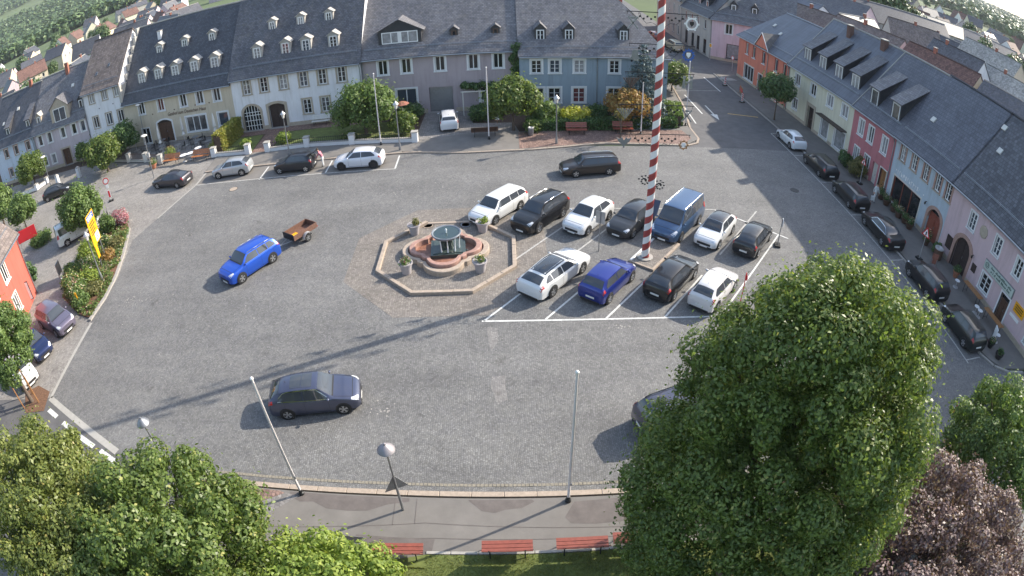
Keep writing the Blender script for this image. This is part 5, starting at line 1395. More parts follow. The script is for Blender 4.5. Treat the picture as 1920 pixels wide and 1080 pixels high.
for z, x, kind, mat in SIG:
    mb = MB(); r = .36
    if kind in ('gear', 'flower'): gear(mb, r if kind == 'gear' else .42, 12 if kind == 'gear' else 6); rot = (R(90), 0, 0)
    else: rot = (0, 0, 0)
    if kind == 'horns': flat(mb, [[(-.42, .3), (-.3, .05), (-.1, -.1), (0, -.35), (.1, -.1), (.3, .05), (.42, .3), (.22, .2), (.12, .32), (0, .12), (-.12, .32), (-.22, .2)]])
    if kind == 'wreath': gear(mb, .3, 8); rot = (R(90), 0, 0)
    if kind == 'rays': flat(mb, [[(0, -.3), (x0 - .04, .3), (x0 + .04, .3)] for x0 in (-.42, -.28, -.14, 0, .14, .28, .42)])
    if kind == 'tools': flat(mb, [[(-.3, -.35), (-.24, -.38), (.3, .3), (.24, .34)], [(.3, -.35), (.24, -.38), (-.3, .3), (-.24, .34)], [(-.12, .2), (.12, .2), (.12, .32), (-.12, .32)]])
    if kind == 'people': flat(mb, [[(-.3, -.35), (-.1, -.35), (-.14, .15), (-.26, .15)], [(.1, -.35), (.3, -.35), (.26, .15), (.14, .15)], [(-.28, .2), (-.12, .2), (-.12, .36), (-.28, .36)], [(.12, .2), (.28, .2), (.28, .36), (.12, .36)], [(-.1, -.05), (.1, -.05), (.1, .05), (-.1, .05)]])
    if kind == 'bell': flat(mb, [[(-.3, -.25), (.3, -.25), (.18, -.1), (.14, .2), (0, .3), (-.14, .2), (-.18, -.1)], [(-.06, -.36), (.06, -.36), (.06, -.27), (-.06, -.27)]])
    o = mb.build('guild_sign', mat, mp_, (x, 0, z), rot)
    if kind in ('gear', 'wreath', 'flower'):
        mb = MB(); crest(mb, r * .45); mb.build('emblem', 'sign_white' if kind != 'flower' else 'ink', o, (0, 0, .02), (R(-90), 0, 0))
for zc, sg in ((5.05, -1), (4.75, 1)):
    mb = MB()
    for q in range(14): a = q * .7; rr = .08 + .02 * q; mb.box(sg * .45 + rr * math.cos(a) - .05, sg * .45 + rr * math.cos(a) + .05, -.02, .02, zc + rr * math.sin(a) - .035, zc + rr * math.sin(a) + .035)
    mb.tube((sg * .15, 0, zc - .3), (sg * .6, 0, zc + .25), .015, n=5); mb.build('iron_ornament', 'metal_dark', mp_)
mb = MB(); mb.add([(.22, -.02, 3.9), (.62, -.05, 3.8), (.5, .05, 2.9), (.3, .0, 2.7), (.2, .02, 2.9)], [(0, 1, 2, 3, 4)]); mb.build('blue_pennant', 'cloth_jeans', mp_)
ISL = [(6.9, 30.0), (8.2, 28.9), (10.6, 31.8), (9.3, 33.0)]
il = sheet('maypole_island', [(7.08, 30.02), (8.18, 29.1), (10.4, 31.8), (9.3, 32.82)], .10, 'setts_warm', thick=.15)
for k in range(4): stones(il, [ISL[k], ISL[(k + 1) % 4]], .16, .125, .95, 'granite_kerb' if k != 3 else 'may_white')
mb = MB(); mb.lathe([(.5, .1), (.5, .16), (.25, .17)], 12); mb.build('foot', 'concrete', mp_, (0, 0, -.1))
# ================================================================== poles, lamps, signs
def flagpole(label, x, y, h, z=.1, group='white flagpoles'):
    t = thing('flagpole', label, 'flagpole', (x, y, z), group=group)
    mb = MB(); mb.tube((0, 0, 0), (0, 0, h), .06, .042, 12); mb.build('pole', 'flag_white', t, smooth=60)
    mb = MB(); mb.lathe([(.001, h), (.06, h + .02), (.07, h + .07), (.04, h + .12), (.001, h + .13)], 10); mb.build('finial', 'may_white', t, smooth=60)
    mb = MB(); mb.lathe([(.12, 0), (.12, .1), (.08, .14), (.065, .3)], 12); mb.build('socket', 'metal_dark', t)
    mb = MB(); mb.tube((.055, -.03, 1.1), (.05, -.03, h - .1), .006, n=4); mb.box(.05, .09, -.05, -.01, 1.05, 1.2); mb.build('halyard', 'metal_grey', t)
flagpole('flagpole on the south kerb left of the cone-topped lamp', -8.68, 13.6, 6.35)
flagpole('flagpole on the south kerb standing before the red benches', 1.87, 13.35, 6.7)
flagpole('flagpole rising before the round green tree on the north side', -11.3, 50.6, 6.7)
flagpole('flagpole beside the driveway in front of the mauve house', -1.6, 50.5, 6.6)
flagpole('short flagpole in front of the blue spruce', 12.1, 51.3, 4.9)
flagpole('flagpole at the road corner right of the blue house', 17.2, 54.0, 6.5)
def cone_lamp(label, x, y, h, tri=False, hat='lamp_hat_grey', group='cone-topped street lamps', rz=0):
    t = thing('street_lamp', label, 'street lamp', (x, y, .1), rz, group)
    mb = MB(); mb.tube((0, 0, 0), (0, 0, h * .38), .055, .05, 10); mb.tube((0, 0, h * .38), (0, 0, h - .25), .042, .036, 10); mb.build('post', 'metal_grey', t, smooth=60)
    mb = MB(); mb.lathe([(.32, h - .1), (.3, h - .06), (.16, h + .1), (.05, h + .17), (.04, h + .24), (.001, h + .26)], 24); mb.build('lamp_hat', hat, t, smooth=40)
    mb = MB(); mb.lathe([(.07, h - .3), (.13, h - .22), (.2, h - .11), (.001, h - .1)], 16); mb.build('diffuser', 'off_white', t, smooth=40)
    if tri:
        mb = MB(); mb.add([(-.46, -.06, h * .36), (.46, -.06, h * .36), (0, -.06, h * .36 + .8), (-.46, -.045, h * .36), (.46, -.045, h * .36), (0, -.045, h * .36 + .8)], [(0, 1, 2), (5, 4, 3), (0, 3, 4, 1), (1, 4, 5, 2), (2, 5, 3, 0)])
        mb.build('triangular_sign', 'metal_grey', t, (0, 0, 0), (0, 0, R(205)))
cone_lamp('cone-topped street lamp carrying a triangular sign on the south pavement', -4.4, 13.05, 3.75, True)
cone_lamp('cone-topped street lamp among the lower left trees', -15.0, 13.7, 3.7, hat='metal_grey')
def lantern(label, x, y, h, group='old style lantern posts'):
    t = thing('lantern_post', label, 'street lamp', (x, y, .1), group=group)
    mb = MB(); mb.lathe([(.12, 0), (.11, .5), (.06, .7), (.045, h - .5), (.07, h - .45)], 10); mb.build('post', 'metal_grey', t, smooth=50)
    mb = MB(); mb.lathe([(.1, h - .45), (.2, h - .05)], 6); mb.build('lantern_glass', 'off_white', t)
    mb = MB(); mb.lathe([(.26, h - .06), (.24, h), (.08, h + .16), (.03, h + .25), (.001, h + .27)], 12); mb.build('lantern_roof', 'metal_pale', t, smooth=40)
lantern('lantern post before the yellow bush on the north pavement', 4.2, 49.0, 4.2)
lantern('lantern post beside the round green tree and garden wall', -9.3, 49.0, 4.3)
lantern('lantern post behind the small black car', -20.1, 50.2, 4.1)
lantern('lantern post in the flower bed beside the yellow sign', -29.9, 30.3, 3.8)
def disc_lamp(label, x, y, h, tilt=.0):
    t = thing('modern_lamp', label, 'street lamp', (x, y, .05), group='disc-topped street lamps')
    mb = MB(); mb.tube((0, 0, 0), (0, 0, 1.9), .06, .055, 10); mb.tube((0, 0, 1.9), (0, 0, h), .045, .04, 10); mb.build('post', 'metal_grey', t, smooth=60)
    mb = MB(); mb.lathe([(.001, .02), (.3, 0), (.36, .05), (.3, .1), (.001, .13)], 18); mb.build('lamp_disc', 'off_white', t, (0, 0, h), (0, R(8), 0), smooth=50)
    mb = MB(); mb.lathe([(.05, h - .2), (.14, h - .04), (.14, h)], 12); mb.build('diffuser', 'off_white', t)
    return t
o = disc_lamp('tall disc-topped lamp before the inn terrace', -35.3, 48.8, 4.6)
mb = MB(); mb.box(-.14, .14, -.1, .1, 2.3, 2.75); mb.build('switch_box', 'metal_pale', o)
disc_lamp('disc-topped lamp near the pale blue house', -54.3, 51.3, 4.2)
disc_lamp('lamp with white globe at the left corner of the inn', -43.0, 59.6, 5.4)
def round_sign(label, x, y, h, faces, face=-90, post='metal_pale', base=True, z=0.0, cat='road sign'):
    """faces: list of (z, radius or (w,h), material, rim material)"""
    t = thing('road_sign', label, cat, (x, y, z), R(face + 90))
    mb = MB(); mb.tube((0, 0, 0), (0, 0, h), .03, n=8); mb.build('post', post, t)
    if base: mb = MB(); mb.box(-.28, .28, -.2, .2, 0, .12); mb.build('foot', 'rubber', t)
    for zz, r, m1, m2 in faces:
        mb = MB()
        if isinstance(r, tuple): mb.box(-r[0] / 2, r[0] / 2, -.05, -.03, -r[1] / 2, r[1] / 2); o = mb.build('sign_plate', m1, t, (0, 0, zz)); mb = MB(); mb.box(-r[0] / 2 + .05, r[0] / 2 - .05, -.056, -.05, -r[1] / 2 + .05, r[1] / 2 - .05); mb.build('sign_face', m2, o)
        elif r < 0:
            r = -r; mb.vprism([(-r, -r * .6), (r, -r * .6), (0, r * 1.1)], -.05, -.03); o = mb.build('sign_plate', m2, t, (0, 0, zz)); mb = MB(); mb.vprism([(-r * .68, -r * .42), (r * .68, -r * .42), (0, r * .72)], -.056, -.05); mb.build('sign_face', m1, o); mb = MB(); mb.box(-.06, .06, -.06, -.056, -.16, .12); mb.build('pictogram', 'ink', o)
        else:
            mb.lathe([(.001, .03), (r, .03), (r, .05), (.001, .05)], 20, axis='z'); o = mb.build('sign_plate', m2, t, (0, 0, zz), (R(90), 0, 0)); mb = MB(); mb.lathe([(r * .72, .051), (.001, .053)], 20); mb.build('sign_face', m1, o)
    return t
NS = ('sign_red', 'sign_white')
round_sign('no stopping sign standing on the right boundary of the parking lot', 17.5, 31.6, 2.0, [(1.75, .3, 'sign_red', 'sign_white')], -20, 'metal_grey')
round_sign('grey parking sign on a post in the middle of the lot', 5.3, 31.3, 2.65, [(2.3, (.6, .8), 'metal_grey', 'metal_grey')], 60, 'metal_grey', False)
round_sign('narrow red and white sign post behind the small white hatchback', 12.7, 25.7, 1.9, [(1.6, .18, 'sign_white', 'sign_red')], 0, 'sign_red', False)
round_sign('warning triangle sign on the east pavement by the arched shop door', 29.2, 29.6, 2.5, [(2.15, -.45, 'sign_white', 'sign_red')], 190, 'metal_pale', True, .1)
round_sign('warning triangle sign in front of the rose red house', 30.6, 41.8, 2.4, [(2.1, -.36, 'sign_white', 'sign_red')], 190, 'metal_pale', True, .1)
round_sign('priority road diamond sign at the corner house', 29.9, 84.2, 2.8, [(2.35, (.6, .6), 'sign_white', 'sign_yellow')], 200, 'metal_pale', False, .0)
round_sign('red no entry sign near the traffic island', 31.2, 78.2, 2.3, [(2.0, .32, 'sign_white', 'sign_red')], 200, 'metal_pale', False)
round_sign('red and white barrier sign with barrier foot left of the inn terrace', -38.6, 44.6, 2.6, [(2.2, .34, 'sign_white', 'sign_red'), (1.6, (.3, .4), 'sign_white', 'sign_white'), (.8, (.3, .8), 'sign_white', 'sign_red')], -60, 'metal_pale')
round_sign('bus stop pole with small plate beside the driveway', -.9, 54.9, 3.0, [(.6, (.5, .5), 'wood_tan', 'sign_white')], -90, 'wood_tan', False)
round_sign('small white sign on a post under the street tree', 28.6, 57.8, 2.3, [(2.05, .2, 'sign_white', 'sign_red')], 200, 'metal_grey', False, .1)
round_sign('grey utility post at the back of the flower bed', -34.9, 39.2, 1.7, [(1.2, (.12, .5), 'metal_grey', 'metal_grey')], -60, 'metal_grey', False)
# yellow direction sign
ds = thing('direction_sign', 'big yellow direction sign with blue top on two posts in the flower bed', 'road sign', (-31.1, 32.6, 0), math.atan2(1.16, -.34))
for x in (-.62, .62): mb = MB(); mb.tube((x, .05, 0), (x, .05, 3.2 if x > 0 else 4.2), .045, n=8); mb.build('post', 'metal_grey', ds)
mb = MB(); mb.box(-.85, .85, -.02, .02, 2.0, 4.5); yb_ = mb.build('yellow_panel', 'sign_yellow', ds)
mb = MB(); mb.box(-.72, .74, -.035, -.02, 3.95, 4.42); mb.build('blue_panel', 'sign_blue', yb_)
mb = MB(); mb.box(-.1, .72, -.035, -.02, 2.1, 2.75); wp = mb.build('white_panel', 'sign_white', yb_)
mb = MB(); mb.box(-.72, .5, -.045, -.036, 4.22, 4.3); mb.box(-.6, .4, -.045, -.036, 4.05, 4.13); mb.build('blue_lettering', 'sign_white', yb_)
mb = MB()
for z, a, b in ((3.72, -.6, .5), (3.5, -.6, .6), (3.28, -.6, .3), (3.06, -.6, .45), (2.86, -.6, .2)): mb.box(a, b, -.032, -.021, z - .04, z + .05)
mb.build('black_lettering', 'ink', yb_); mb = MB()
for z in (2.6, 2.42, 2.24): mb.box(0, .6, -.045, -.036, z - .04, z + .04)
mb.build('panel_lettering', 'ink', wp)
mb = MB(); mb.vprism([(-.8, 1.0), (-.35, 1.0), (-.35, 2.0), (-.8, 2.0)], -.03, .01); mb.build('lower_panel', 'sign_yellow', ds)
# ================================================================== benches, tables, bins
def bench(label, x, y, rz, wood, L=1.8, legs='metal_dark', back=True, group=None, z=.1, slats=3, name='park_bench'):
    t = thing(name, label, 'bench', (x, y, z), R(rz), group)
    sw = .15
    for k in range(slats):
        mb = MB(); mb.box(-L / 2, L / 2, -.02 + k * (sw + .02) - .2, -.02 + k * (sw + .02) + sw - .2, .42, .455); mb.build('seat_slat', wood, t)
    if back:
        for k in range(slats):
            z0 = .55 + k * .15; y0 = .27 + k * .085
            mb = MB(); mb.add([(-L / 2, y0, z0), (L / 2, y0, z0), (L / 2, y0 + .075, z0 + .125), (-L / 2, y0 + .075, z0 + .125), (-L / 2, y0 + .035, z0 - .01), (L / 2, y0 + .035, z0 - .01), (L / 2, y0 + .11, z0 + .115), (-L / 2, y0 + .11, z0 + .115)],
                              [(0, 1, 2, 3), (7, 6, 5, 4), (0, 4, 5, 1), (1, 5, 6, 2), (2, 6, 7, 3), (3, 7, 4, 0)]); mb.build('back_slat', wood, t)
    for sx in (-1, 1):
        xx = sx * (L / 2 - .28); mb = MB()
        mb.tube((xx, -.2, .42), (xx, -.24, 0), .025, n=6); mb.tube((xx, .2, .42), (xx, .32, 0), .025, n=6); mb.tube((xx, -.22, .41), (xx, .22, .41), .022, n=6)
        if back: mb.tube((xx, .24, .42), (xx, .56, .98), .022, n=6)
        mb.build('leg_frame', legs, t)
    return t
SB = 'red slatted benches along the lawn'
bench('red bench on dark patch, partly behind the bushes at left', -4.35, 11.0, 182, 'wood_red', 1.85, group=SB)
bench('red bench alone between lawn and pavement, second from the left', -.45, 11.15, 180, 'wood_red', 1.8, group=SB)
bench('red bench third from the left near the big lime tree', 2.2, 11.15, 179, 'wood_red', 1.85, group=SB)
bench('red bench half covered by the lime branches', 4.2, 11.2, 177, 'wood_red', 1.8, group=SB)
NB = 'benches along the north pavement'
bench('orange red bench before the hedge, left of the pair', 6.2, 51.3, 0, 'wood_red', 1.9, group=NB)
bench('orange red bench before the hedge, right of the pair', 10.5, 51.6, 0, 'wood_red', 1.9, group=NB)
bench('dark weathered bench at the driveway mouth', -2.0, 51.5, 183, 'wood_brown', 2.4, group=NB)
bench('orange bench left of the bistro tables at the inn', -34.7, 51.9, -6, 'wood_orange', 2.2, group=NB)
bench('orange bench right of the bistro tables at the inn', -30.8, 51.8, -3, 'wood_orange', 2.2, group=NB)
bench('pale grey garden bench against the long white house', -19.2, 58.3, 0, 'off_white', 2.0, group=NB, z=.02)
def beer_bench(label, x, y, rz, L=2.2, w=.55, h=.74):
    t = thing('trestle_table', label, 'table', (x, y, .1), R(rz), 'wooden trestle tables before the pink inn')
    for k in range(3): mb = MB(); mb.box(-L / 2, L / 2, -w / 2 + k * w / 3 + .005, -w / 2 + (k + 1) * w / 3 - .005, h - .03, h); mb.build('table_board', 'wood_tan', t)
    for sx in (-1, 1):
        mb = MB()
        for sy in (-1, 1): mb.tube((sx * L * .38, sy * w * .4, 0), (sx * L * .38, sy * w * .4, h - .03), .02, n=6)
        mb.tube((sx * L * .38, -w * .4, .2), (sx * L * .38, w * .4, .2), .018, n=6); mb.build('leg_frame', 'metal_dark', t)
beer_bench('brown trestle table under the inn window', 31.2, 24.6, 90); beer_bench('brown trestle table by the inn door, nearer the viewer', 31.0, 21.5, 90)
def bistro_table(label, x, y, r=.36, h=.74, mat='trim_white', z=.1, group='white bistro tables'):
    t = thing('bistro_table', label, 'table', (x, y, z), group=group)
    mb = MB(); mb.lathe([(.001, h - .03), (r, h - .03), (r, h), (.001, h + .003)], 20); mb.build('table_top', mat, t)
    mb = MB(); mb.lathe([(.24, 0), (.22, .03), (.04, .06), (.035, h - .03)], 12); mb.build('pedestal', 'metal_pale', t)
for lb, x, y in [('left white bistro table between the orange benches', -33.0, 52.0), ('middle white bistro table between the orange benches', -32.3, 52.3), ('rear white bistro table behind the orange benches', -31.9, 53.6)]: bistro_table(lb, x, y, .42)
for lb, x, y in [('white stool table at the left end of the trestle tables', 30.6, 26.0), ('left of two white stool tables between the trestle tables', 30.4, 23.0), ('right of two white stool tables between the trestle tables', 30.4, 22.55), ('white stool table at the near end of the trestle tables', 30.3, 20.0)]: bistro_table(lb, x, y, .22, .55, group='round white stools before the pink inn')
def chair(label, x, y, rz, z=.02):
    t = thing('terrace_chair', label, 'chair', (x, y, z), R(rz), 'dark chairs on the inn terrace')
    mb = MB(); mb.box(-.22, .22, -.22, .22, .43, .47); mb.build('seat', 'metal_dark', t)
    mb = MB(); mb.box(-.22, .22, .2, .23, .55, .9); mb.build('backrest', 'metal_dark', t)
    for sx in (-1, 1):
        for sy in (-1, 1): mb = MB(); mb.tube((sx * .2, sy * .2, 0), (sx * .2, sy * .2, .9 if sy > 0 else .44), .014, n=5); mb.build('leg', 'metal_dark', t)
rnd = random.Random(21)
tabs = [(-41.2, 57.3), (-38.6, 56.6), (-36.0, 56.0), (-33.4, 56.4), (-31.6, 55.6), (-39.8, 58.8), (-34.5, 57.8)]
for k, (x, y) in enumerate(tabs):
    bistro_table('grey terrace table under the parasols of the inn', x, y, .42, .74, 'metal_grey', .02, 'grey tables on the inn terrace')
    for a in (rnd.uniform(0, 60), 180 + rnd.uniform(0, 60)): chair('dark metal chair on the inn terrace', x + .7 * math.cos(R(a)), y + .7 * math.sin(R(a)), a - 90)
def parasol(label, x, y, h, mat='canvas', z=.02):
    t = thing('closed_parasol', label, 'parasol', (x, y, z), group='closed parasols on the inn terrace')
    mb = MB(); mb.tube((0, 0, 0), (0, 0, h), .025, n=8); mb.build('pole', 'metal_pale', t)
    mb = MB(); mb.lathe([(.03, h + .05), (.09, h - .2), (.16, h - .9), (.21, h - 1.5), (.12, h - 1.55), (.1, h - 1.7), (.23, h - 2.05), (.05, h - 2.0)], 9); mb.build('folded_canopy', mat, t, smooth=25)
    mb = MB(); mb.box(-.3, .3, -.3, .3, 0, .1); mb.build('foot', 'concrete', t)
parasol('grey folded parasol left of the inn doorway', -44.0, 58.6, 3.0); parasol('white folded parasol before the inn doorway', -39.3, 57.4, 2.9)
parasol('tall grey folded parasol with white tip before the inn window', -35.6, 57.2, 3.5, 'metal_pale'); parasol('white folded parasol at the right end of the inn', -31.3, 57.2, 3.3)
# umbrella in the mauve house garden
t = thing('open_parasol', 'small red open parasol beside the lantern post', 'parasol', (-9.9, 55.3, 0)); mb = MB(); mb.tube((0, 0, 0), (0, 0, 2.6), .025, n=8); mb.build('pole', 'metal_pale', t)
mb = MB(); mb.lathe([(.001, 2.7), (.4, 2.58), (.75, 2.42), (.73, 2.4), (.4, 2.55), (.001, 2.66)], 8); mb.build('canopy', 'brick_red', t)
def bin_(label, x, y, r=.25, h=.75, mat='metal_grey', z=.1, name='litter_bin'):
    t = thing(name, label, 'bin', (x, y, z)); mb = MB(); mb.lathe([(r * .85, 0), (r, .06), (r, h - .08)], 16); mb.build('barrel', mat, t, smooth=40)
    mb = MB(); mb.lathe([(r * 1.06, h - .08), (r * 1.06, h), (r * .7, h + .03), (.001, h - .1)], 16); mb.build('rim', 'metal_pale', t)
bin_('grey litter bin beside the left hedge end', 2.1, 51.2); bin_('wooden barrel at the gateway of the pink inn', 31.2, 29.6, .4, .95, 'wood_brown', name='wine_barrel')
# info boards
def board(label, x, y, rz, w, h, zc, mat='metal_dark', z=.1, tilt=0, posts=True, name='info_board', face=None):
    t = thing(name, label, 'board', (x, y, z), R(rz))
    if posts:
        for sx in (-1, 1): mb = MB(); mb.tube((sx * w * .42, .04, 0), (sx * w * .42, .04, zc), .03, n=6); mb.build('post', 'metal_grey', t)
    mb = MB(); mb.box(-w / 2, w / 2, -.03, .03, -h / 2, h / 2); o = mb.build('panel', mat, t, (0, 0, zc), (R(-tilt), 0, 0))
    if face: mb = MB(); mb.box(-w / 2 + .06, w / 2 - .06, -.036, -.03, -h / 2 + .06, h / 2 - .06); mb.build('panel_face', face, o)
    return t
board('slanted dark information desk left of the red benches', -6.1, 10.95, 178, 1.15, .8, .95, 'metal_grey', tilt=50, face='metal_dark')
board('grey notice stand at the edge of the flower bed', -34.9, 30.6, 110, .9, 1.0, 1.2, 'metal_grey', 0, face='asphalt_patch')
board('white cabinet leaning on the corner of the red house', -37.1, 27.6, 30, 1.2, 1.6, 1.1, 'metal_dark', 0, face='sign_white', name='advert_case')
board('bright red cloth banner beside the white van', -44.9, 36.6, 37, 2.4, 1.2, 1.6, 'sign_red', 0, name='red_banner', face='sign_red')
board('white folding menu board with blue notice before the pink inn', 29.7, 19.9, 60, .6, .95, .75, 'sign_white', face='sign_blue', name='menu_board')
board('red advertising board leaning by the barrel', 30.2, 28.8, 150, .5, .8, .5, 'brick_red', face='sign_white', name='menu_board')
# ================================================================== trailer
tr = thing('car_trailer', 'small open wooden trailer behind the blue SUV', 'trailer', (-14.07, 34.33, 0), R(-122.7))
def tp(nm, x0, x1, y0, y1, z0, z1, m): mb = MB(); mb.box(x0, x1, y0, y1, z0, z1); return mb.build(nm, m, tr)
tp('floor', -1.05, 1.05, -.55, .55, .46, .5, 'trailer_wood')
for sg in (-1, 1):
    for k in range(2): tp('side_board', -1.05, 1.05, sg * .57 - .02, sg * .57 + .02, .5 + k * .19, .68 + k * .19, 'trailer_wood')
    mb = MB(); mb.lathe([(.36, -.12), (.38, -.12), (.38, .12), (.36, .12)], 14, axis='y', a0=0, a1=math.pi); mb.build('mudguard', 'metal_pale', tr, (0, sg * .74, .31))
    ty, ri = wheel_meshes(.28, 'alloy'); w_ = put('wheel', ty, tr, (0, sg * .70, .28), (0, 0, 0 if sg > 0 else math.pi)); put('rim', ri, w_)
    tp('tail_lamp', -1.12, -1.08, sg * .5 - .08, sg * .5 + .08, .52, .62, 'lamp_red')
tp('tail_board', -1.08, -1.04, -.57, .57, .5, .87, 'trailer_wood'); tp('front_board', 1.05, 1.09, -.57, .57, .5, .95, 'metal_dark')
mb = MB(); mb.tube((1.05, .3, .45), (1.9, 0, .45), .03, n=6); mb.tube((1.05, -.3, .45), (1.9, 0, .45), .03, n=6); mb.tube((1.85, 0, .45), (2.25, 0, .45), .035, n=6); mb.build('drawbar', 'metal_grey', tr)
mb = MB(); mb.box(.2, .7, -.3, .3, .5, .52); mb.build('load_sheet', 'sign_yellow', tr)
# ================================================================== walls and fences
def pillar_wall(label, pts, hw=.35, hp=.95, rail=True, mat='trim_white', fence='metal_dark', name='garden_wall', sp=.14, group='garden walls along the north pavement', z=.08):
    """low wall between pillars with an iron paling on top"""
    t = thing(name, label, 'wall', (pts[0][0], pts[0][1], z), group=group)
    O = Vector(pts[0])
    for i, p in enumerate(pts):
        q = Vector(p) - O
        mb = MB(); mb.box(q.x - .26, q.x + .26, q.y - .26, q.y + .26, 0, hp); o = mb.build('pillar', mat, t)
        mb = MB(); mb.box(q.x - .31, q.x + .31, q.y - .31, q.y + .31, hp, hp + .08); mb.build('coping', 'concrete', o)
    for a, b in zip(pts[:-1], pts[1:]):
        a, b = Vector(a) - O, Vector(b) - O; d = (b - a); L = d.length; an = math.atan2(d.y, d.x)
        mb = MB(); mb.box(.26, L - .26, -.14, .14, 0, hw); w = mb.build('low_wall', mat, t, (a.x, a.y, 0), (0, 0, an))
        mb = MB(); mb.box(.26, L - .26, -.17, .17, hw, hw + .05); mb.build('wall_coping', 'concrete', w)
        if rail:
            mb = MB()
            for zz in (hw + .12, hp - .1): mb.box(.26, L - .26, -.015, .015, zz, zz + .03)
            mb.build('fence_rail', fence, t, (a.x, a.y, 0), (0, 0, an))
            n = int((L - .52) / sp); me = None
            for k in range(n):
                if me is None: m2 = MB(); m2.box(-.012, .012, -.012, .012, hw + .05, hp + .02); me = m2.data('paling', fence)
                put('paling', me, t, (a.x + d.x / L * (.26 + sp * (k + .5)), a.y + d.y / L * (.26 + sp * (k + .5)), 0), (0, 0, an))
pillar_wall('white pillared garden wall right of the front path, with iron paling', [(-22.9, 51.7), (-18.8, 51.9), (-14.2, 51.5), (-8.2, 50.85)], sp=.22)
pillar_wall('short white garden wall with paling left of the front path', [(-29.3, 52.2), (-25.1, 51.75)], sp=.22)
pillar_wall('white posts with dark fence around the left of the inn terrace', [(-46.5, 56.3), (-42.8, 55.0), (-39.5, 54.0), (-36.5, 52.6)], .2, 1.0, True, 'off_white', 'wood_dark', sp=.16)
pillar_wall('white walled tree bed near the pale blue house', [(-61.2, 51.0), (-57.9, 51.9), (-57.2, 53.6)], .45, .75, False)
for lb, x, y in [('white gate post beside the dark turning car, left', -53.4, 52.0), ('white gate post beside the dark turning car, right', -50.3, 53.2)]:
    t = thing('gate_post', lb, 'post', (x, y, .02)); mb = MB(); mb.box(-.22, .22, -.22, .22, 0, 1.25); mb.build('shaft', 'trim_white', t); mb = MB(); mb.lathe([(.33, 1.25), (.33, 1.31), (.001, 1.5)], 4); mb.build('cap', 'concrete', t, (0, 0, 0), (0, 0, R(45)))
# traffic cone and barriers
def cone(label, x, y):
    t = thing('traffic_cone', label, 'cone', (x, y, 0)); mb = MB(); mb.box(-.2, .2, -.2, .2, 0, .04); mb.build('foot', 'rubber', t)
    mb = MB(); mb.lathe([(.15, .04), (.1, .25)], 14); mb.build('lower_band', 'sign_red', t); mb = MB(); mb.lathe([(.1, .25), (.07, .4)], 14); mb.build('white_band', 'sign_white', t); mb = MB(); mb.lathe([(.07, .4), (.03, .6), (.001, .61)], 14); mb.build('upper_band', 'sign_red', t)
cone('orange red traffic cone on the shaded lane at lower right', 22.6, 15.3)
def beacon(label, x, y, rz=0):
    t = thing('road_beacon', label, 'beacon', (x, y, 0), R(rz), 'red and white road beacons'); mb = MB(); mb.box(-.3, .3, -.2, .2, 0, .12); mb.build('foot', 'rubber', t)
    mb = MB(); mb.box(-.13, .13, -.03, .03, .12, 1.1); p = mb.build('blade', 'sign_white', t)
    for k in range(4): mb = MB(); mb.add([(-.13, -.034, .2 + k * .24), (.13, -.034, .3 + k * .24), (.13, -.034, .42 + k * .24), (-.13, -.034, .32 + k * .24)], [(0, 1, 2, 3)]); mb.build('red_stripe', 'sign_red', p)
beacon('red and white beacon nearer the orange house', 27.2, 70.2, 10); beacon('red and white beacon before the orange barrier', 26.9, 63.3, 10)
t = thing('site_barrier', 'orange plastic barrier on the pavement by the orange house', 'barrier', (27.9, 66.3, .02), R(80))
for k in range(3): mb = MB(); mb.box(-.8, .8, -.03, .03, .25 + k * .3, .43 + k * .3); mb.build('bar', 'wood_orange' if k != 1 else 'sign_red', t)
for sx in (-1, 1): mb = MB(); mb.box(sx * .75 - .05, sx * .75 + .05, -.25, .25, 0, .06); mb.box(sx * .75 - .03, sx * .75 + .03, -.02, .02, .06, 1.1); mb.build('leg', 'wood_orange', t)
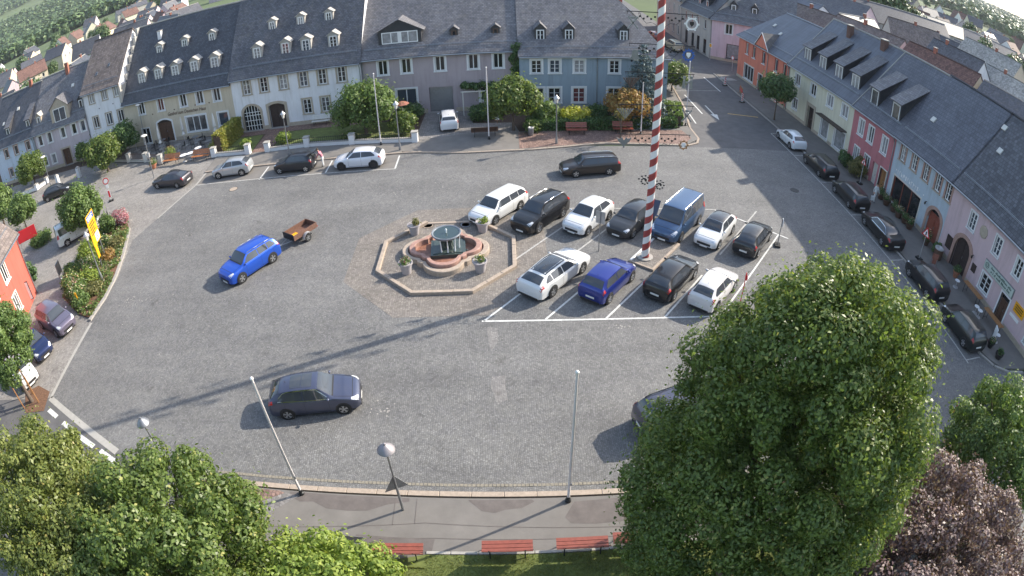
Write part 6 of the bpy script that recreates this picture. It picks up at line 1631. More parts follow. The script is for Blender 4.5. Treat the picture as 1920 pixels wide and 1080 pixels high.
# ================================================================== people
def person(label, x, y, rz, h=1.7, top='cloth_white', legs='cloth_jeans', hairm='hair', pose='stand', z=.1, bag=None):
    k = h / 1.75
    J = {}; E_ = []
    def j(n, p, r, par=None): J[n] = (Vector(p) * k, r * k, len(J)); (E_.append((J[par][2], J[n][2])) if par else None)
    lean = .35 if pose == 'bend' else .02
    j('pel', (0, 0, .95), .15); j('wai', (0, lean * .2, 1.1), .125, 'pel'); j('che', (0, lean * .6, 1.32), .15, 'wai'); j('nek', (0, lean * .95, 1.5), .06, 'che'); j('hd', (0, lean * 1.1, 1.6), .095, 'nek'); j('hd2', (0, lean * 1.2, 1.7), .085, 'hd')
    st = .18 if pose == 'walk' else .03
    for s, n in ((1, 'l'), (-1, 'r')):
        j('hip' + n, (s * .09, 0, .9), .1, 'pel'); j('kn' + n, (s * .1, s * st * .6 + .02, .5), .062, 'hip' + n); j('an' + n, (s * .1, s * st - .03, .09), .042, 'kn' + n); j('to' + n, (s * .11, s * st + .14, .035), .035, 'an' + n)
        fy = .28 if pose == 'bend' else (-s * .14 if pose == 'walk' else .1)
        j('sh' + n, (s * .18, lean * .65, 1.4), .065, 'che'); j('el' + n, (s * .25, lean * .65 + fy * .5, 1.14), .045, 'sh' + n); j('wr' + n, (s * .24, lean * .65 + fy + .08, .92), .03, 'el' + n); j('pa' + n, (s * .235, lean * .65 + fy + .12, .84), .035, 'wr' + n)
        for q in range(4): j('f%d%s' % (q, n), (s * .235 + (q - 1.5) * .004, lean * .65 + fy + .09 + q * .02, .77), .01, 'pa' + n); j('g%d%s' % (q, n), (s * .22, lean * .65 + fy + .10 + q * .02, .735 + .006 * abs(q - 1)), .008, 'f%d%s' % (q, n))
        j('th' + n, (s * .2, lean * .65 + fy + .17, .82), .011, 'pa' + n); j('ti' + n, (s * .19, lean * .65 + fy + .19, .785), .009, 'th' + n)
    me = bpy.data.meshes.new('body'); me.from_pydata([tuple(v[0]) for v in J.values()], E_, [])
    o = bpy.data.objects.new('tmp', me); COL.objects.link(o); o.modifiers.new('s', 'SKIN')
    for i, (p, r, _) in enumerate(J.values()): me.skin_vertices[0].data[i].radius = (r, r)
    me.skin_vertices[0].data[0].use_root = True
    sb_ = o.modifiers.new('d', 'SUBSURF'); sb_.levels = 2; sb_.render_levels = 2
    dg = bpy.context.evaluated_depsgraph_get(); m2 = bpy.data.meshes.new_from_object(o.evaluated_get(dg)); bpy.data.objects.remove(o)
    m2.materials.clear()
    for m in ('skin', top, legs, 'cloth_dark'): m2.materials.append(M[m])
    hand = [J['wr' + n][0] for n in 'lr']
    for p in m2.polygons:
        c = p.center; p.use_smooth = True
        if c.z > J['nek'][0].z: p.material_index = 0
        elif any((c - q).length < .2 * k and c.z < q.z for q in hand): p.material_index = 0
        elif c.z > .98 * k or abs(c.x) > .2 * k: p.material_index = 1
        elif c.z > .09 * k: p.material_index = 2
        else: p.material_index = 3
    t = thing('person', label, 'person', (x, y, z), R(rz)); put('body', m2, t)
    hd = J['hd2'][0]; mb = MB(); mb.lathe([(.001, .12), (.07, .1), (.1, .03), (.1, -.04), (.08, -.08)], 12, a0=R(160), a1=R(380)); mb.lathe([(.001, .125), (.075, .1), (.102, .04), (.095, .0)], 14); mb.build('hair', hairm, t, hd + Vector((0, -.01, 0)), smooth=60)
    mb = MB(); f = hd + Vector((0, .085, -.04))
    for sx in (-1, 1): mb = MB(); mb.lathe([(.001, .012), (.012, 0), (.001, -.012)], 6); mb.build('eye', 'ink', t, (f.x + sx * .032, f.y, f.z))
    mb = MB(); mb.add([(f.x - .014, f.y, f.z - .045), (f.x + .014, f.y, f.z - .045), (f.x, f.y + .025, f.z - .042), (f.x, f.y, f.z)], [(0, 1, 2), (1, 3, 2), (3, 0, 2)]); mb.build('nose', 'skin', t)
    mb = MB(); mb.box(f.x - .022, f.x + .022, f.y - .01, f.y + .004, f.z - .075, f.z - .065); mb.build('mouth', 'cloth_pink', t)
    return t
person('person in pink and white top leaning into the open boot of the small black car', -15.75, 46.75, 82, 1.68, 'cloth_pink', 'cloth_white', pose='bend', z=.0)
person('person in white top walking past the flower shop on the east pavement', 30.1, 38.4, 180, 1.68, 'cloth_white', 'cloth_white', pose='walk')
t = thing('shopping_bag', 'white bag carried beside the walking person in white', 'bag', (29.75, 38.2, .1)); mb = MB(); mb.box(-.16, .16, -.09, .09, .25, .62); mb.build('pouch', 'cloth_white', t); mb = MB(); mb.tube((-.1, 0, .62), (0, 0, .8), .01, n=5); mb.tube((0, 0, .8), (.1, 0, .62), .01, n=5); mb.build('strap', 'cloth_dark', t)
# flower display before the shop, tubs on the east pavement
for k, (x, y) in enumerate([(31.3, 39.0), (31.2, 37.9), (31.3, 36.8), (31.2, 35.8), (31.3, 34.9), (31.2, 34.0)]):
    flower_pot(['first', 'second', 'third', 'fourth', 'fifth', 'sixth'][k] + ' flower tub from the left before the red shop front', x, y, .4, .5, 'leaf_deep', 'petal_mix' if k % 2 else None, 'flower tubs before the red shop front', 'wood_brown', 'flower_tub', 320, .5, .1)
flower_pot('dark shrub tub beside the arched shop door', 31.4, 31.6, .35, .5, 'leaf_deep', 'petal_mix', None, 'wood_brown', 'flower_tub', 420, .7, .1)
flower_pot('round black flower tub at the kerb, farther from the viewer', 29.3, 19.6, .3, .45, 'leaf_deep', 'petal_mix', 'black flower tubs at the east kerb', 'plastic_black', 'flower_tub', 200, .3, .1)
flower_pot('round black flower tub at the kerb corner, nearest the viewer', 29.3, 18.5, .32, .4, 'leaf_deep', None, 'black flower tubs at the east kerb', 'plastic_black', 'flower_tub', 200, .3, .1)
flower_pot('potted green plant beside the inn gateway', 31.5, 27.2, .3, .5, 'leaf_deep', None, None, 'terracotta', 'flower_tub', 320, .5, .1)
flower_pot('big terracotta pot with grasses behind the orange bench', -35.4, 53.3, .5, .6, 'leaf_bright', 'leaf_rust', None, 'terracotta', 'flower_tub', 700, .9, .05)
flower_pot('terracotta trough left of the inn terrace lamp', -37.0, 51.6, .45, .5, 'leaf_mid', 'petal_mix', None, 'terracotta', 'flower_tub', 500, .5, .05)
flower_pot('potted palm beside the garage of the mauve house', -9.0, 58.3, .38, .55, 'leaf_olive', None, None, 'plastic_black', 'flower_tub', 500, .9, .03)
flower_pot('conifer ball pot right of the bistro tables', -30.2, 53.6, .35, .45, 'leaf_hedge', None, None, 'terracotta', 'flower_tub', 500, .7, .05)
# ================================================================== trees, shrubs, hedges
prg = np.random.default_rng(42)
def crown_lumps(c, r, n, lr, fill=.25, lower=.75, taper=0.0, boxy=False, shear=0.0):
    """lump centres over an ellipsoid's skin, some inside"""
    out, rad = [], []
    c = np.array(c, float); r = np.array(r, float)
    for i in range(n):
        z = 1 - 2 * (i + .5) / n; a = i * 2.39996 + prg.uniform(-.3, .3)
        q = math.sqrt(max(0, 1 - z * z)); d = np.array([q * math.cos(a), q * math.sin(a), z])
        if z < -lower: continue
        k = 1 - lr / r.mean() * .75 + prg.uniform(-.15, .08)
        if boxy: k *= 1 / (q ** boxy + abs(z) ** boxy) ** (1 / boxy) * .98
        if prg.random() < fill: k *= prg.uniform(.4, .75)
        d = d * np.array([1 - taper * z, 1 - taper * z, 1])
        pt_ = c + d * r * k; pt_[0] += shear * (pt_[2] - c[2])
        out.append(pt_); rad.append(lr * prg.uniform(.55, 1.3))
    return out, rad
def tree(label, x, y, h, r, cz, rz, leaf, n, size, trunk_r=.16, lumps=60, lr=1.0, name='tree', group=None, ry=None, z0=0.0, limbs=7, lean=(0, 0), cat='tree', squash=1.0, shell=.7, bark='bark', taper=0.0, boxy=False, shear=0.0):
    t = thing(name, label, cat, (x, y, z0), group=group)
    ry = ry or r
    mb = MB(); top = Vector((lean[0], lean[1], cz + rz * .3)); k = 5; prev = Vector((0, 0, -.05)); pr = trunk_r * 1.25
    for i in range(1, k + 1):
        f = i / k; p = Vector((top.x * f + prg.uniform(-.03, .03), top.y * f + prg.uniform(-.03, .03), top.z * f)); rr = trunk_r * (1 - .75 * f)
        mb.tube(prev, p, pr, rr, 8, caps=False); prev, pr = p, rr
    mb.build('trunk', bark, t, smooth=60)
    for i in range(limbs):
        a = i * 2.4 + prg.uniform(-.3, .3); f = .45 + .4 * i / limbs
        b = Vector((top.x * f, top.y * f, top.z * f)); e = Vector((lean[0] + math.cos(a) * r * .7, lean[1] + math.sin(a) * ry * .7, cz + rz * prg.uniform(-.35, .55)))
        m = (b + e) / 2 + Vector((0, 0, -.12 * r)); mb = MB(); mb.tube(b, m, trunk_r * .42, trunk_r * .28, 6, caps=False); mb.tube(m, e, trunk_r * .28, trunk_r * .08, 6, caps=False); mb.build('limb', bark, t, smooth=60)
    C, Rr = crown_lumps((lean[0], lean[1], cz), (r, ry, rz), lumps, lr, taper=taper, boxy=boxy, shear=shear)
    CR = put('crown', np_mesh('crown', leaves(prg, C, Rr, n, size, squash, shell), 4, [leaf]), t)
    return t
tree('huge green lime tree with full egg-shaped crown in the right foreground', 7.05, 9.15, 12, 4.0, 6.9, 6.3, 'leaf_lime', 280000, .054, .32, 720, .5, limbs=14, taper=.15, boxy=2.05, shear=.11)
tree('purple leaved plum tree in the lower right corner', 12.2, 5.3, 7, 4.7, 4.5, 2.9, 'leaf_plum', 110000, .06, .2, 420, .5, limbs=9)
tree('dense green tree at the right edge above the purple plum', 19.6, 9.6, 7, 3.1, 4.0, 2.8, 'leaf_mid', 48000, .07, .2, 220, .45)
LG = 'pollarded limes at the lower left'
tree('olive green tree filling the lower left corner', -16.4, 7.6, 8, 3.4, 5.0, 3.2, 'leaf_lime_b', 62000, .072, .22, 230, .5, group=LG)
tree('bright green tree right of the olive one at lower left', -10.6, 7.5, 8, 3.5, 4.7, 3.1, 'leaf_lime', 66000, .072, .22, 230, .5, group=LG)
tree('low bright green tree at the bottom edge left of the benches', -6.1, 7.3, 6, 2.7, 2.9, 2.0, 'leaf_bright', 40000, .07, .16, 170, .42, group=LG)
tree('low green tree at the bottom between the two larger ones', -13.6, 6.4, 6, 3.0, 4.4, 2.6, 'leaf_lime_b', 40000, .072, .16, 150, .5, group=LG)
tree('street tree in the mulched pit at the west edge', -28.6, 17.5, 7, 2.5, 4.3, 2.4, 'leaf_mid', 30000, .08, .15, 140, .45)
tree('round dense tree behind the yellow direction sign', -37.2, 38.2, 5, 2.25, 2.75, 2.2, 'leaf_mid', 16000, .12, .16, 70, .65)
tree('yellow green tree on the terrace fence of the inn', -45.2, 53.3, 5, 2.6, 2.7, 1.9, 'leaf_lime', 14000, .13, .14, 60, .75)
tree('dark round shrub tree at the left corner of the inn', -45.0, 57.6, 4.5, 1.9, 2.4, 1.9, 'leaf_deep', 9000, .13, .12, 45, .7)
tree('round tree in the white walled bed', -59.4, 53.2, 5, 2.4, 2.9, 2.0, 'leaf_lime', 11000, .13, .13, 55, .7)
tree('bushy green tree at the far left edge', -55.2, 42.0, 5.5, 2.3, 3.0, 2.3, 'leaf_mid', 11000, .13, .14, 55, .7)
tree('loose green bush tree near the red banner', -49.8, 41.0, 4.5, 2.0, 2.3, 1.7, 'leaf_mid', 9000, .13, .1, 45, .6)
tree('thin shrub against the grey lilac house', -53.6, 58.3, 3.5, 1.1, 1.6, 1.4, 'leaf_mid', 3500, .11, .08, 25, .5)
tree('broad round tree before the long white house', -13.4, 54.2, 5.4, 3.05, 2.9, 2.4, 'leaf_mid', 18000, .13, .16, 80, .8, ry=2.5)
tree('round lime tree beside the driveway bench', .6, 52.8, 5.2, 2.75, 3.2, 1.95, 'leaf_lime', 16000, .13, .14, 70, .75, ry=2.2)
tree('small dark street tree with thin trunk before the yellow house', 28.5, 57.4, 5, 2.15, 3.7, 1.55, 'leaf_deep', 9000, .13, .1, 50, .65, z0=.1)
tree('light green shrub tree at the road corner behind the spruce', 19.0, 66.0, 4, 2.0, 2.1, 1.5, 'leaf_lime', 8000, .13, .1, 45, .65)
tree('rust coloured small tree in front of the blue house', 11.2, 52.9, 4, 2.1, 2.6, 1.25, 'leaf_rust', 9000, .11, .09, 50, .55)
tree('thin dead sapling with bare twigs on the red paving', 9.9, 49.6, 3.2, .7, 2.5, .6, 'leaf_olive', 160, .09, .07, 14, .3, z0=.1)
# spruce: drooping tiers of needle sprays
def spruce(label, x, y, h, r, leaf='leaf_spruce', n=20000):
    t = thing('spruce_tree', label, 'tree', (x, y, 0)); mb = MB(); mb.tube((0, 0, 0), (0, 0, h * .95), .17, .02, 8); mb.build('trunk', 'bark', t, smooth=60)
    C, Rr = [], []
    tiers = 15
    for k in range(tiers):
        f = k / (tiers - 1); z = .5 + (h - .7) * f; rr = r * (1 - f) ** .85 + .12; m = max(4, int(13 * (1 - f) + 4))
        for q in range(m):
            a = q * 2 * math.pi / m + k * .7 + prg.uniform(-.15, .15)
            for s in (.45, .75, 1.0):
                C.append((rr * s * math.cos(a), rr * s * math.sin(a), z - .28 * s * rr * .5)); Rr.append(.22 + .28 * (1 - f) * (1.1 - s * .4))
    CR = put('crown', np_mesh('crown', leaves(prg, C, Rr, n, .085, .6, .4, .1), 4, [leaf]), t)
spruce('tall blue spruce at the right corner of the blue house', 12.9, 55.2, 7.9, 2.5, n=34000)
def bush(label, x, y, r, h, leaf, n, size=.09, name='shrub', group=None, ry=None, z0=.02, petals=None, pn=0, cat='shrub'):
    t = thing(name, label, cat, (x, y, z0), group=group)
    mb = MB()
    for i in range(4): a = i * 1.7; mb.tube((0, 0, 0), (math.cos(a) * r * .4, math.sin(a) * r * .4, h * .6), .025, .01, 5)
    mb.build('stem', 'bark', t)
    C, Rr = crown_lumps((0, 0, h * .52), (r, ry or r, h * .5), max(14, int(20 * r)), min(.45, r * .38), .3, .95)
    put('foliage', np_mesh('foliage', leaves(prg, C, Rr, n, size), 4, [leaf]), t)['kind'] = 'stuff'
    if petals: put('blossoms', np_mesh('blossoms', leaves(prg, [(a, b, c + .06) for a, b, c in C], Rr, pn, .06, 1, .85), 4, [petals]), t)['kind'] = 'stuff'
    return t
def hedge(label, pts, w, h, leaf, dens=700, size=.085, z0=.02, name='hedge', wob=.06):
    t = thing(name, label, 'hedge', (pts[0][0], pts[0][1], z0)); O = np.array([pts[0][0], pts[0][1]])
    V = []
    core = MB()
    for a, b in zip(pts[:-1], pts[1:]):
        a = np.array(a) - O; b = np.array(b) - O; L = np.linalg.norm(b - a); d = (b - a) / L; nn = np.array([-d[1], d[0]])
        n = int(dens * L * (w + 2 * h)); s = prg.random(n) * L; q = prg.random(n) * (w + 2 * h)
        off = np.where(q < h, -w / 2, np.where(q < h + w, q - h - w / 2, w / 2)); zz = np.where(q < h, q, np.where(q < h + w, h, q - h - w))
        p = np.stack([a[0] + d[0] * s + nn[0] * off, a[1] + d[1] * s + nn[1] * off, zz], 1) + prg.normal(size=(n, 3)) * wob
        V.append(p); A = a - nn * w * .42; B = b - nn * w * .42; Cc = b + nn * w * .42; Dd = a + nn * w * .42
        core.prism([tuple(A), tuple(B), tuple(Cc), tuple(Dd)], 0, h * .93)
    core.build('branch_core', 'soil', t)
    p = np.concatenate(V); n = len(p); nr = prg.normal(size=(n, 3)) + np.array([0, 0, .5]); nr /= np.linalg.norm(nr, axis=1, keepdims=True)
    tt = np.cross(nr, prg.normal(size=(n, 3))); tt /= np.linalg.norm(tt, axis=1, keepdims=True); bb = np.cross(nr, tt); s = size * (.6 + .8 * prg.random(n))[:, None]
    put('foliage', np_mesh('foliage', np.stack([p - tt * s, p - bb * s * .6, p + tt * s, p + bb * s * .6], 1).reshape(-1, 3), 4, [leaf]), t)['kind'] = 'stuff'
    return t
hedge('tall clipped hedge between the inn and the long white house', [(-29.2, 53.2), (-29.0, 58.4)], 1.0, 2.0, 'leaf_hedge', 340, .1)
hedge('long low hedge in front of the blue house', [(1.8, 52.9), (9.2, 52.9), (16.0, 53.8)], 1.3, .95, 'leaf_deep', 330, .1)
hedge('low hedge band beside the north road corner', [(16.2, 54.0), (17.2, 58.5)], 1.2, 1.1, 'leaf_mid', 330, .1)
NG = 'shrubs in the north gardens'
for a in [('round clipped green ball shrub on the front lawn', -21.9, 53.9, .75, 1.15, 'leaf_bright', 2600), ('small green ball shrub left of the front path', -26.3, 54.0, .6, .8, 'leaf_bright', 1800),
          ('tall loose yellow green shrub by the last garden wall pillar', -9.6, 53.0, 1.25, 2.2, 'leaf_lime', 5200), ('dark green shrub under the red parasol', -9.6, 56.6, 1.5, 2.1, 'leaf_deep', 5000),
          ('hydrangea bush with pale blossoms behind the garden wall', -14.6, 52.5, .8, .9, 'leaf_lime', 1900), ('dark broad shrub right of the white car in the driveway', -2.3, 56.6, 1.6, 1.3, 'leaf_deep', 4200),
          ('bright yellow green bush behind the lantern post', 6.2, 54.0, 1.7, 1.7, 'leaf_yellow', 5200), ('green bush between the round lime and the yellow bush', 3.5, 54.2, 1.5, 2.3, 'leaf_mid', 5000),
          ('dark shrub under the blue house windows', 8.9, 56.2, 1.3, 1.3, 'leaf_deep', 3000), ('silver green shrub at the foot of the lime', 2.4, 52.3, .9, .9, 'leaf_lime', 2000),
          ('yellow green bush right of the maypole at the corner', 15.6, 55.4, 1.3, 1.9, 'leaf_lime', 3800), ('green bush at the road corner beside the flagpole', 16.2, 57.4, 1.2, 1.5, 'leaf_mid', 3000)]:
    bush(a[0], a[1], a[2], a[3], a[4], a[5], a[6], .1, group=NG, petals='petal_mix' if 'hydrangea' in a[0] else None, pn=160)
# climbing plant on the seam between the mauve and the blue house
t = thing('climbing_vine', 'green climbing vine between the mauve and blue houses', 'vine', (1.35, 58.9, 0)); mb = MB(); mb.tube((0, 0, 0), (-.1, .1, 3), .05, .04, 6); mb.tube((-.1, .1, 3), (.1, .1, 6.3), .04, .015, 6); mb.build('stem', 'bark', t)
C = [(-.25 + prg.normal() * .22, .1, z) for z in np.linspace(2.4, 6.9, 26)] + [(-x, .0 + prg.normal() * .15, 2.75 + prg.normal() * .12) for x in np.linspace(.2, 5.6, 30)]
put('foliage', np_mesh('foliage', leaves(prg, C, [.3] * len(C), 7000, .1), 4, ['leaf_deep']), t)
t = thing('pergola', 'white pergola frame before the mauve house', 'pergola', (-3.0, 57.6, 0))
for x in (-1.2, .6, 2.6): mb = MB(); mb.box(x - .05, x + .05, -.05, .05, 0, 2.5); mb.build('post', 'off_white', t)
mb = MB(); mb.box(-1.4, 2.8, -.04, .04, 2.5, 2.6); mb.build('beam', 'off_white', t)
# flower bed island
BED = [(-31.8, 38.0), (-33.6, 40.2), (-35.6, 39.6), (-36.0, 37.0), (-35.8, 34.4), (-34.2, 31.0), (-33.2, 28.3), (-29.6, 26.1), (-28.1, 25.7), (-28.2, 28.0), (-28.75, 30.6), (-29.85, 33.6), (-31.0, 36.2)]
fb = sheet('flower_bed', BED[::-1], .10, 'bark_mulch', thick=.15)
stones(fb, [(-31.8, 38.2), (-30.8, 36.2), (-29.6, 33.6), (-28.5, 30.6), (-27.95, 28.0), (-27.85, 25.4)], -.22, .15, 1.0, 'granite_grey')
BG = 'plants in the flower bed'
gx = [(a, b) for a, b in ((prg.uniform(-36, -28.1), prg.uniform(25.8, 40)) for _ in range(9000))]
def in_poly(x, y, P):
    c = False
    for (x1, y1), (x2, y2) in zip(P, P[1:] + P[:1]):
        if (y1 > y) != (y2 > y) and x < (x2 - x1) * (y - y1) / (y2 - y1) + x1: c = not c
    return c
gx = [(a, b, .2) for a, b in gx if in_poly(a, b, BED) and math.sin(a * 2.1) * math.cos(b * 1.7) > -.55][:900]
tag(put('ground_cover', np_mesh('ground_cover', leaves(prg, gx, [.17] * len(gx), 15000, .075), 4, ['leaf_mid'])), 'low leafy ground cover between the flower bed shrubs', 'ground cover', kind='stuff')
gy = [g_ for i, g_ in enumerate(gx) if i % 4 == 0]
tag(put('bed_blossoms', np_mesh('bed_blossoms', leaves(prg, [(a, b, c + .08) for a, b, c in gy], [.16] * len(gy), 1400, .05), 4, ['petal_mix'])), 'scattered small blossoms low in the flower bed', 'flowers', kind='stuff')
rr_ = random.Random(8)
for lb, x, y, r, hh, lf, n, pt in [('pink flowering shrub at the tip of the flower bed', -33.3, 38.8, .95, 1.3, 'leaf_pink', 2600, 'leaf_pink'), ('upright green conifer shrub behind the yellow sign', -34.1, 37.7, .95, 1.7, 'leaf_mid', 2800, None), ('small round green shrub behind the yellow sign', -34.5, 36.2, .7, .9, 'leaf_mid', 1600, None),
                               ('white rose bush behind the sign posts', -33.0, 35.8, .6, .7, 'leaf_mid', 1200, 'petal_mix'), ('olive ground shrub along the bed kerb', -31.6, 35.2, .9, .5, 'leaf_olive', 1500, None), ('rust tinged low shrub at the bed kerb', -31.3, 33.4, .8, .45, 'leaf_rust', 1200, None),
                               ('broad yellow green shrub left of the lantern', -33.8, 33.6, 1.2, 1.3, 'leaf_bright', 3200, None), ('green shrub beneath the lantern post', -32.6, 31.8, 1.1, .9, 'leaf_mid', 2600, 'petal_mix'), ('orange and yellow blossoming bush in the bed middle', -31.0, 30.0, .9, .9, 'leaf_bright', 2200, 'leaf_yellow'),
                               ('pale pink rose bush by the notice stand', -32.7, 29.4, 1.0, 1.0, 'leaf_mid', 2400, 'petal_mix'), ('dense green bush with white roses near the yellow peg', -31.2, 28.2, 1.1, 1.0, 'leaf_mid', 2800, 'petal_mix'), ('low olive plants at the near end of the bed', -29.6, 28.6, .9, .6, 'leaf_olive', 1600, None), ('dark green bush at the near bed tip', -30.0, 27.2, .9, .8, 'leaf_mid', 2000, None), ('tall loose shrub beside the notice stand', -33.9, 30.9, .8, 1.3, 'leaf_mid', 1800, None), ('red salvia clump before the sign posts', -31.9, 33.9, .4, .6, 'leaf_mid', 500, 'leaf_pink')]:
    bush(lb, x, y, r, hh, lf, n, .085, 'flower_shrub', BG, z0=.1, petals=pt, pn=int(n * .18))
t = thing('yellow_marker', 'yellow hydrant marker post at the near end of the bed', 'post', (-29.9, 26.9, .1)); mb = MB(); mb.tube((0, 0, 0), (-.05, 0, 1.2), .045, n=8); mb.build('shaft', 'sign_yellow', t); mb = MB(); mb.box(-.16, .06, -.06, -.045, .95, 1.2); mb.build('plate', 'sign_yellow', t)
# shrubs by the red house and banner, ivy base
for lb, x, y, r, hh, lf, n in [('dark shrub against the corner of the red house', -39.2, 30.6, .8, 2.0, 'leaf_deep', 2600), ('green strip of shrubs under the red banner', -43.8, 37.6, 1.5, .8, 'leaf_mid', 2600), ('red hedge flowers behind the salmon house', -50.2, 33.5, 1.2, 1.2, 'leaf_pink', 2000)]: bush(lb, x, y, r, hh, lf, n, .1)
for lb, x, y, r, hh, lf, n in [('dark green bush before the windows of the rose red house', 31.2, 43.6, 1.0, 1.7, 'leaf_olive', 3800), ('smaller dark bush beside the rose red house', 31.0, 45.6, .9, 1.5, 'leaf_deep', 2600), ('rambling plant left of the inn gateway', 31.6, 30.2, .5, 1.0, 'leaf_deep', 900)]: bush(lb, x, y, r, hh, lf, n, .09, z0=.1)
bush('flowering hedge plants around the lower right garden', 17.2, 8.2, 1.6, 1.6, 'leaf_mid', 4200, .08, petals='petal_mix', pn=500); bush('green shrub beneath the plum near the lawn', 11.8, 8.2, 1.5, 1.6, 'leaf_lime', 4200, .08); bush('low shrub at the lower right pavement', 21.4, 12.0, 1.3, 1.2, 'leaf_mid', 3200, .08)
bush('leafy bush below the left bench', -6.4, 9.3, 1.3, 1.2, 'leaf_lime', 3600, .08)
sheet('tree_pit', [(-29.9, 18.2), (-28.6, 16.5), (-26.9, 16.9), (-27.4, 18.5), (-28.9, 18.9)], .02, 'bark_mulch')
mb = MB()
for a in range(3):
    an = a * 2.1; mb.tube((-28.6 + .75 * math.cos(an), 17.5 + .75 * math.sin(an), 0), (-28.6 + .75 * math.cos(an), 17.5 + .75 * math.sin(an), 2.0), .045, n=6)
for a in range(3):
    mb.tube((-28.6 + .75 * math.cos(a * 2.1), 17.5 + .75 * math.sin(a * 2.1), 1.9), (-28.6 + .75 * math.cos((a + 1) * 2.1), 17.5 + .75 * math.sin((a + 1) * 2.1), 1.9), .03, n=6)
tag(mb.build('tree_stake_frame', 'wood_tan'), 'wooden stake frame round the west street tree', 'tree guard')
HAZE = .00011
# ================================================================== the town behind
trg = random.Random(77)
WALLS = ['plaster_white', 'plaster_cream', 'plaster_grey', 'plaster_rose', 'plaster_lilac', 'plaster_yellow']
ROOFS = ['slate_dark', 'slate_mid', 'tile_charcoal', 'tile_red', 'tile_brown', 'slate_grey']
def far_house(label, x, y, ang, L, D, ez, rz, wall, roof, group, seed, chim=True, win=True):
    a = R(ang); d = Vector((math.cos(a), math.sin(a)))
    A = Vector((x, y)) - d * L / 2
    h = House('far_house', label, A, A + d * L, D, ez, rz, wall, roof, base=None, seed=seed, group=group, gutter=False)
    zg = terrain_h(x, y); h.root.location.z = zg
    if win:
        n = max(2, int(L / 3.0))
        for k in range(n):
            u = L * (k + .5) / n
            h.win(u, ez - 2.1, ez - .7, 1.0, 'w1', surround=None)
            if ez > 4.5: h.win(u, .9, 2.3, 1.0, 'w1', surround=None)
        h.side_windows(0, (ez - 2.0,), (D * .3, D * .7)); h.side_windows(1, (ez - 2.0,), (D * .3, D * .7))
    if chim: h.chimney(L * trg.uniform(.25, .75), D / 2, mat='brick_red', h=.8)
    h.finish()
    return h
# second row right behind the east houses, ridges parallel to the street
B2 = 'roofs behind the east row'
far_house('brown roofed long house behind the orange house', 47, 96, -76, 20, 9, 5.5, 9.3, 'plaster_grey', 'tile_brown', B2, 1)
far_house('house with brownish roof behind the yellow house chimneys', 51.5, 79, -76, 15, 9, 5.6, 9.8, 'plaster_rose', 'tile_brown', B2, 2)
far_house('red brown roof behind the big grey roof', 55, 63.5, -76, 14, 9, 5.8, 10.0, 'plaster_cream', 'tile_red', B2, 3)
far_house('grey roof with pale ridge behind the pink inn', 58.5, 49, -76, 14, 9, 5.6, 9.6, 'plaster_grey', 'slate_mid', B2, 4)
far_house('low roofed house farthest right behind the pink inn', 62, 35, -76, 13, 9, 5.6, 9.6, 'plaster_white', 'tile_pale', B2, 5)
far_house('house with striped metal roof behind the corner house', 54, 112, -70, 16, 10, 6, 9, 'plaster_white', 'sheet_blue', B2, 6)
far_house('grey house showing its gable with pale red roof', 77, 92, -20, 12, 10, 6, 10.5, 'plaster_grey', 'tile_brown', B2, 7)
far_house('sunlit pale tiled roof with dark dormer shadows', 90, 86, -78, 16, 11, 6.5, 11.5, 'plaster_cream', 'tile_pale', B2, 8).root
far_house('bright roof with scalloped pale tiles at the right edge', 78, 68, -80, 14, 10, 5.5, 9.5, 'plaster_white', 'tile_pale', B2, 9)
far_house('white sheet roofed workshop gleaming beyond the pale roof', 102, 92, -75, 14, 12, 6, 8, 'plaster_white', 'sheet_white', B2, 10)
far_house('long grey school building with a window band', 124, 146, 172, 46, 13, 7.5, 10.5, 'plaster_grey', 'slate_dark', B2, 11, chim=False)
far_house('orange brick building with dark flat-pitched roof', 133, 128, -60, 24, 12, 8, 10.5, 'plaster_orange', 'slate_dark', B2, 12)
far_house('long dark roof beside the school', 92, 128, 165, 34, 12, 7, 11, 'plaster_grey', 'slate_dark', B2, 13)
far_house('dark tiled house between the gable and the pale roof', 70, 76, -76, 12, 9, 6, 10.3, 'plaster_white', 'tile_charcoal', B2, 14)
far_house('house with blue grey roof beyond the striped metal roof', 70, 118, -60, 16, 11, 6.5, 10.5, 'plaster_rose', 'slate_mid', B2, 15)
# the rest of the town: small repeats that cannot be told apart
FG = 'far houses of the town'
k = 20
spots = []
for ring, cnt in ((100, 14), (125, 18), (155, 20), (190, 22), (235, 20), (290, 18), (360, 16)):
    for i in range(cnt):
        az = trg.uniform(30, 62); r = ring * trg.uniform(.92, 1.1)
        spots.append((r * math.sin(R(az)), r * math.cos(R(az))))
for ring, cnt in ((92, 8), (112, 12), (140, 14), (175, 14), (220, 14), (280, 14), (360, 14), (450, 12)):
    for i in range(cnt):
        az = trg.uniform(-58, -28); r = ring * trg.uniform(.94, 1.08)
        spots.append((r * math.sin(R(az)), r * math.cos(R(az))))
for i in range(22):
    az = trg.uniform(-28, 28); r = trg.uniform(250, 420); spots.append((r * math.sin(R(az)), r * math.cos(R(az))))
used = [(77, 92), (90, 86), (78, 68), (102, 92), (133, 128), (70, 76), (70, 118), (58, 49), (55, 63), (51, 79), (47, 96), (54, 112)] + [(104 + 10 * i, 148 - 1.5 * i) for i in range(5)] + [(78 + 9 * i, 132 - 2.4 * i) for i in range(5)]
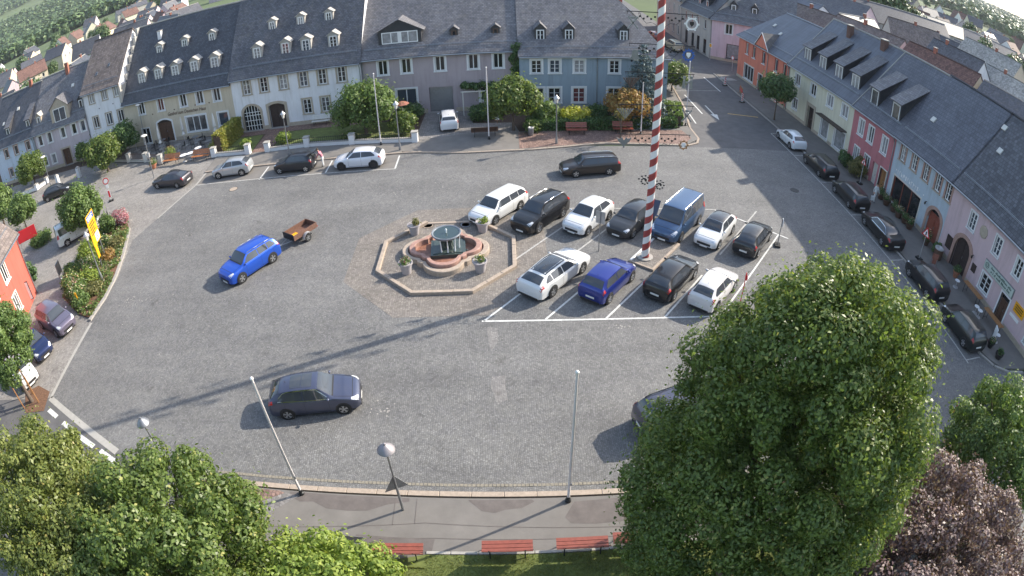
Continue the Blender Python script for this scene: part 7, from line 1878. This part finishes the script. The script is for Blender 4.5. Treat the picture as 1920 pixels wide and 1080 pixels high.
for x, y in spots:
    if any((x - a) ** 2 + (y - b) ** 2 < 12 ** 2 for a, b in used): continue
    if y < 78 and -80 < x < 45: continue
    used.append((x, y)); k += 1
    wl, rf = trg.choice(WALLS), trg.choice(ROOFS)
    r = math.hypot(x, y)
    side = 'right' if x > 0 else 'left'
    rn = {'slate_dark': 'dark slate', 'slate_mid': 'grey slate', 'tile_charcoal': 'charcoal tiled', 'tile_red': 'red tiled', 'tile_brown': 'brown tiled', 'slate_grey': 'pale grey slate'}[rf]
    wn = {'plaster_white': 'white', 'plaster_cream': 'cream', 'plaster_grey': 'grey', 'plaster_rose': 'pinkish', 'plaster_lilac': 'lilac grey', 'plaster_yellow': 'pale yellow'}[wl]
    dn = 'among the nearer roofs' if r < 170 else ('in the middle distance' if r < 270 else 'far off at the edge of town')
    far_house('%s house, %s roof, %s, %s side' % (wn, rn, dn, side), x, y, trg.choice((-75, 15, 100, -165, -40, 50)) + trg.uniform(-8, 8), trg.uniform(10, 15), trg.uniform(8, 10.5), trg.choice((3.4, 5.4, 5.8)), trg.uniform(8.3, 9.8) if trg.random() < .7 else 10.6, wl, rf, FG, k, win=r < 270)
# trees in and beyond the town
_tm = []
for v in range(4):
    C, Rr = crown_lumps((0, 0, 5.2), (3.2, 3.2, 3.6), 34, 1.25)
    _tm.append(np_mesh('crown', leaves(prg, C, Rr, 2600, .34), 4, ['leaf_far']))
mb = MB(); mb.tube((0, 0, -.3), (0, 0, 4.5), .28, .12, 7); tm = mb.data('trunk', 'bark')
placed = 0
while placed < 90:
    side = trg.random()
    az = trg.uniform(27, 64) if side < .5 else (trg.uniform(-62, -26) if side < .9 else trg.uniform(-26, 26)); r = trg.choice((130, 170, 215, 270, 340, 430, 520)) * trg.uniform(.9, 1.1)
    if abs(az) < 27: r = trg.uniform(270, 480)
    x, y = r * math.sin(R(az)), r * math.cos(R(az))
    if any((x - a) ** 2 + (y - b) ** 2 < 8.5 ** 2 for a, b in used): continue
    used.append((x, y)); placed += 1
    t = thing('town_tree', 'green tree standing among the far roofs on the %s' % ('right' if x > 0 else 'left'), 'tree', (x, y, terrain_h(x, y) - .1), trg.uniform(0, 6.28), 'trees among the far roofs')
    s = trg.uniform(.7, 1.35); t.scale = (s, s, s * trg.uniform(.9, 1.2)); put('trunk', tm, t); put('crown', _tm[placed % 4], t)
for lb, x, y, s in [('big dark green tree group leader beside the school', 104, 138, 1.7), ('tall green tree left of the school', 96, 140, 1.9), ('wide green tree behind the long dark roof', 88, 142, 1.6), ('tall tree at the near school corner', 111, 137, 1.5)]:
    t = thing('school_tree', lb, 'tree', (x, y, 0), trg.uniform(0, 6)); t.scale = (s, s, s); put('trunk', tm, t); put('crown', _tm[int(x) % 4], t)
# wooded hills: crowns too many to count
def wood(name, label, n, azr, rr, size, seed, thin):
    g = np.random.default_rng(seed); V = []
    base = np.array([(math.cos(a) * q, math.sin(a) * q, z) for z, q, m in ((-.9, .5, 5), (-.2, 1, 6), (.5, .75, 6)) for a in np.arange(m) * 2 * math.pi / m] + [(0, 0, 1.05)])
    while len(V) < n:
        az = g.uniform(*azr); r = g.uniform(*rr) ; x, y = r * math.sin(R(az)), r * math.cos(R(az))
        if math.sin(x * .0041 + 1.3) * math.cos(y * .0047 + .4) + .35 * math.sin(x * .013) < thin: continue
        V.append((x, y, terrain_h(x, y), size * g.uniform(.7, 1.35)))
    V = np.array(V); m = 15
    d = g.normal(size=(len(V), m, 3)); d /= np.linalg.norm(d, axis=2, keepdims=True); d[..., 2] = np.abs(d[..., 2]) * 1.5 - .2
    c = V[:, None, :3] + d * V[:, None, 3:4] * np.array([1, 1, 1.3]) + np.array([0, 0, 1]) * V[:, None, 3:4]
    nr = d + g.normal(size=d.shape) * .35; nr /= np.linalg.norm(nr, axis=2, keepdims=True)
    tt = np.cross(nr, g.normal(size=d.shape)); tt /= np.linalg.norm(tt, axis=2, keepdims=True); bb = np.cross(nr, tt); s = V[:, None, 3:4] * .62
    quad = np.stack([c - tt * s - bb * s * .6, c + tt * s - bb * s * .6, c + bb * s], 2).reshape(-1, 3)
    tag(put(name, np_mesh(name, quad, 3, ['leaf_far'])), label, 'woodland', kind='stuff')
wood('woodland', 'dark wooded hillside beyond the town at the upper left', 17000, (-66, -18), (600, 2700), 4.2, 1, -.15)
wood('woodland', 'green wooded slope under the sky at the upper right', 17000, (18, 68), (440, 2600), 4.0, 2, -.35)
wood('woodland', 'woods beyond the roofs straight ahead', 5000, (-18, 18), (700, 2500), 4.5, 3, -.1)

# ================================================================== air
hz_m = bpy.data.materials.new('haze'); hz_m.use_nodes = True
hn = hz_m.node_tree.nodes; hn.remove(hn['Principled BSDF'])
pvn = hn.new('ShaderNodeVolumePrincipled'); pvn.inputs['Color'].default_value = (.82, .88, 1.0, 1); pvn.inputs['Density'].default_value = HAZE; pvn.inputs['Anisotropy'].default_value = .2
hz_m.node_tree.links.new(pvn.outputs[0], hn['Material Output'].inputs['Volume'])
M['haze'] = hz_m
mb = MB(); mb.box(-6900, 6900, -6900, 6900, -64, 260); tag(mb.build('haze', 'haze'), 'thin morning haze over the town and hills', 'haze', kind='stuff')
